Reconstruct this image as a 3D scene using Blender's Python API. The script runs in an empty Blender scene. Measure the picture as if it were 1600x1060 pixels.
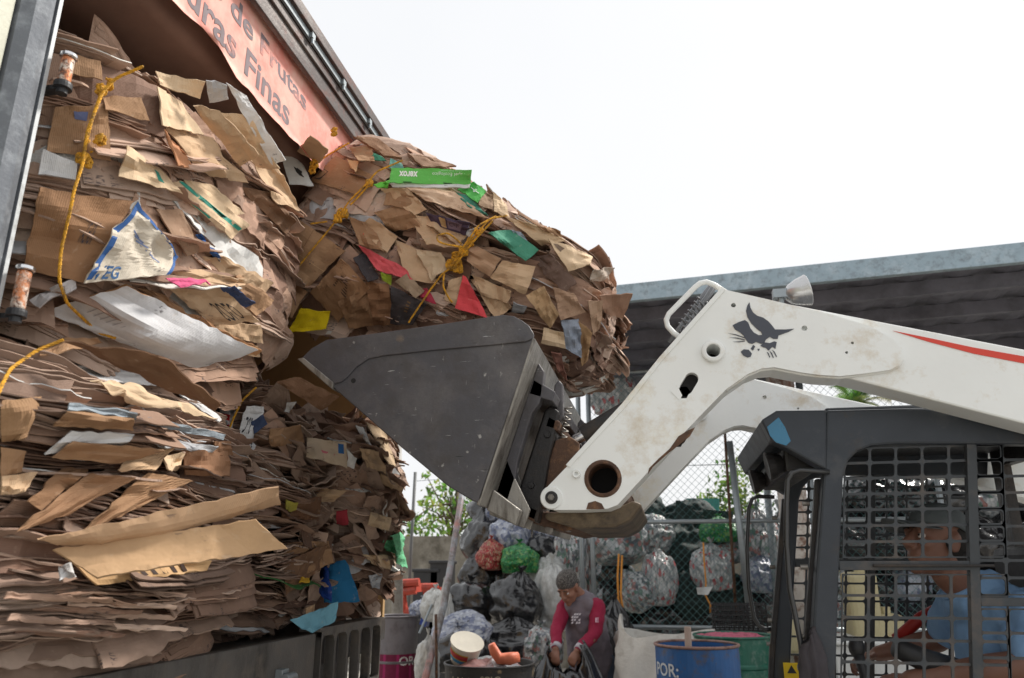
import bpy, bmesh, math, random
import numpy as np
from mathutils import Vector, Matrix, Euler
from mathutils.bvhtree import BVHTree
R_ = math.radians
S = bpy.context.scene
# ---------------------------------------------------------------- camera, light, exposure
F = 1180.0; PITCH = 16.8; YAW = 11.1; CAMZ = 1.55
cd = bpy.data.cameras.new('camera'); cam = bpy.data.objects.new('camera', cd)
S.collection.objects.link(cam); S.camera = cam
cam.location = (0, 0, CAMZ); cam.rotation_euler = (R_(90 + PITCH), 0, R_(YAW))
cd.sensor_width = 36; cd.lens = 36 * F / 1600; cd.clip_start = 0.05; cd.clip_end = 600
cd.dof.use_dof = True; cd.dof.focus_distance = 2.75; cd.dof.aperture_fstop = 4.0
SUN_EL, SUN_AZ = 50.0, 52.0           # azimuth clockwise from +Y
w = bpy.data.worlds.new('World'); S.world = w; w.use_nodes = True
nt = w.node_tree; nt.nodes.clear()
out = nt.nodes.new('ShaderNodeOutputWorld')
sky = nt.nodes.new('ShaderNodeTexSky'); sky.sky_type = 'NISHITA'; sky.sun_disc = False
sky.sun_elevation = R_(SUN_EL); sky.sun_rotation = R_(SUN_AZ); sky.dust_density = 6; sky.air_density = 1.2
b1 = nt.nodes.new('ShaderNodeBackground'); b1.inputs[1].default_value = 0.008
b2 = nt.nodes.new('ShaderNodeBackground'); b2.inputs[1].default_value = 0.70     # overcast cloud deck
tc = nt.nodes.new('ShaderNodeTexCoord'); ns = nt.nodes.new('ShaderNodeTexNoise')
ns.inputs['Scale'].default_value = 1.6; ns.inputs['Detail'].default_value = 4
cr = nt.nodes.new('ShaderNodeValToRGB'); cr.color_ramp.elements[0].position = .3; cr.color_ramp.elements[1].position = .7
cr.color_ramp.elements[0].color = (.93, .945, .965, 1); cr.color_ramp.elements[1].color = (.985, .99, 1, 1)
ad = nt.nodes.new('ShaderNodeAddShader')
L = nt.links.new
L(tc.outputs['Generated'], ns.inputs['Vector']); L(ns.outputs['Fac'], cr.inputs[0]); L(cr.outputs[0], b2.inputs[0])
L(sky.outputs[0], b1.inputs[0]); L(b1.outputs[0], ad.inputs[0]); L(b2.outputs[0], ad.inputs[1]); L(ad.outputs[0], out.inputs[0])
sl = bpy.data.lights.new('sun', 'SUN'); sl.energy = 3.4; sl.angle = R_(9); sl.color = (1, .95, .88)
so = bpy.data.objects.new('sun', sl); S.collection.objects.link(so); so.location = (0, 10, 20)
_d = Vector((math.sin(R_(SUN_AZ)) * math.cos(R_(SUN_EL)), math.cos(R_(SUN_AZ)) * math.cos(R_(SUN_EL)), math.sin(R_(SUN_EL))))
so.rotation_euler = _d.to_track_quat('Z', 'Y').to_euler()
S.view_settings.view_transform = 'Standard'; S.view_settings.look = 'None'
S.view_settings.exposure = 0.45; S.view_settings.gamma = 1.0
S.render.engine = 'CYCLES'

# ---------------------------------------------------------------- helpers
CM = Euler(cam.rotation_euler).to_matrix(); CO = Vector((0, 0, CAMZ))
def ray(px, py): return CM @ Vector(((px - 800) / F, (530 - py) / F, -1))
def P(px, py, x=None, y=None, z=None, d=None):
    r = ray(px, py)
    if x is not None: t = (x - CO.x) / r.x
    elif y is not None: t = (y - CO.y) / r.y
    elif z is not None: t = (z - CO.z) / r.z
    else: t = d
    return CO + r * t
def sr(r, g, b):
    f = lambda c: ((c / 255 + .055) / 1.055) ** 2.4 if c > 10 else c / 255 / 12.92
    return (f(r), f(g), f(b))
def hsh(ix, iy, iz, seed):
    h = (ix.astype(np.int64) * 374761393 + iy.astype(np.int64) * 668265263 + iz.astype(np.int64) * 2147483647 + seed * 1274126177) & 0xffffffff
    h = ((h ^ (h >> 13)) * 1274126177) & 0xffffffff
    h = ((h ^ (h >> 16)) * 2246822519) & 0xffffffff
    return ((h ^ (h >> 15)) & 0xffff) / 32767.5 - 1
def vn(p, seed=0):
    p = np.asarray(p, float); i = np.floor(p); f = p - i; f = f * f * (3 - 2 * f); i = i.astype(np.int64)
    r = 0
    for a in (0, 1):
        for b in (0, 1):
            for c in (0, 1):
                wgt = (f[..., 0] if a else 1 - f[..., 0]) * (f[..., 1] if b else 1 - f[..., 1]) * (f[..., 2] if c else 1 - f[..., 2])
                r = r + wgt * hsh(i[..., 0] + a, i[..., 1] + b, i[..., 2] + c, seed)
    return r
def fbm(p, seed=0, o=3):
    r = 0; a = 1
    for k in range(o): r = r + a * vn(np.asarray(p) * 2 ** k, seed + k * 7); a *= .5
    return r
def vn3(p, s): return np.stack([vn(p, s), vn(p, s + 11), vn(p, s + 23)], -1)

class MB:
    def __init__(s): s.v = []; s.f = []; s.c = []; s.u = []; s.n = 0
    def add(s, verts, faces, col=(.5, .5, .5), uv=None):
        verts = np.asarray(verts, float).reshape(-1, 3)
        s.v.append(verts); b = s.n
        if uv is None: uv = verts[:, :2]
        s.u.append(np.asarray(uv, float))
        multi = isinstance(col, list)
        for k, f in enumerate(faces):
            s.f.append([i + b for i in f]); s.c.append(col[k] if multi else col)
        s.n += len(verts)
    def box(s, lo, hi, col=(.5, .5, .5), M=None):
        (a, b, c), (d, e, f) = lo, hi
        v = [(a, b, c), (d, b, c), (d, e, c), (a, e, c), (a, b, f), (d, b, f), (d, e, f), (a, e, f)]
        if M is not None: v = [tuple(M @ Vector(q)) for q in v]
        s.add(v, [(0, 3, 2, 1), (4, 5, 6, 7), (0, 1, 5, 4), (1, 2, 6, 5), (2, 3, 7, 6), (3, 0, 4, 7)], col)
    def prism(s, pts, off, col=(.5, .5, .5)):
        n = len(pts); pts = [Vector(q) for q in pts]; off = Vector(off)
        s.add([tuple(q) for q in pts] + [tuple(q + off) for q in pts],
              [list(range(n))[::-1], list(range(n, 2 * n))] + [(i, (i + 1) % n, n + (i + 1) % n, n + i) for i in range(n)], col)
    def tube(s, pts, r, k=8, col=(.5, .5, .5), cap=True, closed=False, flat=1.0):
        pts = np.array([tuple(q) for q in pts], float); n = len(pts)
        r = np.full(n, r) if np.isscalar(r) else np.asarray(r, float)
        T = np.gradient(pts, axis=0) if not closed else np.roll(pts, -1, 0) - np.roll(pts, 1, 0)
        T /= np.linalg.norm(T, axis=1)[:, None] + 1e-12
        ref = np.array([0, 0, 1.]) if abs(T[0][2]) < .9 else np.array([1., 0, 0])
        a = np.cross(T[0], ref); a /= np.linalg.norm(a); A = [a]
        for i in range(1, n):
            a = A[-1] - T[i] * np.dot(A[-1], T[i]); a /= np.linalg.norm(a) + 1e-12; A.append(a)
        A = np.array(A); B = np.cross(T, A)
        th = np.arange(k) * 2 * math.pi / k
        V = pts[:, None] + r[:, None, None] * (np.cos(th)[None, :, None] * A[:, None] * flat + np.sin(th)[None, :, None] * B[:, None])
        F_ = []
        m = n if closed else n - 1
        for i in range(m):
            j = (i + 1) % n
            for q in range(k): F_.append((i * k + q, i * k + (q + 1) % k, j * k + (q + 1) % k, j * k + q))
        if cap and not closed: F_ += [list(range(k))[::-1], list(range((n - 1) * k, n * k))]
        arc = np.concatenate([[0], np.cumsum(np.linalg.norm(np.diff(pts, axis=0), axis=1))])
        uv = np.stack([np.repeat(arc, k), np.tile(th, n)], 1)
        s.add(V.reshape(-1, 3), F_, col, uv)
    def cyl(s, a, b, r, k=20, col=(.5, .5, .5), r2=None):
        s.tube([a, b], [r, r if r2 is None else r2], k, col)
    def lathe(s, prof, o=(0, 0, 0), k=24, col=(.5, .5, .5), M=None, wob=None):
        V = []; F_ = []
        for i, (r, z) in enumerate(prof):
            for q in range(k):
                t = q * 2 * math.pi / k; rr = r if wob is None else r * wob(t, z)
                v = Vector((rr * math.cos(t), rr * math.sin(t), z))
                if M is not None: v = M @ v
                V.append((v.x + o[0], v.y + o[1], v.z + o[2]))
        for i in range(len(prof) - 1):
            for q in range(k): F_.append((i * k + q, i * k + (q + 1) % k, (i + 1) * k + (q + 1) % k, (i + 1) * k + q))
        s.add(V, F_, col)
    def ell(s, c, r, M=None, k=16, col=(.5, .5, .5)):
        V = []; F_ = []; n = k // 2
        for i in range(n + 1):
            ph = math.pi * i / n
            for q in range(k):
                t = q * 2 * math.pi / k
                v = Vector((r[0] * math.sin(ph) * math.cos(t), r[1] * math.sin(ph) * math.sin(t), r[2] * math.cos(ph)))
                if M is not None: v = M @ v
                V.append((v.x + c[0], v.y + c[1], v.z + c[2]))
        for i in range(n):
            for q in range(k): F_.append((i * k + q, (i + 1) * k + q, (i + 1) * k + (q + 1) % k, i * k + (q + 1) % k))
        s.add(V, F_, col)
    def grid(s, G, t, col, edge=None, back=None, uv0=(0, 0), uvs=None):
        """a sheet of thickness t from an (nu,nv,3) grid of points"""
        nu, nv = G.shape[:2]
        du = np.gradient(G, axis=0); dv = np.gradient(G, axis=1)
        N = np.cross(du, dv); N /= np.linalg.norm(N, axis=2)[..., None] + 1e-12
        A = G + N * t / 2; B = G - N * t / 2
        if uvs is None:
            lu = np.linalg.norm(G[-1, nv // 2] - G[0, nv // 2]); lv = np.linalg.norm(G[nu // 2, -1] - G[nu // 2, 0])
            uu, vv = np.meshgrid(np.linspace(0, lu, nu), np.linspace(0, lv, nv), indexing='ij')
            uvs = np.stack([uu + uv0[0], vv + uv0[1]], -1)
        n = nu * nv; V = np.concatenate([A.reshape(-1, 3), B.reshape(-1, 3)]); U = np.concatenate([uvs.reshape(-1, 2)] * 2)
        I = np.arange(n).reshape(nu, nv)
        q = np.stack([I[:-1, :-1], I[1:, :-1], I[1:, 1:], I[:-1, 1:]], -1).reshape(-1, 4)
        F_ = q.tolist() + (q[:, ::-1] + n).tolist()
        back = back or col; edge = edge or col
        C = [col] * len(q) + [back] * len(q)
        per = list(I[:, 0]) + list(I[-1, 1:]) + list(I[::-1, -1][1:]) + list(I[0, ::-1][1:-1])
        per = [int(x) for x in per]
        for a, b in zip(per, per[1:] + per[:1]): F_.append([a, b, b + n, a + n]); C.append(edge)
        s.add(V, F_, C, U)
    def arrays(s): return np.concatenate(s.v), s.f
    def build(s, name, m, parent=None, smooth=False, org=None, kind=None, bevel=0, label=None):
        v = np.concatenate(s.v) if s.v else np.zeros((0, 3))
        if org is None and parent is not None: org = parent.get('_o', (0, 0, 0))
        org = tuple(org) if org is not None else (0, 0, 0)
        me = bpy.data.meshes.new(name); me.from_pydata((v - np.array(org)).tolist(), [], s.f)
        ln = np.array([len(f) for f in s.f])
        c = np.array([(*q[:3], 1) for q in s.c], np.float32).reshape(-1, 4)
        at = me.color_attributes.new('Col', 'FLOAT_COLOR', 'CORNER')
        vi = np.empty(len(me.loops), np.int32); me.loops.foreach_get('vertex_index', vi)
        at.data.foreach_set('color', np.repeat(c, ln, axis=0).ravel())
        uvl = me.uv_layers.new(name='UVMap'); U = np.concatenate(s.u)
        uvl.data.foreach_set('uv', U[vi].astype(np.float32).ravel())
        if smooth: me.polygons.foreach_set('use_smooth', np.ones(len(me.polygons), bool))
        me.materials.append(m); me.update()
        o = bpy.data.objects.new(name, me); S.collection.objects.link(o)
        if parent is not None: o.parent = parent; o['_o'] = org
        else: o['_o'] = org; o.location = org
        if kind: o['kind'] = kind
        if label: o['label'] = label
        if bevel:
            bv = o.modifiers.new('bevel', 'BEVEL'); bv.width = bevel; bv.segments = 2; bv.limit_method = 'ANGLE'; bv.angle_limit = R_(40)
        return o
def thing(name, label, cat, loc=(0, 0, 0), group=None):
    o = bpy.data.objects.new(name, None); S.collection.objects.link(o); o.location = loc
    o.empty_display_size = .1; o['_o'] = tuple(loc); o['label'] = label; o['category'] = cat
    if group: o['group'] = group
    return o
def tag(o, label, cat, group=None, kind=None):
    o['label'] = label; o['category'] = cat
    if group: o['group'] = group
    if kind: o['kind'] = kind
    return o
def dup(root, loc, rot=None, scale=None, label=None, group=None):
    r = root.copy(); S.collection.objects.link(r); r.location = loc
    if rot is not None: r.rotation_euler = rot
    if scale is not None: r.scale = scale
    if label: r['label'] = label
    if group: r['group'] = group
    for ch in list(root.children):
        c = ch.copy(); S.collection.objects.link(c); c.parent = r
        for g in ch.children: d = g.copy(); S.collection.objects.link(d); d.parent = c
    return r

# ---------------------------------------------------------------- materials
def mat(name, col=None, prints=False, scratch=0, rough=.6, metal=0, attr=False, var=.12, vscale=8, dirt=None, dscale=3, dlo=.5, dhi=.65, bump=.15, bscale=60,
        spec=.5, coat=0, trans=0, streak=None, obj=True, emit=None, corr=False, alpha=1, sub=0):
    m = bpy.data.materials.new(name); m.use_nodes = True; n = m.node_tree.nodes; l = m.node_tree.links.new
    bs = n['Principled BSDF']; tc = n.new('ShaderNodeTexCoord'); vec = tc.outputs['Object']
    if attr:
        a = n.new('ShaderNodeAttribute'); a.attribute_name = 'Col'; c = a.outputs['Color']
    else:
        a = n.new('ShaderNodeRGB'); a.outputs[0].default_value = (*col, 1); c = a.outputs[0]
    def noise(scale, detail=5, ro=.6, v=vec):
        q = n.new('ShaderNodeTexNoise'); q.inputs['Scale'].default_value = scale; q.inputs['Detail'].default_value = detail
        q.inputs['Roughness'].default_value = ro; l(v, q.inputs['Vector']); return q.outputs['Fac']
    def ramp(fac, lo, hi):
        r = n.new('ShaderNodeMapRange'); r.inputs['From Min'].default_value = lo; r.inputs['From Max'].default_value = hi; l(fac, r.inputs['Value']); return r.outputs[0]
    if var:
        hv = n.new('ShaderNodeHueSaturation'); r = n.new('ShaderNodeMapRange')
        r.inputs['From Min'].default_value = .25; r.inputs['From Max'].default_value = .75
        r.inputs['To Min'].default_value = 1 - var; r.inputs['To Max'].default_value = 1 + var
        l(noise(vscale), r.inputs['Value']); l(r.outputs[0], hv.inputs['Value']); l(c, hv.inputs['Color']); c = hv.outputs[0]
    if dirt:
        for k, dc in enumerate(dirt):
            mx = n.new('ShaderNodeMix'); mx.data_type = 'RGBA'; mx.inputs[7].default_value = (*dc, 1)
            v = vec
            if streak and k == 0:
                mp = n.new('ShaderNodeMapping'); mp.inputs['Scale'].default_value = streak; l(vec, mp.inputs[0]); v = mp.outputs[0]
            l(ramp(noise(dscale * (1 + 1.7 * k), 8, .7, v), dlo, dhi), mx.inputs[0]); l(c, mx.inputs[6]); c = mx.outputs[2]
    if prints:   # box printing: short dark marks and bars laid in sheet coordinates
        uvv = tc.outputs['UV']
        def uvn(sc, det=2):
            mp_ = n.new('ShaderNodeMapping'); mp_.inputs['Scale'].default_value = sc; l(uvv, mp_.inputs[0]); q_ = n.new('ShaderNodeTexNoise'); q_.inputs['Scale'].default_value = 1; q_.inputs['Detail'].default_value = det; l(mp_.outputs[0], q_.inputs['Vector']); return q_.outputs['Fac']
        a1 = ramp(uvn((6, 6, 1)), .60, .63); a2 = ramp(uvn((150, 55, 1), 1), .50, .56); a3 = ramp(uvn((3, 70, 1), 0), .46, .52)
        m1 = n.new('ShaderNodeMath'); m1.operation = 'MULTIPLY'; l(a1, m1.inputs[0]); l(a2, m1.inputs[1]); m2 = n.new('ShaderNodeMath'); m2.operation = 'MULTIPLY'; l(m1.outputs[0], m2.inputs[0]); l(a3, m2.inputs[1])
        m3 = n.new('ShaderNodeMath'); m3.operation = 'MULTIPLY'; m3.inputs[1].default_value = .75; l(m2.outputs[0], m3.inputs[0])
        mx = n.new('ShaderNodeMix'); mx.data_type = 'RGBA'; mx.inputs[7].default_value = (.06, .05, .055, 1); l(m3.outputs[0], mx.inputs[0]); l(c, mx.inputs[6]); c = mx.outputs[2]
        sc1 = ramp(uvn((30, 30, 1), 6), .62, .8); mx = n.new('ShaderNodeMix'); mx.data_type = 'RGBA'; mx.inputs[7].default_value = (.62, .50, .38, 1); m5 = n.new('ShaderNodeMath'); m5.operation = 'MULTIPLY'; m5.inputs[1].default_value = .45; l(sc1, m5.inputs[0]); l(m5.outputs[0], mx.inputs[0]); l(c, mx.inputs[6]); c = mx.outputs[2]
    if scratch:
        for rot, sc_, th_, cc in ((.5, (14, 220, 14), .71, (.42, .42, .42, 1)), (1.5, (200, 16, 16), .73, (.36, .35, .34, 1)), (-.7, (12, 120, 12), .71, (.02, .02, .02, 1)), (.2, (7, 7, 7), .72, (.16, .12, .09, 1)), (.9, (26, 26, 26), .70, (.34, .33, .32, 1))):
            mp_ = n.new('ShaderNodeMapping'); mp_.inputs['Scale'].default_value = (sc_[0], sc_[2], sc_[1]); mp_.inputs['Rotation'].default_value = (0, rot, 0); l(vec, mp_.inputs[0])
            mx = n.new('ShaderNodeMix'); mx.data_type = 'RGBA'; mx.inputs[7].default_value = cc; m5 = n.new('ShaderNodeMath'); m5.operation = 'MULTIPLY'; m5.inputs[1].default_value = scratch; l(ramp(noise(1, 3, .5, mp_.outputs[0]), th_, th_ + .05), m5.inputs[0]); l(m5.outputs[0], mx.inputs[0]); l(c, mx.inputs[6]); c = mx.outputs[2]
    l(c, bs.inputs['Base Color'])
    bs.inputs['Roughness'].default_value = rough; bs.inputs['Metallic'].default_value = metal
    bs.inputs['Specular IOR Level'].default_value = spec; bs.inputs['Coat Weight'].default_value = coat
    bs.inputs['Transmission Weight'].default_value = trans; bs.inputs['Alpha'].default_value = alpha
    if sub: bs.inputs['Subsurface Weight'].default_value = sub; bs.inputs['Subsurface Radius'].default_value = (.01, .004, .002)
    rr = n.new('ShaderNodeMapRange'); rr.inputs['To Min'].default_value = max(rough - .12, .02); rr.inputs['To Max'].default_value = min(rough + .15, 1)
    l(noise(vscale * 2.3), rr.inputs['Value']); l(rr.outputs[0], bs.inputs['Roughness'])
    if bump:
        bp = n.new('ShaderNodeBump'); bp.inputs['Strength'].default_value = bump; bp.inputs['Distance'].default_value = .01
        h = noise(bscale, 6, .65)
        if corr:
            wv = n.new('ShaderNodeTexWave'); wv.inputs['Scale'].default_value = 75; wv.bands_direction = 'X'; l(tc.outputs['UV'], wv.inputs['Vector'])
            wv.inputs['Distortion'].default_value = .8; wv.inputs['Detail'].default_value = 1
            mm = n.new('ShaderNodeMath'); mm.operation = 'MULTIPLY_ADD'; mm.inputs[1].default_value = .13; l(wv.outputs['Fac'], mm.inputs[0]); l(h, mm.inputs[2]); h = mm.outputs[0]
        l(h, bp.inputs['Height']); l(bp.outputs[0], bs.inputs['Normal'])
    if emit: bs.inputs['Emission Color'].default_value = (*emit, 1); bs.inputs['Emission Strength'].default_value = 1
    return m
M_card = mat('cardboard', attr=True, rough=.82, var=.16, vscale=5, dirt=[(.14, .09, .06)], dscale=5, dlo=.6, dhi=.9, bump=.35, bscale=45, spec=.25, corr=True, prints=True)
M_print = mat('printed_ink', attr=True, rough=.7, var=.15, vscale=30, bump=0, spec=.3)
def M_c(name, col, **k): return mat(name, col, **k)
M_steel_dark = mat('dark_truck_steel', sr(92, 90, 88), rough=.5, metal=.55, dirt=[(.035, .03, .025), (.09, .05, .03)], dscale=4, dlo=.5, dhi=.75, bump=.2, streak=(1, 1, .3))
M_post = mat('grey_painted_post', sr(110, 114, 120), rough=.42, metal=.35, dirt=[(.05, .05, .055), sr(150, 155, 160)], dscale=5, dlo=.5, dhi=.7, bump=.12, streak=(1, 1, .15))
M_rope = mat('yellow_rope', attr=True, rough=.75, var=.2, vscale=60, dirt=[(.22, .12, .03), (.12, .08, .04)], dscale=18, dlo=.5, dhi=.72, bump=.3, bscale=300)
M_text = mat('faded_black_lettering', sr(126, 114, 118), rough=.8, var=.2, vscale=14, dirt=[sr(200, 140, 130)], dscale=7, dlo=.56, dhi=.66, bump=0)
M_black = mat('black_plastic', (.02, .02, .022), rough=.45, bump=.1)
M_rubber = mat('black_rubber', (.018, .018, .018), rough=.8, bump=.3)
M_chrome = mat('bare_chrome', (.75, .75, .76), rough=.15, metal=1, var=.05, bump=.03)
M_galv = mat('galvanised_steel', sr(150, 158, 162), rough=.45, metal=.6, dirt=[sr(120, 95, 75)], dscale=3, dlo=.58, dhi=.75, bump=.1)
def textmesh(txt, bold=0):
    cu = bpy.data.curves.new('t', 'FONT'); cu.body = txt; cu.offset = bold; cu.resolution_u = 3
    o = bpy.data.objects.new('t', cu); S.collection.objects.link(o)
    dg = bpy.context.evaluated_depsgraph_get(); me = bpy.data.meshes.new_from_object(o.evaluated_get(dg))
    v = np.array([tuple(q.co) for q in me.vertices]); f = [list(p.vertices) for p in me.polygons]
    bpy.data.objects.remove(o); bpy.data.curves.remove(cu); bpy.data.meshes.remove(me)
    v[:, 0] = (v[:, 0] - v[:, 0].min()) / (v[:, 0].max() - v[:, 0].min()); v[:, 1] = (v[:, 1] - v[:, 1].min()) / (v[:, 1].max() - v[:, 1].min())
    return v[:, :2], f
def text_on(mb, txt, a, b, c, d, off=.002, col=(.05, .05, .06), bold=0, nrm=None):
    """text mapped on quad a(bottom-left) b(bottom-right) c(top-right) d(top-left)"""
    v, f = textmesh(txt, bold); a, b, c, d = [np.array(tuple(q), float) for q in (a, b, c, d)]
    u = v[:, :1]; t = v[:, 1:]
    Q = a * (1 - u) * (1 - t) + b * u * (1 - t) + c * u * t + d * (1 - u) * t
    if nrm is None: nrm = np.cross(b - a, d - a); nrm = nrm / np.linalg.norm(nrm)
    mb.add(Q + np.array(nrm) * off, f, col)
# ---------------------------------------------------------------- bales of cardboard
KR = [tuple(min(1, 1.45 * (q * .72 + .28 * sum(c) / 3) * w__) for q, w__ in zip(c, (1.0, 1.0, 1.10))) for c in [sr(176, 142, 110), sr(160, 124, 92), sr(186, 154, 122), sr(146, 110, 80), sr(168, 136, 106), sr(150, 118, 90), sr(196, 166, 134), sr(128, 94, 68), sr(172, 132, 96)]]
WH = [sr(214, 214, 212), sr(200, 202, 206), sr(222, 220, 214)]
INK = [sr(40, 120, 110), sr(150, 40, 50), sr(50, 62, 96), sr(60, 110, 60), sr(120, 60, 70), sr(70, 60, 62), sr(90, 70, 60)]
def ridged(p, seed): return 1 - 2 * np.abs(vn(p, seed))
class Bale:
    def __init__(b, name, label, C, dims, M=None, seed=1, group='bales of crushed cardboard', nz=5, npl=6, round_x=1):
        b.C = np.array(C, float); b.D = dims; b.M = np.eye(3) if M is None else np.array(M.to_3x3()); b.seed = seed; b.rng = np.random.default_rng(seed)
        hx, hy, hz = [d / 2 for d in dims]; b.h = (hx, hy, hz)
        t = np.linspace(-math.pi, math.pi, 721)
        x = hx * np.sign(np.cos(t)) * np.abs(np.cos(t)) ** (2 / npl); y = hy * np.sign(np.sin(t)) * np.abs(np.sin(t)) ** (2 / npl)
        seg = np.hypot(np.diff(x), np.diff(y)); s = np.concatenate([[0], np.cumsum(seg)]); b.per = s[-1]
        s0 = np.interp(0, t, s); ok = np.concatenate([[True], seg > 1e-6]); b.ps = (s - s0)[ok]; b.px = x[ok]; b.py = y[ok]
        tx = np.gradient(b.px, b.ps); ty = np.gradient(b.py, b.ps); b.nx = ty; b.ny = -tx
        p = np.linspace(-math.pi / 2, math.pi / 2, 361); hd = min(hx, hy)
        R = np.abs(np.cos(p)) ** (2 / nz); Z = hz * np.sign(np.sin(p)) * np.abs(np.sin(p)) ** (2 / nz)
        sg = np.hypot(np.diff(R) * hd, np.diff(Z)); q = np.concatenate([[0], np.cumsum(sg)]); q -= np.interp(0, p, q)
        ok = np.concatenate([[True], sg > 1e-6]); b.q = q[ok]; b.R = R[ok]; b.Z = Z[ok]
        tr = np.gradient(b.R * hd, b.q); tz = np.gradient(b.Z, b.q); b.qr = tz; b.qz = -tr
        b.qmax = b.q[-1]; b.root = thing(name, label, 'cardboard bale', tuple(C), group); b.L = MB(); b.hits = []; b.n = 0
    def pos(b, s, q, off, dz=0):
        s = (np.asarray(s) + b.per / 2) % b.per - b.per / 2
        x = np.interp(s, b.ps, b.px); y = np.interp(s, b.ps, b.py); nx = np.interp(s, b.ps, b.nx); ny = np.interp(s, b.ps, b.ny)
        R = np.interp(q, b.q, b.R); Z = np.interp(q, b.q, b.Z); nr = np.interp(q, b.q, b.qr); nzv = np.interp(q, b.q, b.qz)
        nm = np.sqrt(nr ** 2 + nzv ** 2) + 1e-9; nr = nr / nm; nzv = nzv / nm
        p = np.stack([x * R + nx * nr * off, y * R + ny * nr * off, Z + nzv * off + dz + 0 * x], -1)
        return p
    def world(b, p):
        wv = vn3(p * 2.6 + b.seed * 3.1, b.seed) * .035 + vn3(p * 7 + b.seed, b.seed + 5) * .010
        return (p + wv) @ b.M.T + b.C
    def core(b):
        s = np.linspace(-b.per / 2, b.per / 2, 190); q = np.linspace(b.q[0] * .999, b.q[-1] * .999, 110)
        SS, QQ = np.meshgrid(s, q, indexing='ij'); p = b.pos(SS, QQ, -.05)
        st = p * np.array([4, 4, 38.]); off = -.055 + .022 * vn(st, b.seed) + .02 * ridged(p * 9, b.seed + 3); off[0] = off[-1]
        p = b.pos(SS, QQ, off); b.core_mb = MB()
        nu, nv = p.shape[:2]; I = np.arange(nu * nv).reshape(nu, nv)
        f = np.stack([I[:-1, :-1], I[1:, :-1], I[1:, 1:], I[:-1, 1:]], -1).reshape(-1, 4)
        zc = p[:-1, :-1, 2].reshape(-1); lay = np.floor((zc + .02 * vn(p[:-1, :-1].reshape(-1, 3) * 4, 3)) / .016).astype(int)
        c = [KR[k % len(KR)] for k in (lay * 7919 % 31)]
        c = [tuple(.45 * v for v in q_) for q_ in c]  # core colours darkened to paint shade into the gaps between sheets
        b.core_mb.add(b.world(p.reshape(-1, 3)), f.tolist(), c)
        b.core_mb.build('cardboard_core', M_card, b.root)
    def colour(b, wp=.04, ip=.008):
        r = b.rng.random()
        if r < wp: return WH[b.rng.integers(len(WH))]
        if r < wp + ip: return INK[b.rng.integers(len(INK))]
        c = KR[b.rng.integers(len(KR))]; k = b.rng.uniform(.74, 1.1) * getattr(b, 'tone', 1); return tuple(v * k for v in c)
    def emit(b, mb, p, col, t=.004, edge=None, uvr=0):
        ke = b.rng.uniform(.6, 1.1); edge = edge or tuple(min(v * ke, 1) for v in col)
        back = col if col not in WH else KR[0]
        uvs = None
        if uvr:   # corrugation across
            nu, nv = p.shape[:2]; lu = np.linalg.norm(p[-1, nv // 2] - p[0, nv // 2]); lv = np.linalg.norm(p[nu // 2, -1] - p[nu // 2, 0])
            uu, vv = np.meshgrid(np.linspace(0, lu, nu), np.linspace(0, lv, nv), indexing='ij'); uvs = np.stack([vv, uu], -1)
        mb.grid(p, t, col, edge, back, uvs=uvs, uv0=b.rng.uniform(0, 5, 2)); b.n += 1
    def layers(b, n, srange=None, wr=(.15, .6), lean=.04, bend=(-.5, 1.4), over=(-.02, .03), foldlen=(.01, .07), crum=.006, qr=(-.96, .96), mb=None, wp=.04, ip=.01, sag=0.0, mb_list=None):
        for k in range(n):
            q0 = b.rng.uniform(*qr) * np.interp(.93, [0, 1], [0, b.q[-1]]) * .8
            wd = b.rng.uniform(*wr); s0 = b.rng.uniform(*(srange or (-b.per / 2, b.per / 2)))
            inn = b.rng.uniform(.06, .14); ov = b.rng.uniform(*over); fl = b.rng.uniform(*foldlen); ph = b.rng.uniform(*bend) * (1 if b.rng.random() < .8 else -.6)
            nu = 9; nv = max(5, int(wd / .022)); a = np.linspace(0, 1, nv); s = s0 + (a - .5) * wd
            tt = np.array([0, .6, 1, 1.15, 1.35, 1.55, 1.75, 1.9, 2.0]); 
            off = np.where(tt <= 1, -inn + tt * (inn + ov), ov + (tt - 1) * fl * math.cos(ph)); dz = np.where(tt <= 1, 0, -(tt - 1) * fl * math.sin(ph))
            OO = off[:, None] + np.zeros(nv)[None]; DZ = dz[:, None] + (b.rng.normal(0, lean) * (a - .5) * wd / .4)[None]
            jag = fbm(np.stack([s * 14, 0 * s + k, 0 * s], -1), b.seed + k, 3) * .012; OO = OO + (tt[:, None] / 2) * jag[None] + b.rng.normal(0, .03) * (a - .5)[None] * (tt[:, None] / 2)
            DZ = DZ + (tt[:, None] / 2) * vn(np.stack([s * 7, 0 * s + k * .7, 0 * s], -1), b.seed)[None] * .012
            SS = np.broadcast_to(s[None], OO.shape) + (tt[:, None] / 2) * b.rng.normal(0, .012)
            cp = np.stack([SS * 17, OO * 30 + k, DZ * 10 + k * 1.3], -1); cr_ = ridged(cp, b.seed + 9) * crum
            DZ = DZ + cr_ + sag * (((SS / .6) ** 2) - .4)
            p = b.pos(SS, np.full_like(OO, q0), OO, DZ)
            b.emit(mb or b.L, b.world(p), b.colour(wp, ip), t=b.rng.choice([.003, .004, .006]))
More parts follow.
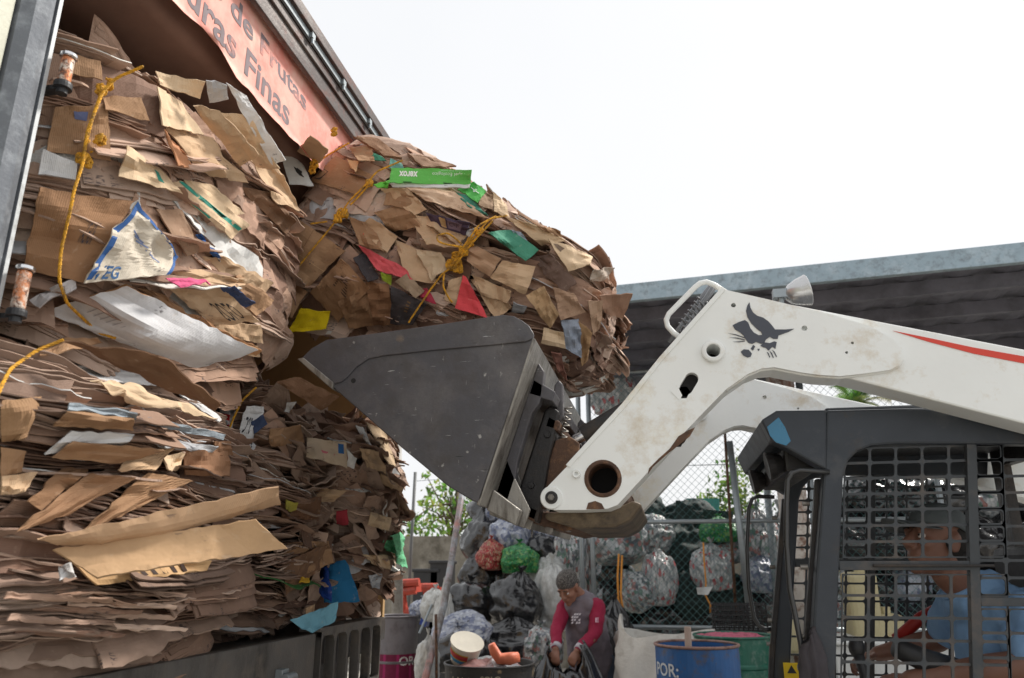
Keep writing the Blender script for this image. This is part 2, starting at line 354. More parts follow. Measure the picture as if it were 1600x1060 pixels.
    def bundles(b, n, srange, wr=(.5, 1.1), per=(5, 11), qr=(-.95, .95), lean=.05, step=.0075, bendp=.35, over=(-.03, .02), crum=.003, wp=.03, sag=0, fl=(.03, .12)):
        rows = np.linspace(qr[0], qr[1], n)
        for k in range(n):
            q0 = (rows[k] + b.rng.normal(0, .04)) * b.q[-1] * .76; wd = b.rng.uniform(*wr); s0 = b.rng.uniform(*srange); m_ = int(b.rng.integers(*per))
            ov = b.rng.uniform(*over); bent = b.rng.random() < bendp; ph = b.rng.uniform(.5, 1.35) if bent else b.rng.uniform(-.12, .18); f_ = b.rng.uniform(*fl) if bent else b.rng.uniform(.02, .05)
            tl = b.rng.normal(0, lean); sk = b.rng.normal(0, .04); kink = b.rng.uniform(-.4, .4); kk = b.rng.normal(0, .05); base = b.colour(0, 0); sd = b.rng.uniform(0, 99)
            for i in range(m_):
                w2 = wd * b.rng.uniform(.85, 1.02); nv = max(6, int(w2 / .022)); a = np.linspace(0, 1, nv); s = s0 + b.rng.normal(0, .015) + (a - .5) * w2
                tt = np.array([0, .6, 1, 1.12, 1.3, 1.5, 1.7, 1.85, 2.0]); o1 = ov + b.rng.normal(0, .006); f2 = f_ * b.rng.uniform(.75, 1.1) * (1 - .35 * i / m_)
                off = np.where(tt <= 1, -.12 + tt * (.12 + o1), o1 + (tt - 1) * f2 * math.cos(ph)); dz = np.where(tt <= 1, 0, -(tt - 1) * f2 * math.sin(ph))
                OO = off[:, None] + sk * (a - .5)[None] * (tt[:, None] / 2) + (tt[:, None] / 2) * (fbm(np.stack([s * 16, 0 * s + i * 3.3 + sd, 0 * s], -1), b.seed + i, 3) * .004)[None]
                DZ = dz[:, None] + tl * ((a - .5) * w2)[None] * 1.6 + kk * np.abs(a - .5 - kink)[None] * w2 + i * step + (vn(np.stack([s * 4, 0 * s + sd, 0 * s], -1), 7) * .010 + vn(np.stack([s * 12, 0 * s + sd + i * .4, 0 * s], -1), 9) * .003)[None] * (tt[:, None] / 2)
                SS = np.broadcast_to(s[None], OO.shape); DZ = DZ + ridged(np.stack([SS * 15, OO * 25 + sd, DZ * 8 + i], -1), b.seed + 9) * crum + sag * (((SS / .6) ** 2) - .4)
                kc = b.rng.uniform(.82, 1.12); c = tuple(v * kc for v in base) if b.rng.random() > wp else WH[b.rng.integers(len(WH))]
                b.emit(b.L, b.world(b.pos(SS, np.full_like(OO, q0), OO, DZ)), c, t=b.rng.choice([.003, .004, .005]))
    def drape(b, s0, q0, ls, lq, ang=0, off=.0, lift=.03, crum=.01, col=None, mb=None, part=False, jag=.008, curl=None, t=.004, cell=.02, uvr=None, fold=True):
        nu = max(5, int(ls / cell)); nv = max(5, int(lq / cell)); r = b.rng
        a, c = np.meshgrid(np.linspace(-.5, .5, nu), np.linspace(-.5, .5, nv), indexing='ij')
        k1, k2 = r.uniform(-.13, .13, 2); A = a * ls * (1 + k1 * c * 2); Cq = c * lq * (1 + k2 * a * 2)
        edge = np.maximum(np.abs(a), np.abs(c)) * 2
        j = fbm(np.stack([a * 9, c * 9, 0 * a + r.uniform(0, 99)], -1), b.seed, 3) * jag * edge ** 3; A = A + j; Cq = Cq + j
        s = s0 + A * math.cos(ang) - Cq * math.sin(ang); q = q0 + A * math.sin(ang) + Cq * math.cos(ang)
        dirn = r.uniform(0, 2 * math.pi) if curl is None else curl
        o = off + lift * np.clip(a * math.cos(dirn) + c * math.sin(dirn) + .25, 0, 1) ** 1.7
        if fold:
            for _ in range(r.integers(1, 4)):
                th = r.uniform(0, math.pi); d = a * math.cos(th) + c * math.sin(th) - r.uniform(-.35, .35); o = o - np.abs(d) * r.uniform(-.035, .035) * min(ls, lq) / .2
        sd = r.uniform(0, 99); pp = np.stack([s * 11 + sd, q * 11, 0 * s + sd], -1)
        o = o + ridged(pp * .45, b.seed + 8) * crum * 1.3 + ridged(pp, b.seed) * crum + ridged(pp * 2.3, b.seed + 4) * crum * .45
        q = np.clip(q, b.q[0] * .97, b.q[-1] * .97)
        p = b.world(b.pos(s, q, o)); col = col or b.colour()
        m = MB() if part else (mb or b.L)
        b.emit(m, p, col, t, uvr=r.integers(0, 2) if uvr is None else uvr)
        if part:
            m.build('cardboard_sheet', M_card, b.root); b.hits.append(m)
        return p
    def finish(b):
        b.L.build('cardboard_layers', M_card, b.root, kind='stuff')
        mbs = [b.L, b.core_mb] + b.hits; V = []; Fs = []; n = 0
        for m in mbs:
            v, f = m.arrays(); V.append(v); Fs += [[i + n for i in q] for q in f]; n += len(v)
        b.bvh = BVHTree.FromPolygons(np.concatenate(V).tolist(), Fs)
    def hit(b, px, py, lift=.01, default=None):
        r = ray(px, py).normalized(); h, nrm, i, dist = b.bvh.ray_cast(CO, r)
        if h is None:
            h, nrm, i, dd = b.bvh.find_nearest(CO + r * (default or b.dref)); dist = r.dot(h - CO)
        b.dref = dist
        return CO + r * (dist - lift), dist
    def hero(b, quad, col, lift=.02, extra=.008, crum=.006, cell=.012, t=.004, name='cardboard_sheet', follow=.6, edge=None, bulge=0, uvr=0, mat_=None, ends=None, jag=.004, label=None, sub=None):
        """a visible flap: four pixel corners dropped onto the bale surface, partly following it"""
        ds = []; lift = lift + extra
        for (x, y) in quad: h, d = b.hit(x, y, default=getattr(b, 'dref', 2.5)); ds.append(d)
        med = float(np.median(ds)); ds = [min(max(d, med - .12), med + .12) for d in ds]
        W = [np.array(CO + ray(*c).normalized() * (d - lift)) for c, d in zip(quad, ds)]
        if ends: W = [w_ - np.array(ray(*c).normalized()) * e for w_, c, e in zip(W, quad, ends)]
        lu = max(np.linalg.norm(W[1] - W[0]), np.linalg.norm(W[2] - W[3])); lv = max(np.linalg.norm(W[3] - W[0]), np.linalg.norm(W[2] - W[1]))
        nu = int(min(40, max(5, lu / cell))); nv = int(min(40, max(5, lv / cell)))
        u, v = np.meshgrid(np.linspace(0, 1, nu), np.linspace(0, 1, nv), indexing='ij'); u = u[..., None]; v = v[..., None]
        G = W[0] * (1 - u) * (1 - v) + W[1] * u * (1 - v) + W[2] * u * v + W[3] * (1 - u) * v
        nrm = np.cross(W[1] - W[0], W[3] - W[0]); nrm /= np.linalg.norm(nrm); cdir = np.array(CO) - G.mean((0, 1)); cdir /= np.linalg.norm(cdir)
        if nrm @ cdir < 0: nrm = -nrm
        sd = b.rng.uniform(0, 99); pp = G * 13 + sd
        sep = (4 * u * (1 - u))[..., 0]; sepv = (4 * v * (1 - v))[..., 0]
        o = ridged(pp, b.seed) * crum + ridged(pp * 2.3, b.seed + 2) * crum * .5 + bulge * sep * sepv
        # settle the sheet onto what lies under it
        K = 6; D0 = np.zeros((K, K)); DS = np.zeros((K, K))
        for i in range(K):
            for j in range(K):
                g_ = G[int(i * (nu - 1) / (K - 1)), int(j * (nv - 1) / (K - 1))]; rr_ = Vector(g_) - CO; D0[i, j] = rr_.length; h_ = b.bvh.ray_cast(CO, rr_.normalized())
                DS[i, j] = min(max(h_[3] - lift * .7 - D0[i, j], -.05), .035) if h_[0] is not None else 0
        x_ = np.linspace(0, K - 1.001, nu); y_ = np.linspace(0, K - 1.001, nv); i_ = x_.astype(int)[:, None]; j_ = y_.astype(int)[None]; fx = (x_[:, None] - i_); fy = (y_[None] - j_)
        dd_ = DS[i_, j_] * (1 - fx) * (1 - fy) + DS[i_ + 1, j_] * fx * (1 - fy) + DS[i_ + 1, j_ + 1] * fx * fy + DS[i_, j_ + 1] * (1 - fx) * fy
        rv = G - np.array(CO); rv /= np.linalg.norm(rv, axis=2)[..., None]; G = G + rv * (dd_ * follow)[..., None]
        G = G + nrm * o[..., None]; eg = (1 - np.minimum(sep, sepv))[..., None] ** 6
        G = G + vn3(G * 40, b.seed) * jag * eg
        m = MB(); b.cur = (G, nrm); uvs = np.concatenate([v * lv, u * lu], -1) if uvr else None
        m.grid(G, t, col, edge or tuple(min(1, q * .8) for q in col), col if col not in WH else KR[0], uvs=uvs)
        o_ = m.build(name, mat_ or M_card, b.root, label=label); b.hits.append(m); b.last = o_
        return o_
    def ink(b, shape, uv, col=(.05, .05, .06), text=None, off=.0035, bold=0, name='printed_text', flip=False):
        """print on the last hero sheet; uv=(u0,v0,u1,v1) box in sheet coordinates; u axis = first edge"""
        G, nrm = b.cur; nu, nv = G.shape[:2]
        if text: v2, f = textmesh(text, bold)
        else:
            v2 = np.array(shape, float); f = [list(range(len(v2)))]
        if flip: v2 = 1 - v2
        u = uv[0] + v2[:, 0] * (uv[2] - uv[0]); v = uv[1] + v2[:, 1] * (uv[3] - uv[1])
        x = np.clip(u, 0, 1) * (nu - 1.001); y = np.clip(v, 0, 1) * (nv - 1.001); i = x.astype(int); j = y.astype(int); fx = (x - i)[:, None]; fy = (y - j)[:, None]
        Q = G[i, j] * (1 - fx) * (1 - fy) + G[i + 1, j] * fx * (1 - fy) + G[i + 1, j + 1] * fx * fy + G[i, j + 1] * (1 - fx) * fy
        m = MB(); m.add(Q + nrm * off, f, col); o = m.build(name, M_print, b.last); return o
    def patch(b, uv, col, off=.003, name='printed_patch', n=10):
        G, nrm = b.cur; nu, nv = G.shape[:2]
        u, v = np.meshgrid(np.linspace(uv[0], uv[2], n), np.linspace(uv[1], uv[3], n), indexing='ij')
        x = u * (nu - 1.001); y = v * (nv - 1.001); i = x.astype(int); j = y.astype(int); fx = (x - i)[..., None]; fy = (y - j)[..., None]
        Q = G[i, j] * (1 - fx) * (1 - fy) + G[i + 1, j] * fx * (1 - fy) + G[i + 1, j + 1] * fx * fy + G[i, j + 1] * (1 - fx) * fy
        m = MB(); m.grid(Q + nrm * off, .0006, col); return m.build(name, M_print, b.last)
YEL = sr(228, 168, 40)
def rope(root, pts, r=.0045, name='rope', strands=3, fleck=True):
    """a laid rope of twisted strands through pts"""
    P_ = np.array([tuple(q) for q in pts], float); n = len(P_)
    arc = np.concatenate([[0], np.cumsum(np.linalg.norm(np.diff(P_, axis=0), axis=1))]); m = max(8, int(arc[-1] / .006))
    tq = np.linspace(0, arc[-1], m); 
    C_ = np.stack([np.interp(tq, arc, P_[:, k]) for k in range(3)], -1)
    for _ in range(6): C_[1:-1] = (C_[:-2] + C_[1:-1] * 2 + C_[2:]) / 4
    T = np.gradient(C_, axis=0); T /= np.linalg.norm(T, axis=1)[:, None] + 1e-9
    ref = np.array([.3, .5, .81]); A = np.cross(T, ref); A /= np.linalg.norm(A, axis=1)[:, None] + 1e-9; B = np.cross(T, A)
    mb = MB()
    for k in range(strands):
        ph = tq / .03 * 2 * math.pi + k * 2 * math.pi / strands
        Q = C_ + (np.cos(ph)[:, None] * A + np.sin(ph)[:, None] * B) * r * .62
        mb.tube(Q, r * .62, 5, YEL if not (k == 0 and fleck) else sr(206, 152, 44))
    return mb.build(name, M_rope, root)
def knot(root, c, size, seed=0, loops=5, r=.0038):
    rg = np.random.default_rng(seed); t = np.linspace(0, 2 * math.pi * loops, 60 * loops); a = rg.uniform(0, 6, 6); f = rg.uniform(.7, 2.2, 3)
    Q = np.stack([np.sin(t * f[0] + a[0]) * .5 + np.cos(t * 2.3 + a[3]) * .2, np.sin(t * f[1] + a[1]) * .35 + .1 * np.sin(t * 3 + a[4]), np.sin(t * f[2] + a[2]) * .7], -1) * size
    return rope(root, Q + np.array(tuple(c)), r, 'rope_knot')
def bale_rope(b, px, lift=.012, r=.0037, name='rope'):
    pts = []
    for (x0, y0), (x1, y1) in zip(px[:-1], px[1:]):
        n = max(2, int(math.hypot(x1 - x0, y1 - y0) / 9))
        for i in range(n): pts.append(b.hit(x0 + (x1 - x0) * i / n, y0 + (y1 - y0) * i / n, lift)[0])
    P_ = np.array([tuple(q) for q in pts]); dist = np.linalg.norm(P_ - np.array(CO), axis=1)
    # taut: take the near envelope, smoothed
    e = dist.copy()
    for i in range(len(e)): e[i] = dist[max(0, i - 3):i + 4].min()
    for _ in range(8): e[1:-1] = (e[:-2] + 2 * e[1:-1] + e[2:]) / 4
    P_ = np.array(CO) + (P_ - np.array(CO)) / dist[:, None] * e[:, None]
    return rope(b.root, P_, r, name)
# ---------------------------------------------------------------- ground
TX = -1.45; BED = 1.28
M_ground = mat('dusty_concrete', sr(168, 164, 156), rough=.9, var=.2, vscale=1.5, dirt=[sr(128, 120, 110), sr(96, 92, 86)], dscale=1.2, dlo=.45, dhi=.7, bump=.4, bscale=20)
g = MB(); g.add([(-150, -60, 0), (150, -60, 0), (150, 300, 0), (-150, 300, 0)], [(0, 1, 2, 3)]); g.build('ground', M_ground, kind='structure')
# ---------------------------------------------------------------- truck
TK = thing('box_truck', 'grey open-sided box truck loaded with bales of cardboard', 'truck', (TX - 1.2, 3, 0))
FAR = TX - 2.3; Y0 = 1.02; Y1 = 4.38; YR = 3.78; ROOF = 3.72
M_bed = mat('worn_bed_steel', sr(106, 102, 98), rough=.5, metal=.4, dirt=[sr(44, 40, 36), sr(120, 110, 100)], dscale=3, dlo=.48, dhi=.72, bump=.25, streak=(1, 1, .25))
m = MB(); m.box((FAR, Y0, BED - .12), (TX + .02, YR, BED)); m.box((FAR, YR, BED - .12), (TX - .14, 4.36, BED - .003)); m.build('bed_floor', M_steel_dark, TK, bevel=.004)
m = MB(); m.box((TX + .02, Y0, 1.02), (TX + .06, 3.02, BED + .015)); m.box((TX + .02, Y0, .985), (TX + .10, 3.02, 1.02))
m.build('side_rail', M_bed, TK, bevel=.004)
for y in (1.75, 2.25, 2.70):     # gate hinges on the rail
    m = MB(); m.box((TX + .06, y, 1.14), (TX + .09, y + .05, 1.20)); m.cyl((TX + .105, y - .01, 1.17), (TX + .105, y + .06, 1.17), .018); m.build('gate_hinge', M_galv, TK, bevel=.003)
# folded-down grille panel
gy = [3.05, 3.19, 3.325, 3.46, 3.595, 3.73]
m = MB(); z0, z1 = 1.03, 1.30
def _rr(y0, y1, z0, z1, r, n=5):
    o = []
    for (cy, cz, a0) in ((y1 - r, z1 - r, 0), (y0 + r, z1 - r, 90), (y0 + r, z0 + r, 180), (y1 - r, z0 + r, 270)):
        for k in range(n): a = R_(a0 + 90 * k / (n - 1)); o.append((cy + r * math.cos(a), cz + r * math.sin(a)))
    return o
for a, b_ in zip(gy[:-1], gy[1:]):
    inn = _rr(a + .010, b_ - .010, z0 + .018, z1 - .018, .03); n = len(inn)
    # outer ring matched to inner by angle corners
    outr = []
    for k, (y, z) in enumerate(inn):
        q = k // 5; outr.append(((b_, z1), (a, z1), (a, z0), (b_, z0))[q])
    V = [(TX + .07, y, z) for y, z in outr] + [(TX + .07, y, z) for y, z in inn] + [(TX + .03, y, z) for y, z in inn] + [(TX + .03, y, z) for y, z in outr]
    Fc = []
    for k in range(n):
        j = (k + 1) % n
        Fc += [(k, j, n + j, n + k), (n + k, n + j, 2 * n + j, 2 * n + k), (3 * n + j, 3 * n + k, 2 * n + k, 2 * n + j)]
    m.add(V, Fc)
m.box((TX - .02, 3.03, 1.30), (TX + .072, 3.75, 1.315)); m.box((TX - .02, 3.03, 1.01), (TX + .072, 3.75, 1.028))
m.build('slotted_gate', M_bed, TK)
m = MB(); m.box((TX - .14, 3.03, 1.0), (TX - .1, 3.75, 1.27)); m.build('gate_backing', M_steel_dark, TK)
# chassis and wheels under the bed
m = MB(); m.box((TX - 1.7, -1.5, .75), (TX - 1.55, 3.7, 1.0)); m.box((TX - .8, -1.5, .75), (TX - .65, 3.7, 1.0))
for y in (0, 1.5, 3, 3.6): m.box((TX - 1.9, y, 1.0), (TX - .3, y + .08, BED - .12))
m.build('chassis', M_steel_dark, TK)
for y in (2.4,):
    for x in (TX - .35, TX - 2.15):
        m = MB(); m.lathe([(.30, -.14), (.47, -.14), (.5, -.09), (.5, .09), (.47, .14), (.30, .14)], k=32, M=Matrix.Rotation(R_(90), 3, 'Y')); 
        wv = m.v[0] + np.array([x, y, .5]); m.v[0] = wv; wh = m.build('wheel', M_rubber, TK, smooth=True)
        m = MB(); m.lathe([(.02, .06), (.14, .05), (.16, -.02), (.26, -.04), (.30, .10), (.30, -.10)], k=28, M=Matrix.Rotation(R_(90), 3, 'Y')); m.v[0] = m.v[0] + np.array([x, y, .5]); m.build('rim', M_galv, wh, smooth=True)
# near corner post with grooves (rounded grey column)
yp = 1.27
pp = [(TX - .02, yp - .17), (TX + .01, yp - .19), (TX + .05, yp - .175), (TX + .075, yp - .13), (TX + .085, yp - .06), (TX + .08, yp + .0), (TX + .06, yp + .012), (TX + .062, yp + .022), (TX + .078, yp + .03), (TX + .07, yp + .05), (TX + .045, yp + .055), (TX + .045, yp + .065), (TX + .06, yp + .07), (TX + .055, yp + .085), (TX - .02, yp + .09)]
pp = [(x, yp + (y - yp) * .36) for x, y in pp]
m = MB(); m.prism([(x, y, BED - .3) for x, y in pp], (0, 0, ROOF - BED + .3)); m.build('corner_post', M_post, TK, bevel=.004)
m = MB(); m.box((TX + .03, yp + .034, BED - .2), (TX + .045, yp + .052, ROOF)); m.build('white_edge_strip', mat('white_edge', sr(206, 210, 212), rough=.45, dirt=[sr(150, 150, 146)], dscale=5, bump=.05), TK)
# panel forward of the post, with rivets
M_panel = mat('pale_side_panel', sr(182, 182, 166), rough=.5, metal=.1, dirt=[sr(150, 146, 120), sr(110, 105, 90)], dscale=4, dlo=.52, dhi=.75, bump=.1)
m = MB(); m.box((TX - .0, -1.4, 2.55), (TX + .045, yp - .072, ROOF - .02)); m.box((TX - .0, -1.4, BED), (TX + .04, yp - .072, 2.543)); fp = m.build('front_panel', M_panel, TK)
for px_, py_ in ((10, 135), (24, 78), (41, 18), (6, 218), (30, 35)):
    p = P(px_, py_, x=TX + .045); m = MB(); m.lathe([(.0105, 0), (.009, .003), (.004, .0055), (.0001, .006)], k=14, M=Matrix.Rotation(R_(90), 3, 'Y')); m.v[0] = m.v[0] + np.array(p); m.build('rivet', M_galv, fp, smooth=True)
# orange rollers on the post
M_orange = mat('chipped_orange_paint', sr(196, 122, 76), rough=.4, metal=.3, dirt=[sr(220, 205, 190), sr(110, 76, 60)], dscale=24, dlo=.48, dhi=.58, bump=.15)
for px_, y0_, y1_ in ((103, 88, 134), (33, 424, 484)):
    a = P(px_, (y0_ + y1_) / 2, x=TX + .075)
    k = math.hypot(a.x, a.y); hh = (y1_ - y0_) / 1180 * k * .92
    m = MB(); m.lathe([(.0001, hh / 2), (.0135, hh / 2), (.015, hh / 2 - .004), (.015, -hh / 2 + .004), (.0135, -hh / 2)], o=tuple(a), k=20); rl = m.build('hinge_roller', M_orange, TK, smooth=False)
    m = MB(); m.lathe([(.0001, 0), (.017, 0), (.020, -.003), (.020, -.010), (.017, -.012), (.0001, -.012)], o=(a.x, a.y, a.z + hh / 2 + .013), k=20); m.build('roller_cap', M_chrome, rl)
    m = MB(); m.lathe([(.0001, 0), (.020, 0), (.021, -.006), (.021, -.016), (.013, -.018), (.013, -.03), (.0001, -.03)], o=(a.x, a.y, a.z - hh / 2 - .001), k=20)
    m.box((a.x - .06, a.y - .012, a.z - hh / 2 - .022), (a.x, a.y + .012, a.z - hh / 2 - .010)); m.build('roller_bracket', M_black, rl)
# roof, rails and braces
M_rail = mat('weathered_roof_rail', sr(78, 70, 68), rough=.5, metal=.4, dirt=[sr(140, 134, 130), sr(96, 60, 50)], dscale=4, dlo=.52, dhi=.7, bump=.2, streak=(1, .2, 1))
m = MB(); m.box((FAR, Y0 - 2.4, 3.80), (TX - .02, Y1, 3.83)); m.build('roof', mat('brown_roof_sheet', sr(120, 96, 84), rough=.8), TK)
m = MB(); m.box((TX + .005, -1.4, 3.620), (TX + .03, Y1, 3.70)); m.box((TX + .0, -1.4, 3.70), (TX + .042, Y1, 3.712)); m.box((TX + .005, -1.4, 3.712), (TX + .030, Y1, 3.765)); m.build('roof_rail', M_rail, TK, bevel=.004)
m = MB(); m.box((TX + .032, -1.4, 3.768), (TX + .044, Y1, 3.80)); m.build('rail_web', M_galv, TK)
m = MB(); m.box((TX - .02, -1.4, 3.802), (TX + .06, Y1, 3.86)); m.build('outer_rail', M_rail, TK, bevel=.004)
for y in np.arange(1.2, 4.3, .34):
    m = MB(); m.box((TX + .045, y, 3.772), (TX + .058, y + .03, 3.798)); m.cyl((TX + .052, y + .015, 3.745), (TX + .052, y + .015, 3.771), .008); m.build('rail_clip', M_galv, TK)
# far side: plywood below, brown tarpaulin above; banner hanging behind the rail
M_ply = mat('tan_plywood', sr(188, 154, 108), rough=.8, dirt=[sr(140, 108, 72)], dscale=2, dlo=.45, dhi=.8, bump=.1)
m = MB(); m.box((FAR - .04, Y0, BED), (FAR, Y1, 2.75)); m.build('plywood_wall', M_ply, TK)
M_tarp = mat('brown_tarpaulin', sr(138, 110, 98), rough=.7, dirt=[sr(112, 88, 78)], dscale=1.2, dlo=.4, dhi=.8, bump=.12, bscale=12)
yy = np.linspace(Y0 - 1.6, Y1, 60); prof = [(TX - .05, 3.7), (TX - .07, 3.5), (TX - .12, 3.35), (TX - .35, 3.32), (TX - .9, 3.36), (TX - 1.6, 3.28), (FAR + .02, 3.0), (FAR + .015, 2.72)]
pr = np.array(prof); tt = np.linspace(0, len(pr) - 1, 40); px_ = np.interp(tt, range(len(pr)), pr[:, 0]); pz_ = np.interp(tt, range(len(pr)), pr[:, 1])
G = np.zeros((40, 60, 3)); G[..., 0] = px_[:, None]; G[..., 2] = pz_[:, None]; G[..., 1] = yy[None]
G[..., 2] += vn(G * np.array([1.2, 1.6, 0]) + 7, 4) * .03; G[..., 0] += vn(G * np.array([0, 2.5, 2]) + 3, 5) * .01
m = MB(); m.grid(G, .004, (.4, .3, .3)); m.build('tarpaulin', M_tarp, TK, smooth=True)
M_ban = mat('sun_bleached_red_banner', sr(230, 162, 150), rough=.75, dirt=[sr(236, 196, 180), sr(224, 124, 112)], dscale=2.2, dlo=.42, dhi=.72, bump=.1, bscale=15)
ya = np.linspace(-.6, 4.3, 120); za = np.linspace(3.30, 3.66, 14); G = np.zeros((120, 14, 3)); G[..., 1] = ya[:, None]; G[..., 2] = za[None]
G[:, 0, 2] += .03 * fbm(np.stack([ya * 3, 0 * ya, 0 * ya], -1), 3); G[..., 0] = TX - .015 + .001 * vn(G * 4, 8)
m = MB(); m.grid(G, .002, (.7, .4, .35)); bn = m.build('banner', M_ban, TK, smooth=True)
m = MB()
bx = TX - .0128
def q(px, py): return P(px, py, x=bx)
text_on(m, 's de Frutas', (bx, 1.96, 3.50), (bx, 2.70, 3.49), (bx, 2.68, 3.57), (bx, 1.96, 3.60), off=0, bold=.02); m.build('banner_text', M_text, bn); m = MB()
text_on(m, 'rduras Finas', (bx, 1.66, 3.355), (bx, 2.56, 3.325), (bx, 2.56, 3.44), (bx, 1.66, 3.475), off=0, bold=.02)
m.build('banner_text', M_text, bn)
# rear frame post
m = MB(); m.box((FAR, 4.36, BED - .1), (TX - .16, 4.39, 3.7)); m.build('rear_plywood', M_ply, TK)
m = MB(); m.box((FAR - .02, 4.40, .98), (FAR + .06, 4.45, ROOF)); m.box((FAR, 4.40, ROOF - .1), (TX - .05, 4.45, ROOF)); m.build('rear_frame', M_rail, TK)
m = MB(); m.box((FAR, Y0 - .05, BED), (TX - .05, Y0, ROOF)); m.build('bulkhead', M_panel, TK)

# ---------------------------------------------------------------- the bales in the truck
def mk(name, label, C, dims, seed, **k): return Bale(name, label, C, dims, seed=seed, **k)
# A: upper near bale
A = mk('cardboard_bale', 'upper near cardboard bale in the truck, tied with yellow rope, white carton bulging below', (TX - .44, 2.07, 2.615), (.98, 1.34, .90), 11, M=Matrix.Rotation(R_(5), 3, 'X'), nz=3.8, npl=5)
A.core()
A.bundles(46, (-.85, .65), wr=(.3, .8), per=(3, 7), lean=.12, crum=.006, bendp=.7, fl=(.04, .14))
A.layers(100, (-.95, .75), wr=(.2, .6), lean=.05, bend=(-.1, .6), over=(-.03, .015), foldlen=(.01, .05), crum=.006, ip=.01)
A.layers(90, None, wr=(.2, .6), qr=(-.95, .95))
for k in range(75):
    s0 = A.rng.uniform(-.75, .66); q0 = A.rng.uniform(-.32, .46)
    A.drape(s0, q0, A.rng.uniform(.26, .55), A.rng.uniform(.1, .24), ang=-.42 + A.rng.normal(0, .13) if s0 > -.35 else A.rng.normal(0, .2), off=A.rng.uniform(-.005, .02), lift=A.rng.uniform(.0, .012), crum=.013, part=k < 45)
for k in range(60): A.drape(A.rng.uniform(-2.2, 2.2), A.rng.uniform(.3, .7), A.rng.uniform(.2, .4), A.rng.uniform(.12, .24), off=A.rng.uniform(-.04, -.015), lift=.005, crum=.008, col=KR[k % 9])
A.finish()
# B: lower near bale
B = mk('cardboard_bale', 'lower near cardboard bale of flat stacked layers with a big flap sticking out', (TX - .42, 1.90, 1.655), (.98, 1.34, .70), 23)
B.tone = .76  # sheet colours darkened, painting in the shade inside the truck
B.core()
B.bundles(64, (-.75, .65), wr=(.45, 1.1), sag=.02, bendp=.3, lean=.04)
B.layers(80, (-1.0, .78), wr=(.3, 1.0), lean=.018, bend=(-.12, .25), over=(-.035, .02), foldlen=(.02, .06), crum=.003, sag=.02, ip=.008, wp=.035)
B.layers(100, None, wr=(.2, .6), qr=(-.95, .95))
for k in range(14):
    s0 = B.rng.uniform(-.8, .6); B.drape(s0, B.rng.uniform(-.1, .4), B.rng.uniform(.2, .4), B.rng.uniform(.04, .09), ang=B.rng.normal(0, .12), off=.01, lift=.03, crum=.006, part=True)
for k in range(50): B.drape(B.rng.uniform(-2.2, 2.2), B.rng.uniform(.42, .7), B.rng.uniform(.3, .6), B.rng.uniform(.15, .3), off=B.rng.uniform(-.05, -.02), lift=.005, crum=.004)
B.finish()
# C, D: lower far bales
C_ = mk('cardboard_bale', 'dark dense cardboard bale beside the large one, with newspaper sticking out', (TX - .52, 2.98, 1.79), (1.0, .74, .98), 37, nz=3.5)
C_.tone = .76; C_.core(); C_.bundles(44, (-.7, .35), wr=(.25, .6), per=(3, 7), lean=.10, crum=.006, bendp=.4, fl=(.02, .07))  # tone paints the truck's shade into this bale's sheet colours
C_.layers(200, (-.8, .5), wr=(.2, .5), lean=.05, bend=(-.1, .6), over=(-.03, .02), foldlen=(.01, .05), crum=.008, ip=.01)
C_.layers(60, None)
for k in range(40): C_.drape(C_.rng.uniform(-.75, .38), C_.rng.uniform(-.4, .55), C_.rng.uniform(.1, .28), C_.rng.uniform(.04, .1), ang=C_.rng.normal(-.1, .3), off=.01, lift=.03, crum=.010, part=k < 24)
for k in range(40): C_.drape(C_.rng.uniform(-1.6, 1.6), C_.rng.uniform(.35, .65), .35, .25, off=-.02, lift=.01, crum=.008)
C_.finish()
D_ = mk('cardboard_bale', 'last cardboard bale at the rear post of the truck, bright crumpled end', (TX - .46, 3.74, 1.81), (1.0, .74, .98), 41, nz=4)
D_.tone = .85; D_.core(); D_.layers(200, (-.8, .8), wr=(.10, .32), lean=.15, bend=(.0, 1.1), foldlen=(.02, .08), crum=.010)
D_.layers(50, None)
for k in range(60): D_.drape(D_.rng.uniform(-.6, .6), D_.rng.uniform(-.42, .55), D_.rng.uniform(.1, .26), D_.rng.uniform(.05, .11), ang=-.7 + D_.rng.normal(0, .35), off=.01, lift=.03, crum=.012, part=k < 40)
D_.finish()
# E: bale tipping out of the bucket, tapering to its crushed end
TL = R_(27)
E = mk('cardboard_bale', 'tilted cardboard bale riding in the raised loader bucket, green carton on top', (-.94, 3.44, 2.88), (1.56, 1.02, .98), 53, M=Matrix.Rotation(TL, 3, 'Y'), nz=4)
def taper(p):
    p = np.array(p); f = 1 - .48 * np.clip((p[..., 0] + .55) / 1.3, 0, 1) ** 1.1
    p[..., 2] = (p[..., 2] - .05) * f + .03 * (1 - f) + .05; return p
_w = E.world; E.world = lambda p: _w(taper(p))
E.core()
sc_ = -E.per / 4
E.bundles(46, (sc_ - .7, .55), wr=(.3, .8), per=(3, 7), lean=.10, crum=.006, bendp=.7, fl=(.04, .12))
E.layers(100, (sc_ - .75, .7), wr=(.2, .6), lean=.05, bend=(-.1, .6), over=(-.03, .015), foldlen=(.01, .05), crum=.008, ip=.01)
E.layers(90, None)
for k in range(100):
    E.drape(E.rng.uniform(sc_ - .75, .5), E.rng.uniform(-.5, .65), E.rng.uniform(.22, .5), E.rng.uniform(.1, .24), ang=E.rng.normal(0.05, .14), off=E.rng.uniform(-.005, .02), lift=E.rng.uniform(0, .012), crum=.014, part=k < 45)
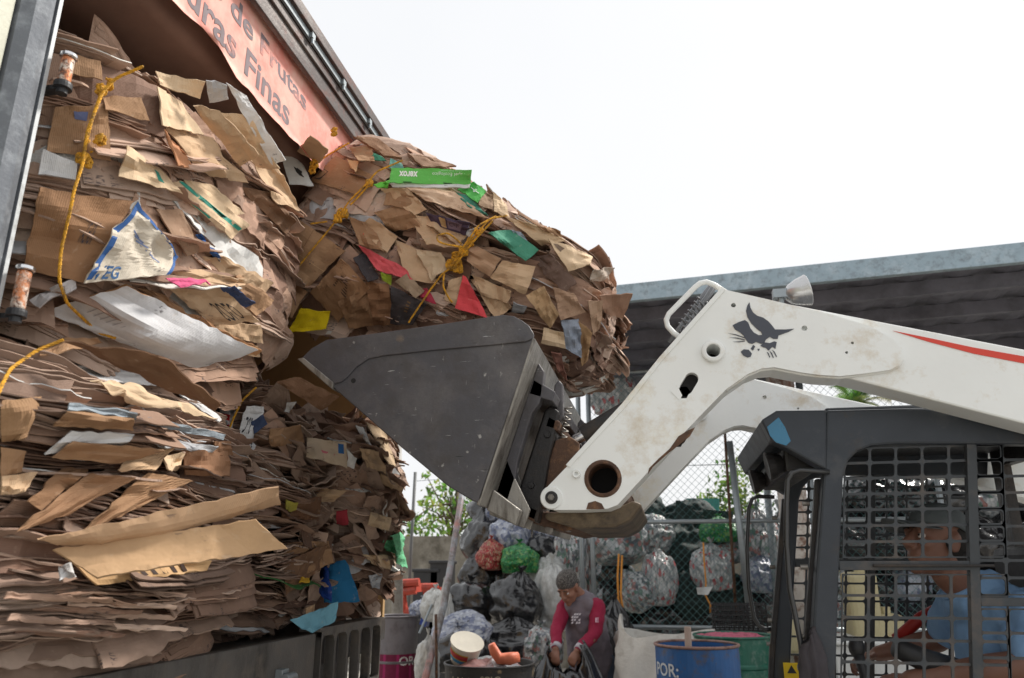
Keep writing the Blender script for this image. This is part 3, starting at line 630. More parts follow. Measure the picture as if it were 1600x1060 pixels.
for k in range(80): E.drape(E.rng.uniform(-2.3, 2.3), E.rng.uniform(.4, .75), E.rng.uniform(.3, .5), E.rng.uniform(.15, .3), off=E.rng.uniform(-.03, .0), lift=.008, crum=.009, col=KR[k % 9])
E.finish()
#HEROES
# ---------------------------------------------------------------- distinctive pieces of the bales, as in the photograph
TN = sr(196, 166, 134); LT = sr(212, 186, 154); BR = sr(158, 124, 94); DK = sr(122, 92, 70); W_ = sr(214, 214, 214); G_ = sr(176, 178, 182); BL = sr(52, 92, 150); TE = sr(60, 150, 132); RD = sr(210, 84, 84)
# --- A
A.hero([(85, 170), (166, 164), (173, 252), (72, 236)], BR, lift=.02); A.ink([(0, 0), (1, .1), (.9, 1), (.1, .8)], (.35, .12, .62, .32), sr(96, 104, 140))
A.hero([(68, 236), (120, 256), (118, 282), (60, 274)], W_, lift=.02)
A.hero([(117, 86), (158, 98), (158, 126), (112, 114)], BR, lift=.03, crum=.003)
A.hero([(158, 154), (219, 152), (233, 188), (166, 172)], BR, lift=.03, crum=.003)
A.hero([(243, 136), (283, 162), (316, 212), (252, 196)], LT, lift=.05, crum=.004)
A.hero([(200, 226), (256, 272), (284, 304), (186, 274)], LT, lift=.05, crum=.003); A.patch((.62, .25, .74, .7), TE)
A.hero([(256, 196), (328, 218), (384, 288), (304, 268)], TN, lift=.03, crum=.012)
A.hero([(243, 112), (320, 130), (313, 156), (250, 132)], LT, lift=.03, crum=.008)
A.hero([(322, 124), (352, 130), (356, 154), (326, 158)], G_, lift=.03, crum=.012)
A.hero([(350, 128), (384, 150), (444, 250), (424, 258)], W_, lift=.03, crum=.012)
A.hero([(252, 204), (268, 222), (304, 268), (276, 260)], sr(186, 132, 96), lift=.035, crum=.008)
A.hero([(300, 162), (342, 170), (404, 238), (372, 256)], TN, lift=.03, crum=.012)
A.hero([(320, 170), (392, 180), (436, 262), (404, 262)], LT, lift=.02, crum=.012)
A.hero([(380, 235), (430, 262), (468, 330), (430, 322)], TN, lift=.04, crum=.014)
A.hero([(370, 290), (420, 300), (462, 345), (446, 366)], DK, lift=.02, crum=.01)
A.hero([(60, 294), (208, 316), (126, 442), (36, 420)], sr(150, 114, 84), lift=.03, crum=.004)
A.ink(None, (.30, .86, .82, .66), text='EMPACADOR', col=sr(60, 60, 66)) if False else None
A.ink(None, (.60, .58, .78, .30), text='VACHOK', col=sr(62, 64, 74))
A.hero([(208, 316), (280, 402), (262, 430), (124, 442)], sr(206, 196, 180), lift=.07, crum=.012)
A.patch((.0, .04, .06, .96), BL); A.patch((.0, .0, .96, .05), BL); A.patch((.94, .0, 1.0, .96), BL)
for k in range(7): A.ink([(0, 0), (1, .35), (.95, .5), (.1, .2)], (.18 + .07 * k, .25 + .04 * k, .34 + .07 * k, .36 + .05 * k), sr(110, 124, 160))
A.ink(None, (.04, .97, .34, .78), text='VEG', col=sr(60, 96, 140), bold=.02)
A.hero([(243, 328), (284, 328), (312, 394), (290, 400)], sr(150, 122, 100), lift=.03, uvr=1, crum=.003)
A.hero([(258, 286), (300, 282), (388, 350), (362, 374)], LT, lift=.035, crum=.007); A.patch((.45, .0, .62, .98), TE); A.ink(None, (.46, .3, .61, .7), text='DE RE', col=sr(30, 70, 64)); A.patch((.02, .1, .12, .6), TE)
A.hero([(284, 282), (330, 288), (380, 334), (346, 342)], LT, lift=.045, crum=.004)
A.hero([(306, 366), (314, 366), (348, 402), (334, 402)], BL, lift=.04)
A.hero([(200, 438), (300, 420), (400, 440), (320, 462)], TN, lift=.03, crum=.01)
A.hero([(300, 396), (350, 400), (426, 440), (400, 470)], TN, lift=.03, crum=.012)
A.hero([(250, 440), (330, 436), (404, 500), (330, 506)], TN, lift=.03, crum=.012); A.ink(None, (.4, .5, .8, .9), text='SOLO', col=sr(60, 54, 52))
A.hero([(345, 450), (366, 446), (400, 474), (382, 480)], sr(60, 74, 108), lift=.045)
A.hero([(336, 440), (372, 430), (426, 470), (402, 494)], BR, lift=.03, crum=.012)
A.hero([(255, 440), (300, 436), (330, 444), (282, 450)], sr(206, 90, 130), lift=.05, crum=.01)
A.hero([(60, 486), (198, 446), (404, 548), (306, 574)], sr(206, 206, 208), lift=.07, crum=.003, bulge=.05, t=.007, edge=sr(150, 112, 78), label='white carton side curving under the bale')
for k in range(7): A.ink([(0, .2), (1, 0), (1, .12), (0, .32)], (.34, .08 + k * .035, .52, .12 + k * .035), sr(150, 150, 158))
A.hero([(196, 446), (216, 452), (410, 545), (400, 556)], sr(164, 120, 84), lift=.085, crum=.006, t=.010)
A.hero([(236, 476), (286, 484), (344, 526), (318, 534)], sr(200, 202, 206), lift=.04, crum=.004)
A.hero([(216, 450), (252, 458), (340, 520), (300, 520)], BR, lift=.03, crum=.012)
A.hero([(330, 500), (405, 508), (408, 536), (344, 524)], TN, lift=.03, crum=.012); A.hero([(330, 532), (404, 540), (402, 556), (342, 548)], TN, lift=.03, crum=.012)
A.hero([(46, 470), (116, 438), (118, 450), (60, 486)], sr(190, 186, 186), lift=.03, crum=.02)
bale_rope(A, [(224, 104), (181, 122), (161, 144), (150, 170), (136, 207), (130, 255), (116, 297), (108, 337), (95, 393), (92, 438), (105, 475), (153, 520), (190, 532)], lift=.032)
bale_rope(A, [(158, 146), (143, 190), (132, 232), (128, 258)], lift=.02)
for (x, y, s_, sd) in ((158, 140, .022, 1), (172, 132, .02, 9), (133, 228, .024, 2), (130, 248, .024, 3), (138, 256, .018, 5), (156, 218, .022, 4)): knot(A.root, A.hit(x, y, .035)[0], s_, sd)
# --- B
B.hero([(0, 628), (64, 620), (38, 684), (0, 692)], sr(150, 118, 88), lift=.03, crum=.004, bulge=.02)
B.hero([(60, 540), (150, 526), (160, 536), (62, 560)], BR, lift=.03); B.hero([(100, 534), (250, 552), (348, 632), (336, 640)], DK, lift=.035, crum=.006)
B.hero([(88, 571), (264, 591), (268, 605), (160, 600)], W_, lift=.06, crum=.006); B.hero([(262, 591), (346, 655), (342, 661), (266, 606)], W_, lift=.055, crum=.003)
B.hero([(136, 600), (200, 604), (340, 655), (200, 628)], LT, lift=.05, crum=.012)
B.hero([(108, 632), (212, 648), (212, 658), (104, 642)], sr(150, 160, 168), lift=.055); B.hero([(210, 648), (354, 680), (350, 688), (212, 662)], sr(150, 160, 168), lift=.05)
B.hero([(107, 640), (206, 656), (208, 672), (82, 664)], BR, lift=.045); B.hero([(112, 672), (210, 678), (198, 692), (70, 710)], W_, lift=.05, crum=.002)
B.hero([(116, 690), (256, 702), (188, 722), (80, 716)], BR, lift=.055, crum=.003); B.hero([(212, 680), (340, 700), (330, 708), (250, 702)], G_, lift=.045)
B.hero([(330, 690), (362, 690), (362, 712), (330, 712)], sr(140, 104, 78), lift=.05)
B.hero([(100, 730), (137, 738), (62, 798), (44, 784)], sr(146, 112, 84), lift=.05, crum=.003); B.hero([(139, 740), (212, 747), (110, 802), (24, 832)], sr(150, 116, 88), lift=.06, crum=.003)
B.hero([(0, 700), (40, 706), (30, 740), (0, 745)], BR, lift=.04); B.hero([(0, 745), (60, 740), (40, 770), (0, 775)], TN, lift=.04)
B.hero([(228, 738), (300, 752), (200, 800), (120, 838)], BR, lift=.05, crum=.004); B.hero([(210, 708), (270, 704), (240, 735), (180, 738)], TN, lift=.055, crum=.008)
B.hero([(252, 712), (290, 708), (275, 735), (262, 735)], LT, lift=.07)
B.hero([(280, 704), (356, 706), (356, 745), (290, 742)], sr(142, 106, 80), lift=.045)
B.hero([(60, 842), (436, 758), (438, 788), (120, 856)], sr(190, 156, 124), lift=.09, crum=.003, bulge=.03, label='long curled flap')
B.hero([(82, 861), (400, 812), (447, 858), (152, 903)], sr(190, 156, 120), lift=.13, crum=.002, t=.006, ends=[-.06, 0, .06, .05], label='large flat flap sticking out near the bottom'); B.patch((.84, .05, .90, .95), sr(170, 136, 102)); B.patch((.90, .05, .905, .95), sr(220, 190, 150))
B.hero([(96, 868), (330, 876), (322, 892), (150, 915)], sr(196, 160, 118), lift=.10, crum=.002)
for k in range(5): B.ink([(0, 0), (.5, 0), (1, 1), (.3, 1)], (.38 + .09 * k, .3, .44 + .09 * k, .9), sr(60, 44, 38))
B.hero([(88, 892), (110, 884), (114, 908), (90, 912)], W_, lift=.06, crum=.02)
for k in range(8):
    y = 925 + k * 9; x0 = B.rng.uniform(0, 140); B.hero([(x0, y - 8), (x0 + 170, y + 2), (x0 + 165, y + 8), (x0 - 4, y + 2)], KR[k], lift=.03, crum=.004)
bale_rope(B, [(99, 531), (57, 548), (17, 576), (4, 600), (-14, 640)])
# --- C
C_.hero([(385, 634), (411, 636), (388, 702), (366, 694)], W_, lift=.06, crum=.008, name='newspaper'); C_.ink(None, (.92, .25, .98, .95), text='DE', col=(.03, .03, .03)); C_.ink(None, (.15, .3, .6, .7), text='DUIS', col=(.04, .04, .05), bold=.02)
C_.hero([(393, 690), (401, 699), (383, 728), (360, 716)], W_, lift=.07, crum=.01, name='newspaper'); C_.ink(None, (.3, .2, .8, .8), text='E', col=(.04, .04, .05), bold=.03)
C_.hero([(342, 636), (368, 640), (362, 672), (348, 662)], sr(200, 196, 196), lift=.05, crum=.01); C_.hero([(346, 648), (360, 650), (358, 668), (350, 664)], sr(180, 40, 44), lift=.055)
C_.hero([(393, 660), (412, 650), (418, 664), (398, 678)], sr(60, 72, 100), lift=.05)
C_.hero([(430, 596), (470, 590), (530, 620), (500, 640)], DK, lift=.02, crum=.01); C_.hero([(448, 630), (462, 628), (452, 646), (444, 642)], W_, lift=.05)
C_.hero([(420, 670), (470, 664), (474, 692), (420, 698)], BR, lift=.03, crum=.004)
C_.hero([(480, 684), (541, 692), (542, 732), (478, 714)], sr(190, 172, 150), lift=.045, crum=.005); C_.patch((.78, .1, .92, .5), sr(48, 96, 150)); C_.ink([(0, 0), (1, .2), (.9, .4), (.1, .3)], (.35, .5, .7, .9), sr(190, 110, 120))
C_.hero([(541, 700), (556, 716), (552, 730), (543, 726)], W_, lift=.03)
C_.hero([(498, 760), (542, 770), (520, 786), (478, 786)], TN, lift=.05, crum=.008)
C_.hero([(436, 790), (500, 776), (496, 812), (440, 812)], sr(120, 88, 66), lift=.03); C_.hero([(446, 782), (466, 786), (462, 798), (446, 798)], sr(170, 160, 70), lift=.045)
C_.hero([(430, 850), (512, 846), (520, 880), (440, 910)], BR, lift=.04); C_.hero([(440, 880), (510, 850), (500, 890), (446, 930)], DK, lift=.05)
C_.hero([(526, 800), (542, 796), (544, 820), (526, 818)], sr(140, 44, 54), lift=.045)
C_.hero([(502, 888), (540, 876), (562, 940), (508, 942)], sr(40, 108, 152), lift=.07, crum=.004, bulge=.03, t=.02, name='blue_carton'); C_.hero([(500, 890), (512, 886), (520, 942), (504, 930)], sr(28, 60, 130), lift=.075, t=.015, name='blue_carton')
C_.hero([(468, 902), (484, 898), (482, 912), (466, 912)], sr(220, 176, 50), lift=.05)
C_.hero([(452, 972), (528, 942), (522, 972), (487, 992)], sr(110, 160, 178), lift=.06, crum=.015, name='pale_blue_sheet'); C_.hero([(478, 950), (492, 944), (486, 985), (478, 985)], TN, lift=.075)
for (x, y, s_, sd) in ((368, 632, .028, 6), (352, 735, .028, 7), (344, 738, .02, 8)): knot(C_.root, C_.hit(x, y, .07)[0], s_, sd)
bale_rope(C_, [(400, 606), (378, 626), (364, 655), (352, 690), (350, 730)], lift=.06)
# --- D
D_.hero([(608, 838), (624, 832), (628, 890), (615, 874)], sr(120, 196, 150), lift=.05, crum=.02, name='green_film'); D_.hero([(596, 846), (612, 842), (612, 862), (600, 858)], sr(110, 186, 140), lift=.04, crum=.02, name='green_film')
D_.hero([(565, 866), (604, 868), (610, 890), (582, 882)], LT, lift=.04); D_.hero([(572, 660), (600, 672), (618, 730), (606, 726)], LT, lift=.05, crum=.004); D_.hero([(596, 740), (628, 762), (626, 772), (592, 752)], TN, lift=.05)
D_.hero([(556, 664), (566, 668), (580, 696), (572, 692)], W_, lift=.05); D_.hero([(575, 900), (596, 896), (592, 920), (580, 918)], G_, lift=.04)
D_.hero([(560, 700), (590, 706), (604, 740), (570, 730)], TN, lift=.04, crum=.012); D_.hero([(575, 800), (610, 810), (606, 830), (572, 820)], LT, lift=.04, crum=.012)
# --- E
H = E.hero
H([(485, 212), (514, 234), (500, 254), (464, 236)], TN, lift=.05, crum=.002); H([(458, 198), (488, 212), (472, 236), (455, 240)], G_, lift=.05, crum=.005)
H([(437, 235), (472, 255), (490, 292), (452, 288)], sr(206, 210, 208), lift=.08, crum=.004, label='white carton panel at the left end'); E.ink([(0, 0), (.4, .1), (.5, 0), (1, .3), (.8, .6), (1, 1), (.4, .9), (.1, .6)], (.42, .38, .75, .7), (.03, .03, .03))
H([(552, 214), (590, 218), (628, 248), (600, 246)], sr(140, 108, 84), lift=.04, crum=.003, t=.012); H([(636, 240), (680, 250), (712, 262), (660, 262)], sr(150, 120, 98), lift=.04, crum=.003, t=.01)
H([(524, 244), (582, 274), (562, 306), (486, 284)], BR, lift=.05, crum=.003); E.ink([(0, 0), (1, .1), (.9, .9), (.1, 1)], (.02, .5, .16, .9), sr(80, 64, 58))
H([(545, 232), (580, 230), (586, 256), (560, 252)], BR, lift=.06, crum=.006); H([(543, 250), (562, 254), (556, 270), (548, 262)], sr(206, 170, 128), lift=.08)
H([(580, 240), (596, 246), (604, 254), (582, 252)], sr(60, 130, 104), lift=.05); H([(610, 250), (626, 256), (634, 268), (606, 264)], sr(100, 150, 140), lift=.05)
H([(462, 340), (539, 392), (480, 451), (432, 418)], sr(170, 136, 104), lift=.06, crum=.002); E.patch((.0, .55, .99, .56), sr(200, 168, 130)); E.patch((.38, .02, .39, .98), sr(140, 108, 82))
H([(434, 420), (480, 456), (457, 499), (418, 474)], sr(158, 124, 94), lift=.04, crum=.006)
H([(486, 456), (534, 404), (580, 450), (528, 504)], sr(166, 130, 98), lift=.04, crum=.005, uvr=1)
for k in range(6): E.ink([(0, 0), (1, 0), (1, 1), (0, 1)], (.48 + .05 * k, .28, .505 + .05 * k, .72 - .04 * k), sr(92, 74, 64))
H([(470, 482), (516, 487), (510, 514), (448, 520)], sr(226, 200, 30), lift=.07, crum=.005, label='yellow card scrap')
H([(572, 441), (608, 441), (614, 506), (584, 506)], sr(142, 106, 78), lift=.04, crum=.012, uvr=1); H([(530, 470), (574, 450), (588, 506), (548, 512)], BR, lift=.035, crum=.012)
H([(552, 404), (568, 394), (592, 436), (574, 442)], sr(62, 58, 60), lift=.06, crum=.004); H([(614, 446), (668, 474), (644, 508), (610, 506)], sr(72, 68, 70), lift=.05, crum=.006)
for k in range(4): E.ink([(0, 0), (1, 0), (1, 1), (0, 1)], (.5, .2 + .1 * k, .62, .25 + .1 * k), sr(120, 96, 70))
H([(561, 384), (632, 420), (648, 442), (590, 424)], sr(206, 90, 96), lift=.055, crum=.008, label='torn red sheet'); H([(594, 424), (614, 432), (612, 446), (600, 438)], sr(140, 160, 50), lift=.065)
H([(618, 442), (636, 430), (664, 456), (652, 468)], sr(150, 130, 108), lift=.06, crum=.012); H([(648, 456), (668, 450), (682, 476), (664, 470)], sr(176, 60, 80), lift=.055)
H([(724, 431), (729, 434), (762, 497), (712, 482)], sr(216, 78, 84), lift=.075, crum=.002, label='bright red card triangle')
H([(700, 440), (722, 432), (716, 480), (694, 470)], TN, lift=.06, crum=.01, uvr=1); H([(735, 440), (760, 440), (800, 480), (775, 500)], TN, lift=.05, crum=.014)
H([(578, 339), (622, 370), (606, 396), (560, 358)], TN, lift=.045, crum=.005, uvr=1); H([(615, 374), (654, 392), (688, 446), (635, 436)], TN, lift=.05, crum=.004, uvr=1); H([(650, 390), (690, 396), (700, 420), (676, 440)], sr(206, 184, 154), lift=.065, crum=.012)
H([(563, 358), (574, 356), (584, 370), (572, 374)], sr(214, 60, 60), lift=.06); H([(545, 340), (580, 352), (604, 396), (562, 384)], BR, lift=.035, crum=.012)
H([(585, 330), (640, 318), (668, 352), (610, 360)], BR, lift=.04, crum=.01); H([(640, 340), (700, 350), (730, 392), (668, 384)], TN, lift=.04, crum=.014); H([(606, 300), (650, 310), (660, 330), (600, 322)], BR, lift=.04, crum=.01)
H([(594, 296), (637, 295), (668, 328), (648, 338)], TN, lift=.05); H([(635, 295), (706, 298), (762, 342), (664, 314)], sr(200, 172, 146), lift=.06, crum=.005); H([(648, 338), (682, 338), (730, 372), (716, 384)], TN, lift=.045, crum=.01)
H([(666, 332), (736, 348), (728, 368), (678, 350)], sr(74, 62, 80), lift=.065, crum=.006, label='dark printed carton'); E.patch((.3, .1, .45, .9), sr(180, 150, 110)); E.patch((.5, .2, .85, .8), sr(120, 104, 120)); E.ink(None, (.55, .3, .8, .6), text='Cafe', col=sr(40, 30, 46))
H([(726, 362), (748, 356), (750, 372), (736, 376)], W_, lift=.06, crum=.012)
H([(714, 296), (740, 284), (760, 300), (746, 318)], sr(84, 172, 84), lift=.07, crum=.003); E.ink(None, (.45, .3, .7, .8), text='+', col=sr(220, 230, 220)); H([(706, 299), (735, 310), (762, 338), (742, 332)], sr(70, 136, 118), lift=.055); H([(752, 300), (774, 308), (770, 330), (748, 322)], sr(150, 124, 100), lift=.05)
H([(770, 300), (790, 318), (796, 340), (772, 332)], LT, lift=.05)
H([(762, 365), (799, 360), (842, 392), (822, 408)], sr(72, 136, 112), lift=.075, crum=.003, label='teal green card flap'); H([(798, 360), (814, 364), (832, 388), (812, 376)], sr(150, 160, 172), lift=.08, crum=.004)
H([(788, 338), (838, 352), (886, 376), (846, 384)], LT, lift=.06, crum=.003); H([(836, 352), (876, 362), (878, 370), (850, 362)], BR, lift=.07); H([(856, 372), (926, 402), (922, 414), (888, 426)], LT, lift=.06, crum=.005); E.ink([(0, .2), (.5, 0), (1, .4), (.6, .7), (.3, 1)], (.05, .1, .3, .4), sr(120, 100, 84))
H([(736, 381), (783, 405), (766, 434), (728, 408)], sr(186, 152, 124), lift=.06, crum=.003); H([(785, 407), (837, 416), (822, 460), (766, 434)], TN, lift=.055, crum=.008, bulge=.01)
H([(822, 462), (850, 446), (874, 490), (860, 512)], sr(190, 158, 122), lift=.06, crum=.02); H([(864, 450), (896, 458), (914, 488), (876, 499)], sr(180, 148, 124), lift=.06, crum=.006)
H([(832, 404), (860, 396), (906, 442), (882, 458)], sr(104, 84, 74), lift=.045, crum=.012); H([(740, 430), (800, 456), (794, 474), (756, 462)], TN, lift=.045, crum=.012); H([(802, 470), (822, 480), (818, 490), (800, 486)], G_, lift=.05)
H([(918, 470), (941, 470), (938, 510), (926, 522)], sr(176, 146, 122), lift=.05, crum=.004); H([(936, 461), (989, 457), (973, 498), (944, 488)], sr(176, 140, 118), lift=.06, crum=.003, ends=[0, .0, 0, 0]); H([(924, 424), (956, 417), (952, 438), (922, 440)], sr(170, 156, 142), lift=.05, crum=.012)
H([(876, 500), (904, 498), (908, 560), (884, 545)], sr(150, 158, 172), lift=.05, crum=.02, name='grey_film'); H([(904, 500), (926, 520), (918, 562), (908, 572)], sr(186, 150, 112), lift=.05, crum=.004); H([(850, 512), (880, 520), (884, 545), (846, 535)], LT, lift=.05, crum=.015)
H([(860, 548), (876, 550), (886, 592), (872, 580)], sr(180, 130, 116), lift=.05, crum=.01)
# green carton lying on top, upside down print
H([(608, 286), (735, 290), (737, 266), (611, 263)], sr(104, 190, 92), lift=.10, crum=.0015, t=.004, name='green_carton', mat_=None, label='flat green paper carton', ends=[0, 0, .02, .02])
E.ink(None, (.38, .55, .12, .25), text='xerox', col=sr(236, 240, 236), bold=.02, off=.004, flip=False) if False else None
G0, n0 = E.cur
E.ink(None, (.34, .78, .11, .42), text='xerox', col=sr(236, 242, 236), bold=.03); E.ink(None, (.92, .80, .52, .52), text='Papel Ecologico', col=sr(220, 236, 220)); E.ink(None, (.88, .93, .62, .82), text='carta 500 hojas', col=sr(190, 226, 186))
E.cur = (G0, n0); E.ink([(0, 0), (1, 0), (1, 1), (0, 1)], (.17, .0, .27, .06), (.02, .02, .02)); E.ink([(0, 0), (1, 0), (1, 1), (0, 1)], (.67, .0, .77, .06), (.02, .02, .02))
H([(612, 293), (733, 294), (735, 289), (609, 285)], W_, lift=.10, crum=.001, name='green_carton_lip'); H([(584, 290), (608, 282), (606, 294), (590, 293)], sr(110, 200, 80), lift=.09, crum=.003, name='green_carton_lip')
bale_rope(E, [(629, 251), (589, 268), (575, 285), (547, 313), (533, 333), (519, 353), (479, 401), (445, 443), (425, 475)], lift=.05)
bale_rope(E, [(578, 288), (556, 312), (538, 330)], lift=.065); bale_rope(E, [(545, 224), (513, 242), (492, 257), (484, 270)], lift=.05)
bale_rope(E, [(792, 337), (765, 342), (745, 365), (717, 399), (703, 420), (691, 428), (669, 458), (643, 497), (634, 512)], lift=.06); bale_rope(E, [(770, 345), (742, 375), (722, 400), (705, 424)], lift=.075); bale_rope(E, [(775, 338), (748, 352), (730, 378), (712, 400)], lift=.07)
bale_rope(E, [(485, 350), (500, 348), (522, 345)], lift=.06); bale_rope(E, [(722, 386), (700, 383), (684, 378), (682, 368), (700, 364), (718, 378), (724, 386)], lift=.09)
bale_rope(E, [(694, 428), (692, 448), (702, 468), (712, 478)], lift=.08)
for (x, y, s_, sd) in ((536, 334, .034, 11), (528, 342, .03, 12), (576, 286, .026, 13), (492, 256, .03, 14), (488, 266, .024, 15), (714, 404, .036, 16), (706, 414, .034, 17), (724, 392, .03, 18), (735, 378, .026, 19), (748, 362, .026, 20), (716, 420, .03, 21), (522, 206, .024, 22)): knot(E.root, E.hit(x, y, .06)[0], s_, sd, loops=6)
# ---------------------------------------------------------------- skid steer loader
LD = thing('skid_steer_loader', 'white skid steer loader with dark cab, its bucket raised to the truck', 'loader', (1.3, 3.05, 0))
M_white = mat('white_loader_paint', sr(236, 238, 236), rough=.38, var=.05, vscale=3, dirt=[sr(224, 206, 158), sr(190, 168, 130)], dscale=2.0, dlo=.54, dhi=.80, bump=.08, bscale=30, coat=.15)
M_dirtyw = mat('grimy_white_paint', sr(122, 106, 84), rough=.55, dirt=[sr(84, 70, 54), sr(50, 42, 36)], dscale=3, dlo=.42, dhi=.62, bump=.25)
M_bucket = mat('worn_grey_bucket_steel', sr(76, 75, 80), rough=.45, metal=.2, var=.16, vscale=4, scratch=1, dirt=[sr(104, 100, 100), sr(70, 66, 66)], dscale=3, dlo=.46, dhi=.72, bump=.18, bscale=40)
M_bright = mat('scuffed_bare_steel', sr(146, 142, 136), rough=.4, metal=.6, dirt=[sr(90, 84, 78)], dscale=6, dlo=.45, dhi=.65, bump=.2, streak=(4, 4, .6))
M_cab = mat('dark_cab_paint', sr(52, 57, 64), rough=.42, metal=.2, dirt=[sr(84, 84, 84), sr(70, 62, 54)], dscale=4, dlo=.56, dhi=.8, bump=.08)
M_black2 = mat('greasy_black_steel', sr(44, 42, 42), rough=.45, metal=.3, dirt=[sr(74, 62, 52)], dscale=5, dlo=.5, dhi=.75, bump=.25)
M_rust = mat('rusty_steel', sr(92, 68, 54), rough=.75, metal=.2, dirt=[sr(60, 44, 36), sr(130, 96, 70)], dscale=9, bump=.35)
M_hole_shade = mat('painted_hole_shade', (.015, .014, .014), rough=.9, bump=0)  # flat black that paints the shade inside holes
M_blue = mat('blue_reflector', sr(24, 112, 150), rough=.25, coat=.5, dirt=[sr(160, 110, 60)], dscale=8, dlo=.62, dhi=.72, bump=.02)
M_red = mat('red_decal', sr(214, 66, 48), rough=.4, bump=0, var=.05)
M_decal = mat('charcoal_decal', sr(70, 74, 84), rough=.5, bump=0, var=.1)
def pl(pts, y): return [P(a, b_, y=y) for a, b_ in pts]
def cut(o, cutter_mbs):
    for cm in cutter_mbs:
        c = cm.build('cut', M_hole_shade)
        md = o.modifiers.new('b', 'BOOLEAN'); md.object = c; md.operation = 'DIFFERENCE'; md.solver = 'EXACT'
        c.location = (0, 0, 0)
        bpy.context.view_layer.update(); dg = bpy.context.evaluated_depsgraph_get()
        # evaluate in the part's own space
        me = bpy.data.meshes.new_from_object(o.evaluated_get(dg), depsgraph=dg); o.modifiers.remove(md); old = o.data; o.data = me
        bpy.data.objects.remove(c)
YA = 2.45
KNEE = [(1130, 452), (1147, 456), (1200, 468), (1300, 492), (1360, 510), (1395, 530), (1409, 546), (1412, 561), (1405, 571), (1391, 578), (1350, 584), (1313, 588), (1280, 586), (1251, 582), (1210, 574), (1190, 576), (1168, 585), (1135, 608), (1091, 653), (1050, 697), (978, 775), (965, 789), (950, 795), (910, 797), (866, 797), (853, 792), (847, 780), (849, 768), (858, 758), (888, 727), (975, 632), (1032, 560)]
a = P(1150, 459, y=2.47); b_ = P(1600, 546, y=2.47); c = P(1317, 589, y=2.47); d = P(1600, 662, y=2.47)
BEAM = [a, b_ + (b_ - a) * .75, d + (d - c) * 1.55, d, c, P(1251, 581, y=2.47), P(1180, 560, y=2.47)]
def arm(y0, hero):
    dy = y0 - YA
    mb = MB(); mb.prism([p + Vector((0, dy, 0)) for p in BEAM], (0, .12, 0)); ar = mb.build('lift_arm', M_white, LD, bevel=.006)
    mb = MB(); mb.prism([p + Vector((0, dy, 0)) for p in pl(KNEE, YA)], (0, .135, 0)); kn = mb.build('knee_plate', M_white, LD)
    cs = []
    def hole(px, py, r, k=28):
        p = P(px, py, y=YA); m_ = MB(); m_.cyl((p.x, y0 - .05, p.z), (p.x, y0 + .2, p.z), r, k); cs.append(m_); return p
    hole(942, 748, .052); hole(1114, 550, .022)
    m_ = MB(); p1 = P(1072, 607, y=YA); p2 = P(1081, 592, y=YA); dd = (p2 - p1).normalized(); nn = Vector((-dd.z, 0, dd.x))
    pts = [p1 + (-dd * math.sin(t) + nn * math.cos(t)) * .021 for t in np.linspace(0, math.pi, 9)] + [p2 + (dd * math.sin(t) - nn * math.cos(t)) * .021 for t in np.linspace(0, math.pi, 9)]
    pts = pts[::-1]
    m_.prism([Vector((q.x, y0 - .05, q.z)) for q in pts], (0, .12, 0)); cs.append(m_)
    m_ = MB(); q = P(1067, 614, y=YA); m_.cyl((q.x, y0 - .05, q.z), (q.x, y0 + .03, q.z), .021, 6); cs.append(m_)
    for (px, py, r) in ((1146, 477, .008), (1257, 513, .009), (1332, 536, .0045), (1323, 551, .0045)): m_ = MB(); q = P(px, py, y=YA); m_.cyl((q.x, y0 - .05, q.z), (q.x, y0 + .04, q.z), r, 16); cs.append(m_)
    cut(kn, cs)
    bv = kn.modifiers.new('bevel', 'BEVEL'); bv.width = .004; bv.segments = 2; bv.limit_method = 'ANGLE'; bv.angle_limit = R_(50)
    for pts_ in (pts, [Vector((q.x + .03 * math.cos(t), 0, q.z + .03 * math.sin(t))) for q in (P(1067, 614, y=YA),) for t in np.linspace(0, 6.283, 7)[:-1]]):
        mb = MB(); mb.prism([Vector((v_.x, y0 + .028, v_.z)) for v_ in pts_], (0, .003, 0)); mb.build('slot_shade_plate', M_hole_shade, kn)  # black plate added inside the cut openings to paint their shade
    # black shade linings, bosses, pins
    def ring(px, py, ro, ri, out_, M_, dep=.13, name='boss'):
        p = P(px, py, y=YA); R3 = Matrix.Rotation(R_(90), 3, 'X'); mb = MB()
        mb.lathe([(ri, -dep), (ri, out_), (ri + (ro - ri) * .25, out_ + .002), (ro - .003, out_), (ro, out_ - .004), (ro, -.01)], o=(p.x, y0, p.z), k=32, M=R3); mb.build(name, M_, kn, smooth=False)
        mb = MB(); mb.lathe([(.0001, -dep + .002), (ri + .001, -dep + .002), (ri + .001, .0)], o=(p.x, y0, p.z), k=24, M=R3); mb.build('bore_shade_liner', M_hole_shade, kn)  # black cup painting the shade down the hole
    ring(942, 748, .060, .047, .004, M_rust, .12, 'cross_tube_collar'); ring(1114, 550, .037, .022, .016, M_white, .11)
    p = P(862, 778, y=YA); R3 = Matrix.Rotation(R_(90), 3, 'X')
    mb = MB(); mb.lathe([(.0001, .006), (.034, .006), (.037, .002), (.037, -.02)], o=(p.x, y0, p.z), k=32, M=R3); pv = mb.build('pivot_boss', M_white, kn)
    mb = MB(); mb.lathe([(.0001, .010), (.020, .010), (.021, .004)], o=(p.x, y0, p.z), k=24, M=R3); mb.build('pivot_washer', M_black2, pv)
    mb = MB(); mb.lathe([(.0001, .022), (.009, .022), (.011, .018), (.011, .008)], o=(p.x, y0, p.z), k=6, M=R3); mb.build('pivot_bolt', M_bright, pv)
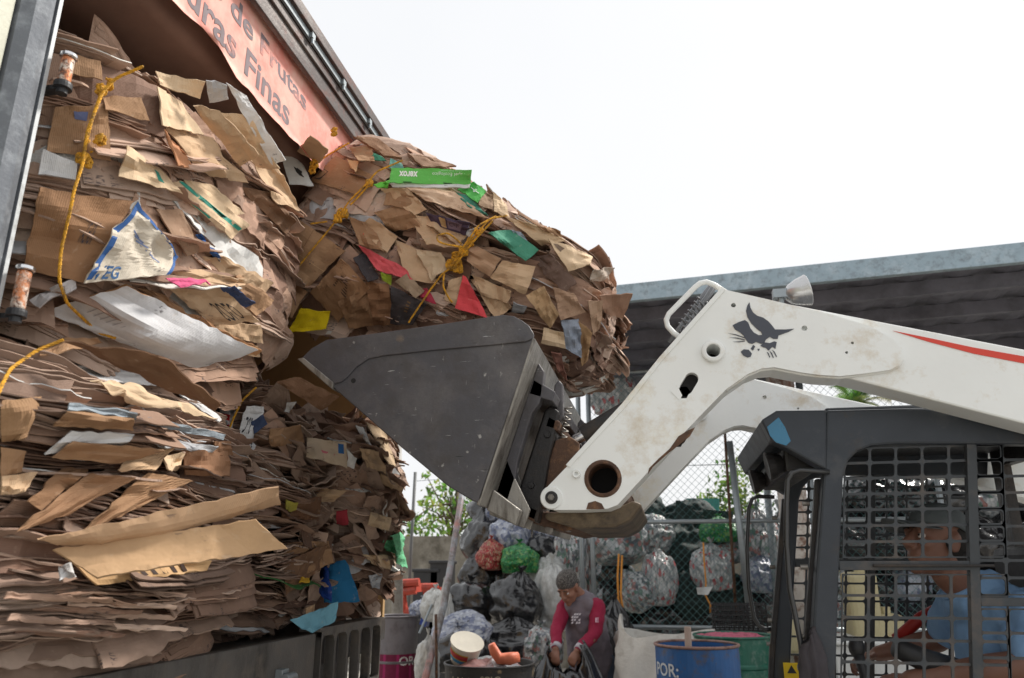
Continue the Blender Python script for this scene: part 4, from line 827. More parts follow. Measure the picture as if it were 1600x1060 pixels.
    q = P(901, 741, y=YA); mb = MB(); mb.lathe([(.006, .012), (.012, .013), (.014, .008), (.014, -.01)], o=(q.x, y0, q.z), k=20, M=R3); mb.lathe([(.0001, .004), (.006, .004), (.006, .012)], o=(q.x, y0, q.z), k=16, M=R3); mb.build('grease_boss', M_white, kn)
    mb = MB(); mb.tube([P(x, y, y=YA) + Vector((0, y0 - YA + .019, 0)) for x, y in KNEE[2:18]], .0055, 8); mb.build('weld_bead', M_white, kn, smooth=True)
    if hero:
        mb = MB(); z_ = lambda L_: [P(980 + .3875 * x, 360 + .3875 * y, y=y0 - .0025) for x, y in L_]
        polys = [[(493, 290), (497, 312), (508, 332), (525, 345), (548, 352), (570, 368), (585, 385), (596, 400), (640, 400), (674, 397), (650, 410), (610, 424), (607, 438), (590, 438), (575, 430), (560, 440), (552, 455), (540, 458), (520, 450), (505, 458), (490, 455), (478, 440), (470, 425), (455, 412), (435, 400), (425, 383), (450, 370), (475, 362), (488, 372), (497, 395), (510, 412), (530, 423), (545, 422), (540, 410), (520, 395), (500, 375), (485, 350), (479, 325), (484, 305)],
                 [(553, 452), (575, 455), (592, 448), (603, 450), (598, 478), (585, 470), (570, 485), (560, 475), (545, 470), (537, 465)],
                 [(458, 490), (470, 480), (490, 482), (503, 497), (498, 510), (485, 513), (468, 505)], [(498, 478), (508, 462), (516, 468), (508, 485)], [(525, 478), (535, 478), (530, 488)],
                 [(407, 415), (440, 420), (475, 432), (474, 435), (438, 423)], [(412, 432), (445, 433), (474, 440), (473, 443), (440, 436)], [(425, 450), (450, 448), (475, 445), (474, 448), (450, 451)],
                 [(563, 490), (570, 495), (577, 512), (574, 513), (568, 500)], [(574, 485), (584, 495), (592, 515), (588, 514), (580, 498)], [(584, 481), (595, 490), (604, 510), (601, 511), (592, 494)]]
        for q_ in polys: mb.prism(z_(q_)[::-1], (0, .0012, 0))
        mb.build('cat_head_emblem', M_decal, kn)
        mb = MB(); ys = y0 + .018; st = [(1395, 517), (1450, 528), (1520, 543), (1600, 557), (1750, 586), (1750, 602), (1600, 568), (1522, 553), (1450, 534)]
        mb.prism([P(x, y, y=ys) for x, y in st][::-1], (0, .0012, 0)); mb.build('red_stripe', M_red, ar)
        mb = MB(); mb.prism([P(x, y, y=y0 - .002) for x, y in ((1048, 612), (1058, 602), (1066, 618), (1062, 626))], (0, .001, 0)); mb.build('label_plate', M_white, kn)
        # chipped paint along the underside
        for L2 in ([(916, 796), (919, 786), (930, 783), (940, 787), (945, 796)], [(1046, 702), (1060, 682), (1076, 672), (1086, 668), (1078, 682), (1058, 698), (1040, 712), (1020, 730), (1012, 742), (1014, 732), (1030, 716)]):
            mb = MB(); mb.prism([P(x, y, y=y0 - .0015) for x, y in L2][::-1], (0, .001, 0)); mb.build('chipped_patch', M_rust, kn)
        # front lip of the forearm, weld edge
    mb = MB(); mb.prism([p + Vector((0, y0 - YA - .006, 0)) for p in pl([(1128, 449), (1134, 453), (1036, 563), (978, 636), (890, 731), (884, 727), (972, 631), (1030, 559)], YA)], (0, .15, 0)); mb.build('forearm_edge', M_white, kn, bevel=.002)
    return kn
k1 = arm(YA, True); YF = 3.50; k2 = arm(YF, False)
# cross member low between the forearms, filthy
mb = MB(); mb.prism(pl([(880, 800), (960, 795), (990, 782), (1004, 788), (985, 812), (962, 824), (900, 826), (852, 812), (850, 802)], 2.60), (0, .95, 0)); mb.build('cross_member', M_dirtyw, LD, bevel=.012)
p = P(942, 748, y=YA); mb = MB(); mb.cyl((p.x, 2.57, p.z), (p.x, YF + .02, p.z), .055, 28); mb.build('cross_tube', M_rust, LD)
mb = MB(); mb.tube([P(x, y, y=2.53) for x, y in ((1062, 527), (1052, 520), (1043, 510), (1041, 500), (1045, 491), (1086, 449), (1094, 443), (1104, 441), (1115, 445), (1134, 457))], .0095, 10); mb.build('hose_guard_loop', M_white, LD, smooth=True)
M_hose = mat('hydraulic_hose', (.05, .05, .055), rough=.45, coat=.3)
for k, (y_, dx) in enumerate(((2.56, 0), (2.60, 5), (2.64, -3))):
    A0 = P(1068 + dx, 520 - k * 6, y=y_); A1 = P(1100 + dx, 470 - k * 3, y=y_); pts = []
    for t in np.linspace(0, 1, 120):
        c0 = A0.lerp(A1, t); an = t * 26 * math.pi / 2; ax = (A1 - A0).normalized(); e1 = ax.cross(Vector((0, 1, 0))).normalized(); pts.append(c0 + (e1 * math.cos(an) + Vector((0, 1, 0)) * math.sin(an)) * .012)
    mb = MB(); mb.tube(pts, .0035, 6); mb.tube([A0 - (A1 - A0) * .6, A0, A1, A1 + (A1 - A0) * .5], .0075, 8); mb.build('coiled_hose', mat('grey_hose_guard', sr(120, 122, 126), rough=.4, metal=.3) if k == 0 else bpy.data.materials['grey_hose_guard'], LD, smooth=True)
for y_ in (2.78, 3.25):   # tilt cylinders
    r0 = P(885, 694, y=y_); r1 = P(913, 681, y=y_); r2 = P(1060, 594, y=y_)
    mb = MB(); mb.cyl(r1, r2, .036, 24); cy = mb.build('tilt_cylinder', M_black2, LD, bevel=.003)
    mb = MB(); mb.cyl(r0 - (r1 - r0), r1, .020, 20); mb.build('cylinder_rod', M_chrome, cy, smooth=False)
    dv = (r2 - r1).normalized(); mb = MB(); mb.cyl(r1 - dv * .004, r1 + dv * .028, .040, 24); mb.build('cylinder_gland', M_black2, cy)
# --- bucket
BK_Y0, BK_Y1 = 2.35, 4.08
Lp, H1, T1 = P(470, 563, y=BK_Y0), P(745, 786, y=BK_Y0), P(833, 523, y=BK_Y0)
bd = (T1 - H1); bn = Vector((bd.z, 0, -bd.x)).normalized(); bdn = bd.normalized(); blen = bd.length
def BPt(t, off, y): q = H1 + bd * t + bn * off; return Vector((q.x, y, q.z))
SIDE = [(470, 563), (488, 545), (511, 532), (600, 520), (700, 506), (786, 493), (803, 495), (816, 502), (827, 510), (834, 522), (833, 534), (752, 780), (747, 786), (738, 783), (700, 760), (630, 702), (521, 606)]
BK = None
mb = MB(); mb.prism(pl(SIDE, BK_Y0), (0, .014, 0)); mb.prism([q + Vector((0, BK_Y1 - BK_Y0, 0)) for q in pl(SIDE, BK_Y0)], (0, -.014, 0))
fd = (H1 - Lp); fn = Vector((-fd.z, 0, fd.x)).normalized()
f1 = P(521, 607, y=BK_Y0)
sh = [f1 + fn * .004, P(630, 702, y=BK_Y0) + fn * .004, P(700, 759, y=BK_Y0) + fn * .004, H1 + Vector((.004, 0, .012)), T1 - bd * .02 - bn * .004, T1 - bd * .02 - bn * .02, H1 + Vector((-.01, 0, .03)), P(700, 753, y=BK_Y0) + fn * .010, P(630, 696, y=BK_Y0) + fn * .012, f1 + fn * .018]
mb.prism([q + Vector((0, .014, 0)) for q in sh], (0, BK_Y1 - BK_Y0 - .028, 0)); BK = mb.build('bucket', M_bucket, LD, bevel=.004)
RIM = [(470, 563), (488, 545), (511, 532), (600, 520), (700, 506), (786, 493), (803, 495), (816, 502), (827, 510), (834, 522), (831, 531), (822, 535), (760, 541), (680, 548), (598, 557), (576, 562), (558, 574), (544, 590), (534, 598), (522, 601)]
mb = MB(); mb.prism([q - Vector((0, .007, 0)) for q in pl(RIM, BK_Y0)], (0, .007, 0)); mb.build('side_cutter', M_bucket, BK, bevel=.003)
mb = MB(); e = [P(466, 562, y=BK_Y0), P(476, 560, y=BK_Y0), P(523, 599, y=BK_Y0), P(521, 610, y=BK_Y0)]; mb.prism([q - Vector((0, .011, 0)) for q in e], (0, BK_Y1 - BK_Y0 + .02, 0)); mb.build('cutting_edge', M_bright, BK, bevel=.003)
q = P(552, 595, y=BK_Y0 - .0015); mb = MB(); mb.cyl(q, q + Vector((0, .003, 0)), .0085, 18); mb.build('bolt_hole_shade', M_hole_shade, BK)  # black disc on the plate, painted shade in place of a real hole
# bright back edge strip and stiffeners on the back
mb = MB(); mb.prism([BPt(t, o_, BK_Y0 + .0) for t, o_ in ((-.01, 0), (.98, 0), (.98, .012), (-.01, .012))], (0, BK_Y1 - BK_Y0, 0)); mb.build('bucket_back', M_bright, BK, bevel=.003)
for y_, w_ in ((2.50, .05), (3.80, .05)):
    mb = MB(); mb.prism([BPt(t, o_, y_) for t, o_ in ((.02, .012), (.9, .012), (.86, .040), (.72, .058), (.66, .058), (.60, .045), (.30, .048), (.2, .06), (.06, .06))], (0, w_, 0)); mb.build('back_gusset', M_bucket, BK, bevel=.003)
mb = MB(); mb.prism([BPt(t, o_, 2.50) for t, o_ in ((.70, .012), (.80, .012), (.76, .10), (.70, .10))], (0, 1.3, 0)); mb.build('upper_hook_rail', M_bucket, BK, bevel=.004)
mb = MB(); mb.prism([BPt(t, o_, 2.45) for t, o_ in ((-.02, .012), (.10, .012), (.04, .12), (-.05, .12))], (0, 1.45, 0)); mb.build('lower_rail', M_bright, BK, bevel=.004)
for y_ in (2.50, 2.62):
    mb = MB(); mb.prism([BPt(t, o_, y_) for t, o_ in ((-.04, .012), (.30, .012), (.20, .06), (.06, .14), (-.05, .14))], (0, .014, 0)); mb.build('back_gusset', M_bright, BK, bevel=.003)
# --- quick attach frame
qa = None
for y_ in (2.60, 3.36):
    mb = MB(); mb.prism([BPt(t, o_, y_) for t, o_ in ((.02, .07), (.12, .062), (.66, .062), (.70, .075), (.68, .115), (.40, .13), (.16, .15), (.0, .16))], (0, .14, 0)); qq = mb.build('quick_attach_plate', M_black2, LD, bevel=.008)
    if qa is None: qa = qq
    for t_ in (.2, .52):
        c_ = BPt(t_, .10, y_); mb = MB(); mb.lathe([(.0001, .008), (.011, .008), (.013, .0)], o=(c_.x, y_, c_.z), k=6, M=Matrix.Rotation(R_(90), 3, 'X')); mb.build('plate_bolt', M_black2, qq)
    c_ = BPt(.62, .10, y_ + .02); mb = MB(); mb.prism([BPt(t, o_, y_ + .03) for t, o_ in ((.56, .09), (.84, .062), (.88, .07), (.86, .09), (.66, .13))], (0, .04, 0)); mb.build('latch_lever', M_bucket, qq, bevel=.006)
    A0 = BPt(.44, .15, y_ + .07); A1 = BPt(.74, .13, y_ + .07); pts = [A0.lerp(A1, t) + (bn * math.cos(t * 50) + Vector((0, 1, 0)) * math.sin(t * 50)) * .013 for t in np.linspace(0, 1, 110)]
    mb = MB(); mb.tube(pts, .0035, 6); mb.build('latch_spring', M_bright, qq, smooth=True)
    # rusty clevis to the arm pivot
    mb = MB(); mb.prism([P(x, y, y=y_ + .03) for x, y in ((868, 688), (890, 682), (905, 692), (904, 712), (880, 760), (850, 796), (836, 790))], (0, .03, 0)); mb.build('clevis', M_rust, qq, bevel=.004)
mb = MB(); mb.prism([BPt(t, o_, 2.6) for t, o_ in ((.56, .08), (.64, .08), (.62, .13), (.56, .13))], (0, .9, 0)); mb.prism([BPt(t, o_, 2.6) for t, o_ in ((.02, .08), (.09, .08), (.08, .15), (.0, .15))], (0, .9, 0)); mb.build('quick_attach_beam', M_rust, LD, bevel=.006)
mb = MB(); mb.prism(pl([(775, 796), (800, 772), (850, 800), (915, 800), (945, 822), (905, 826), (880, 830), (820, 814)], 2.66), (0, .75, 0)); mb.build('lower_frame', M_rust, LD, bevel=.01)
for x_, y_ in ((858, 828), (885, 824), (848, 812)):
    q = P(x_, y_, y=2.68); mb = MB(); mb.cyl(q, q + Vector((0, .08, 0)), .014, 14); mb.build('drain_pin', M_bright, LD)
# --- cab
YC, YCF = 2.60, 3.46
def cx(u, z): return u + .135 * (z - 1.9)     # front edge leans
def frame_poly(pts, y, th, name, M_, bev=.006, parent=LD):
    mb = MB(); mb.prism(pl(pts, y), (0, th, 0)); return mb.build(name, M_, parent, bevel=bev)
SF = [(1291, 641), (1440, 637), (1720, 634), (1720, 694), (1400, 694), (1362, 697), (1340, 705), (1326, 720), (1318, 745), (1311, 900), (1306, 1060), (1300, 1300), (1258, 1300), (1266, 1060), (1275, 900), (1288, 730)]
roof_z = P(1291, 641, y=YC).z
def sideframe(y, th):
    mb = MB(); pts = [P(a_, b2_, y=YC) for a_, b2_ in SF]; mb.prism([Vector((q.x, y, q.z)) for q in pts], (0, th, 0)); return mb.build('cab_side_frame', M_cab, LD, bevel=.008)
cf = sideframe(YC, .06); cf2 = sideframe(YCF, .05)
mb = MB(); mb.box((.545, YC + .02, roof_z - .012), (1.62, YCF + .04, roof_z + .012)); mb.build('cab_roof', M_cab, LD, bevel=.008)
# visor over the door with sloped ends and blue reflectors
def visor(y, sgn, th):
    V = [(1189, 657), (1213, 642), (1291, 641), (1291, 735), (1267, 722), (1232, 702), (1206, 690)]
    pts = [P(a_, b2_, y=YC) for a_, b2_ in V]; mb = MB(); mb.prism([Vector((q.x, y, q.z)) for q in pts], (0, th, 0)); v = mb.build('visor_cheek', M_cab, LD, bevel=.006)
    R = [(1198, 668), (1216, 653), (1226, 668), (1235, 690), (1228, 697), (1212, 692), (1203, 682)]; mb = MB(); yy_ = y - .003 if sgn < 0 else y + th
    mb.prism([Vector((P(a_, b2_, y=YC).x, yy_, P(a_, b2_, y=YC).z)) for a_, b2_ in R], (0, .003, 0)); mb.build('blue_reflector', M_blue, v); return v
visor(YC - .005, -1, .07); visor(YCF + .0, 1, .07)
a0 = P(1213, 642, y=YC); a1 = P(1189, 657, y=YC); a2 = P(1206, 690, y=YC); a3 = P(1291, 641, y=YC)
mb = MB(); mb.prism([Vector((q.x, YC + .06, q.z)) for q in (a0, a3, a3 - Vector((0, 0, .02)), a0 + Vector((.01, 0, -.018)), a1 + Vector((.02, 0, -.012)), a2 + Vector((.03, 0, 0)), a2, a1)], (0, YCF - YC - .05, 0)); mb.build('visor', M_cab, LD, bevel=.003)
mb = MB(); q = a2 + Vector((.05, 0, -.03)); mb.box((q.x, YC + .10, q.z - .06), (q.x + .10, YCF - .1, q.z + .03)); mb.build('door_header', M_black2, LD, bevel=.01)
for y_ in (YC + .15, YCF - .20):
    q = Vector((a2.x + .02, y_, a2.z - .06)); mb = MB(); mb.lathe([(.0001, .03), (.03, .03), (.045, 0), (.05, -.02), (.046, -.024), (.0001, -.02)], o=tuple(q), k=20, M=Matrix.Rotation(R_(80), 3, 'Y')); mb.build('headlamp', M_black2, LD, smooth=False)
# pressed lattice with rounded openings
def lattice(y, u0, u1, z0, z1, nu, nz, name, M_, bar=.008, vb=(), hb=(), arch=None, th=.006, parent=LD):
    V = []; Fc = []; du = (u1 - u0) / nu; dz = (z1 - z0) / nz; mb = MB()
    for i in range(nu):
        for j in range(nz):
            ua, za = u0 + i * du, z0 + j * dz; hw_l = vb.get(i, bar) if vb else bar; hw_r = vb.get(i + 1, bar) if vb else bar; hb_b = hb.get(j, bar) if hb else bar; hb_t = hb.get(j + 1, bar) if hb else bar
            il, ir, ib, it = ua + hw_l / 2, ua + du - hw_r / 2, za + hb_b / 2, za + dz - hb_t / 2
            if arch and math.hypot(max(0, arch[0] - (ua + du * .5)), max(0, (za + dz * .5) - arch[1])) > arch[2]: continue
            inn = _rr(il, ir, ib, it, .009, 4); n = len(inn); outr = [((ua + du, za + dz), (ua, za + dz), (ua, za), (ua + du, za))[k // 4] for k in range(n)]
            W2 = lambda u, z, yy: (cx(u, z), yy, z)
            VV = [W2(*q, y) for q in outr] + [W2(*q, y) for q in inn] + [W2(*q, y + th) for q in inn] + [W2(*q, y + th) for q in outr]; FF = []
            for k in range(n):
                j2 = (k + 1) % n
                if outr[k] != outr[j2]: FF += [(k, j2, n + j2, n + k), (2 * n + k, 2 * n + j2, 3 * n + j2, 3 * n + k)]
                else: FF += [(k, n + j2, n + k), (2 * n + k, 2 * n + j2, 3 * n + k)]
                FF += [(n + k, n + j2, 2 * n + j2, 2 * n + k)]
            mb.add(VV, FF)
    return mb.build(name, M_, parent)
M_lat = mat('dark_lattice_paint', sr(62, 66, 70), rough=.5, metal=.2, dirt=[sr(96, 86, 78)], dscale=8, dlo=.5, dhi=.75, bump=.1)
u_of = lambda px, py: (lambda p: p.x - .135 * (p.z - 1.9))(P(px, py, y=YC))
z_of = lambda py: P(1400, py, y=YC).z
ua, ub, uc = u_of(1312, 884), u_of(1532, 884), u_of(1700, 884); zt, zb = z_of(694), z_of(884)
mx = u_of(1515, 884); 
lattice(YC + .02, ua + .012, ua + .012 + 6 * .078, z_of(872), z_of(697), 6, 7, 'side_guard', M_lat, arch=(ua + .11, z_of(730), .105))
lattice(YC + .02, ua + .012, ua + .012 + 6 * .078, 1.02, z_of(897), 6, 8, 'side_guard', M_lat)
lattice(YC + .02, mx + .03, mx + .03 + 6 * .078, z_of(930), z_of(697), 6, 9, 'side_guard', M_lat)
lattice(YC + .02, mx + .03, mx + .03 + 6 * .078, 1.02, z_of(950), 6, 6, 'side_guard', M_lat)
def bar(u0, z0, u1, z1, w_, y, th=.03, name='guard_bar', M_=M_lat):
    a_ = Vector((cx(u0, z0), y, z0)); b2_ = Vector((cx(u1, z1), y, z1)); mb = MB()
    n_ = Vector((-(b2_ - a_).z, 0, (b2_ - a_).x)).normalized() * w_ / 2; mb.prism([a_ - n_, a_ + n_, b2_ + n_, b2_ - n_], (0, th, 0)); return mb.build(name, M_, LD, bevel=.002)
bar(mx + .018, .9, mx + .018, z_of(690), .028, YC + .008); bar(ua, z_of(884), mx + .005, z_of(884), .028, YC + .008); bar(mx + .032, z_of(940), 1.7, z_of(940), .024, YC + .010)
q1 = P(1365, 884, y=YC - .004); mb = MB(); mb.box((q1.x, YC - .004, q1.z - .004), (q1.x + .34, YC + .006, q1.z + .004)); mb.build('guard_latch_strip', M_black2, LD, bevel=.002)
lattice(YCF + .02, ua - .03, ua - .03 + 9 * .078, z_of(870), z_of(697), 9, 7, 'far_side_guard', M_lat, bar=.008); lattice(YCF + .02, ua - .03, ua - .03 + 9 * .078, 1.0, z_of(884), 9, 8, 'far_side_guard', M_lat, bar=.008)
bar(ua, z_of(877), 1.5, z_of(877), .03, YCF + .015); bar(ua + .30, 1.0, ua + .30, z_of(697), .03, YCF + .012)
# inner door pillars with rails and bolts
for y_ in (YC + .06, YCF - .03):
    pts = [(1291, 745), (1281, 900), (1270, 1060), (1262, 1300), (1252, 1300), (1258, 1060), (1270, 900), (1280, 745)]; mb = MB(); mb.prism([Vector((P(a_, b2_, y=YC).x, y_, P(a_, b2_, y=YC).z)) for a_, b2_ in pts], (0, .03, 0)); dp = mb.build('door_pillar', M_black2, LD, bevel=.004)
    for zz in (1.25, 1.34, 1.55, 1.75):
        mb = MB(); xx = cx(P(1266, 884, y=YC).x - .135 * (P(1266, 884, y=YC).z - 1.9) - .005, zz); mb.cyl((xx - .012, y_ + .015, zz), (xx + .01, y_ + .015, zz), .008, 12); mb.build('pillar_bolt', M_bright, dp)
def px_tube(pts, y, r, name, M_, parent=LD): mb = MB(); mb.tube([P(a_, b2_, y=y) for a_, b2_ in pts], r, 10); return mb.build(name, M_, parent, smooth=True)
M_gloss = mat('glossy_black_tube', (.022, .023, .025), rough=.3, coat=.4, bump=.04)
px_tube([(1296, 738), (1250, 735), (1238, 739), (1231, 750), (1229, 790), (1229, 850), (1234, 920), (1243, 965), (1252, 1010), (1258, 1120)], YC - .01, .0085, 'grab_handle', M_gloss)
px_tube([(1210, 777), (1184, 776), (1175, 780), (1170, 795), (1167, 860), (1170, 920), (1178, 965), (1186, 978), (1196, 984), (1208, 983)], YCF, .0085, 'grab_handle', M_gloss)
q = P(1237, 1048, y=YCF - .05); mb = MB(); mb.box((q.x - .03, q.y, q.z - .045), (q.x + .032, q.y + .003, q.z + .028)); lb = mb.build('warning_label', mat('warning_yellow', sr(226, 190, 20), rough=.5, bump=0), LD)
mb = MB(); mb.prism([(q.x - .018, q.y - .002, q.z - .010), (q.x + .018, q.y - .002, q.z - .010), (q.x, q.y - .002, q.z + .02)], (0, .001, 0)); text_on(mb, '!', (q.x - .003, q.y - .004, q.z - .006), (q.x + .003, q.y - .004, q.z - .006), (q.x + .003, q.y - .004, q.z + .012), (q.x - .003, q.y - .004, q.z + .012), off=0, col=(.6, .5, .02)); mb.build('warning_triangle', M_black, lb)
# cab interior: back panel, seat, console, joysticks
mb = MB(); mb.box((1.34, YC + .06, .9), (1.38, YCF, 1.62)); mb.box((1.34, YC + .06, 1.94), (1.38, YCF, roof_z - .02)); mb.box((1.34, YC + .06, 1.62), (1.38, YC + .14, 1.94)); mb.box((1.34, YCF - .08, 1.62), (1.38, YCF, 1.94)); mb.build('cab_back', M_black2, LD)
mb = MB(); mb.box((.62, YC + .07, 2.0), (1.33, YCF - .01, 2.015)); mb.build('headliner', M_black, LD)
mb = MB(); mb.box((.86, 2.84, .95), (1.3, 3.26, 1.06)); mb.box((1.2, 2.84, 1.06), (1.32, 3.26, 1.62)); mb.build('seat', M_black, LD, bevel=.03)
mb = MB(); mb.box((.50, YC + .02, .75), (.56, YCF, 1.10)); mb.box((.5, YC + .02, .70), (1.4, YCF, .74)); mb.build('cab_tub', M_black2, LD, bevel=.01)
for y_ in (2.80, 3.30):
    b0 = P(1345, 1055, y=2.8); b0 = Vector((b0.x, y_, 1.12)); mb = MB(); mb.tube([b0, b0 + Vector((.01, 0, .10)), b0 + Vector((0, 0, .16))], [.014, .014, .018], 12); jl = mb.build('joystick', M_black, LD, smooth=True)
    mb = MB(); mb.ell(tuple(b0 + Vector((-.002, 0, .18))), (.026, .022, .034)); mb.build('joystick_knob', M_black, jl, smooth=True)
mb = MB(); p0 = P(1400, 1012, y=2.78); mb.tube([p0, P(1440, 1030, y=2.8), P(1500, 1048, y=2.82)], [.030, .036, .034], 14); mb.build('armrest_console', M_black, LD, smooth=True)
mb = MB(); mb.tube([P(1400, 1000, y=3.3), P(1440, 965, y=3.3), P(1470, 950, y=3.3)], .022, 10); mb.build('red_lap_bar', mat('red_plastic', sr(170, 40, 34), rough=.5), LD, smooth=True)
# body, wheels, tower
mb = MB(); mb.box((.42, 2.72, .35), (2.4, 3.36, .95)); mb.box((1.42, 2.66, .95), (2.45, 3.42, 1.55)); mb.build('body', M_white, LD, bevel=.03)
for x_ in (.75, 1.85):
    for y_ in (2.50, 3.58):
        mb = MB(); mb.lathe([(.22, -.12), (.36, -.13), (.41, -.10), (.42, 0), (.41, .10), (.36, .13), (.22, .12)], o=(x_, y_, .42), k=36, M=Matrix.Rotation(R_(90), 3, 'X')); wh = mb.build('wheel', M_rubber, LD, smooth=True)
        for t in range(18):
            a_ = t * 2 * math.pi / 18; mb = MB()
            for sg in (-1, 1): mb.box((-.018, -.12 if sg < 0 else .01, .395), (.018, -.01 if sg < 0 else .12, .44), M=Matrix.Translation((x_, y_, .42)) @ Matrix.Rotation(a_ + sg * .09, 4, 'Y'))
            if t == 0: keep = mb
            else: keep.v += mb.v; keep.f += [[i + keep.n for i in f] for f in mb.f]; keep.c += mb.c; keep.u += mb.u; keep.n += mb.n
        keep.build('tread_lugs', M_rubber, wh)
        mb = MB(); mb.lathe([(.0001, .02), (.08, .02), (.1, -.02), (.2, -.04), (.22, .12), (.22, -.12)], o=(x_, y_, .42), k=28, M=Matrix.Rotation(R_(90), 3, 'X')); mb.build('rim', M_white, wh, smooth=True)
for y_ in (2.47, 3.46): mb = MB(); mb.prism([(1.9, y_, .9), (2.5, y_, .9), (2.5, y_, 1.95), (2.2, y_, 2.05)], (0, .12, 0)); mb.build('rear_tower', M_white, LD, bevel=.02)
# work lamp above the far arm
M_lens = mat('silver_lamp_bowl', sr(196, 196, 196), rough=.25, metal=.7, bump=.05)
q = P(1256, 455, y=3.0); ax = Matrix.Rotation(R_(78), 3, 'Y'); mb = MB(); mb.lathe([(.0001, -.075), (.02, -.073), (.04, -.055), (.055, -.02), (.062, .01), (.064, .014), (.060, .016), (.0001, .012)], o=tuple(q), k=28, M=ax); wl = mb.build('work_lamp', M_lens, LD, smooth=True)
mb = MB(); mb.box((q.x - .12, q.y - .02, q.z - .025), (q.x - .06, q.y + .02, q.z + .01)); mb.tube([(q.x - .09, q.y, q.z), (q.x - .09, q.y, q.z - .25)], .012, 8); mb.build('lamp_bracket', M_galv, wl)
# rag on the handle
rg = MB(); c0 = P(1258, 1010, y=YC - .02); u, v = np.meshgrid(np.linspace(0, 1, 26), np.linspace(0, 1, 30), indexing='ij')
th_ = u * 5.5 - 2.7; rad = .022 + .030 * v; G = np.stack([c0.x + .012 + np.sin(th_) * rad * (1 + .25 * np.sin(th_ * 5 + v * 3)), c0.y - np.cos(th_) * rad * .8 * (1 + .2 * np.sin(th_ * 7)), c0.z + .03 - v * .24 + .03 * np.sin(th_)], -1)
G += vn3(G * 30, 3) * .008; rg.grid(G, .003, (.1, .1, .1)); tag(rg.build('cleaning_rag', mat('dark_grey_cloth', sr(62, 58, 62), rough=.95, bump=.3), smooth=True, org=(0, 0, 0)), 'dark rag tied round the loader cab grab handle', 'rag')
# ---------------------------------------------------------------- shed, fence, wall
M_fascia = mat('blue_grey_fascia', sr(150, 168, 178), rough=.5, metal=.2, dirt=[sr(176, 190, 198), sr(120, 130, 136)], dscale=6, dlo=.5, dhi=.7, bump=.1)
M_under = mat('dark_roof_underside', sr(124, 124, 134), rough=.7, metal=.1, dirt=[sr(96, 96, 104)], dscale=3, dlo=.45, dhi=.7, bump=.1)
SH = thing('open_shed', 'open shed with blue grey fascia and ribbed dark roof', 'shed', (2, 8, 0))
e0 = P(930, 449, z=3.9); e1 = P(1600, 378, z=3.9); ed = (e1 - e0).normalized(); en = Vector((-ed.y, ed.x, 0)); e0 = e0 - ed * .5; EL = 14.0; ED = 3.4
def shp(u, v, z): q = e0 + ed * u + en * v; return Vector((q.x, q.y, z))
m = MB(); m.prism([shp(0, 0, 3.74), shp(0, .06, 3.74), shp(0, .06, 3.9), shp(0, 0, 3.9)], ed * EL); m.build('fascia', M_fascia, SH, bevel=.006)
V = []; nn_ = int(EL / .09); Fc = []
for i in range(nn_ + 1):
    z = 3.86 + (.018 if i % 4 < 2 else -.012); V += [shp(i * .09, .065, z), shp(i * .09, ED, z - .02)]
    if i: Fc.append((2 * i - 2, 2 * i, 2 * i + 1, 2 * i - 1))
m = MB(); m.add([tuple(q) for q in V], Fc); m.build('corrugated_roof', M_under, SH)
for k, v in enumerate(np.linspace(.5, ED - .1, 5)):
    m = MB(); m.prism([shp(0, v, 3.72), shp(0, v + .06, 3.72), shp(0, v + .06, 3.84), shp(0, v, 3.84)], ed * EL); m.build('purlin', M_under, SH)
for u in (.3, 4.6, 8.9, 13):
    m = MB(); m.prism([shp(u, .07, 3.55), shp(u + .1, .07, 3.55), shp(u + .1, .07, 3.718), shp(u, .07, 3.718)], en * (ED - .1)); m.build('rafter', M_under, SH)
M_col = mat('white_column_rust_streaked', sr(198, 192, 184), rough=.7, dirt=[sr(150, 110, 90), sr(120, 90, 74)], dscale=3, dlo=.48, dhi=.62, streak=(3, 3, .3), bump=.2)
c = P(1220, 610, y=7.6); m = MB(); m.cyl((c.x, 7.6, 0), (c.x, 7.6, 3.55), .13, 28); m.build('column', M_col, SH, smooth=True)
for px_, y_ in ((1249, 7.9), (1183, 8.3)):
    c = P(px_, 605, y=y_); m = MB(); m.cyl((c.x, y_, 0), (c.x, y_, 3.6), .035, 12); m.build('roof_pipe', M_galv, SH, smooth=True)
# chain link fence
FN = thing('chain_link_fence', 'tall galvanised chain link fence holding back bags of bottles', 'fence', (.8, 8, 0))
FY = 8.0; zt_ = P(950, 583, y=FY).z; zm = P(1100, 815, y=FY).z; xl = P(905, 700, y=FY).x; xr = 2.6
for x_ in (xl, xl + .11, P(1165, 700, y=FY).x + .35, 2.6):
    m = MB(); m.cyl((x_, FY, 0), (x_, FY, zt_ + .05), .026, 14); m.build('fence_post', M_galv, FN, smooth=True)
for z_, x0_ in ((zt_, xl), (zm, xl), (.12, xl), (zm - 1.0, xl)):
    m = MB(); m.cyl((x0_, FY, z_), (xr, FY, z_), .022, 12); m.build('fence_rail', M_galv, FN, smooth=True)
m = MB(); m.cyl(P(1140, 690, y=FY - .1), P(1175, 990, y=FY - .1), .032, 14); m.build('brace_pole', M_galv, FN, smooth=True)
m = MB(); m.cyl(P(1128, 600, y=FY - .08), P(1150, 960, y=FY - .08), .014, 8); m.build('rusty_rod', M_rust, FN, smooth=True)
m = MB(); sp = .062; W0, Hh = xr - xl - .11, zt_ - .12
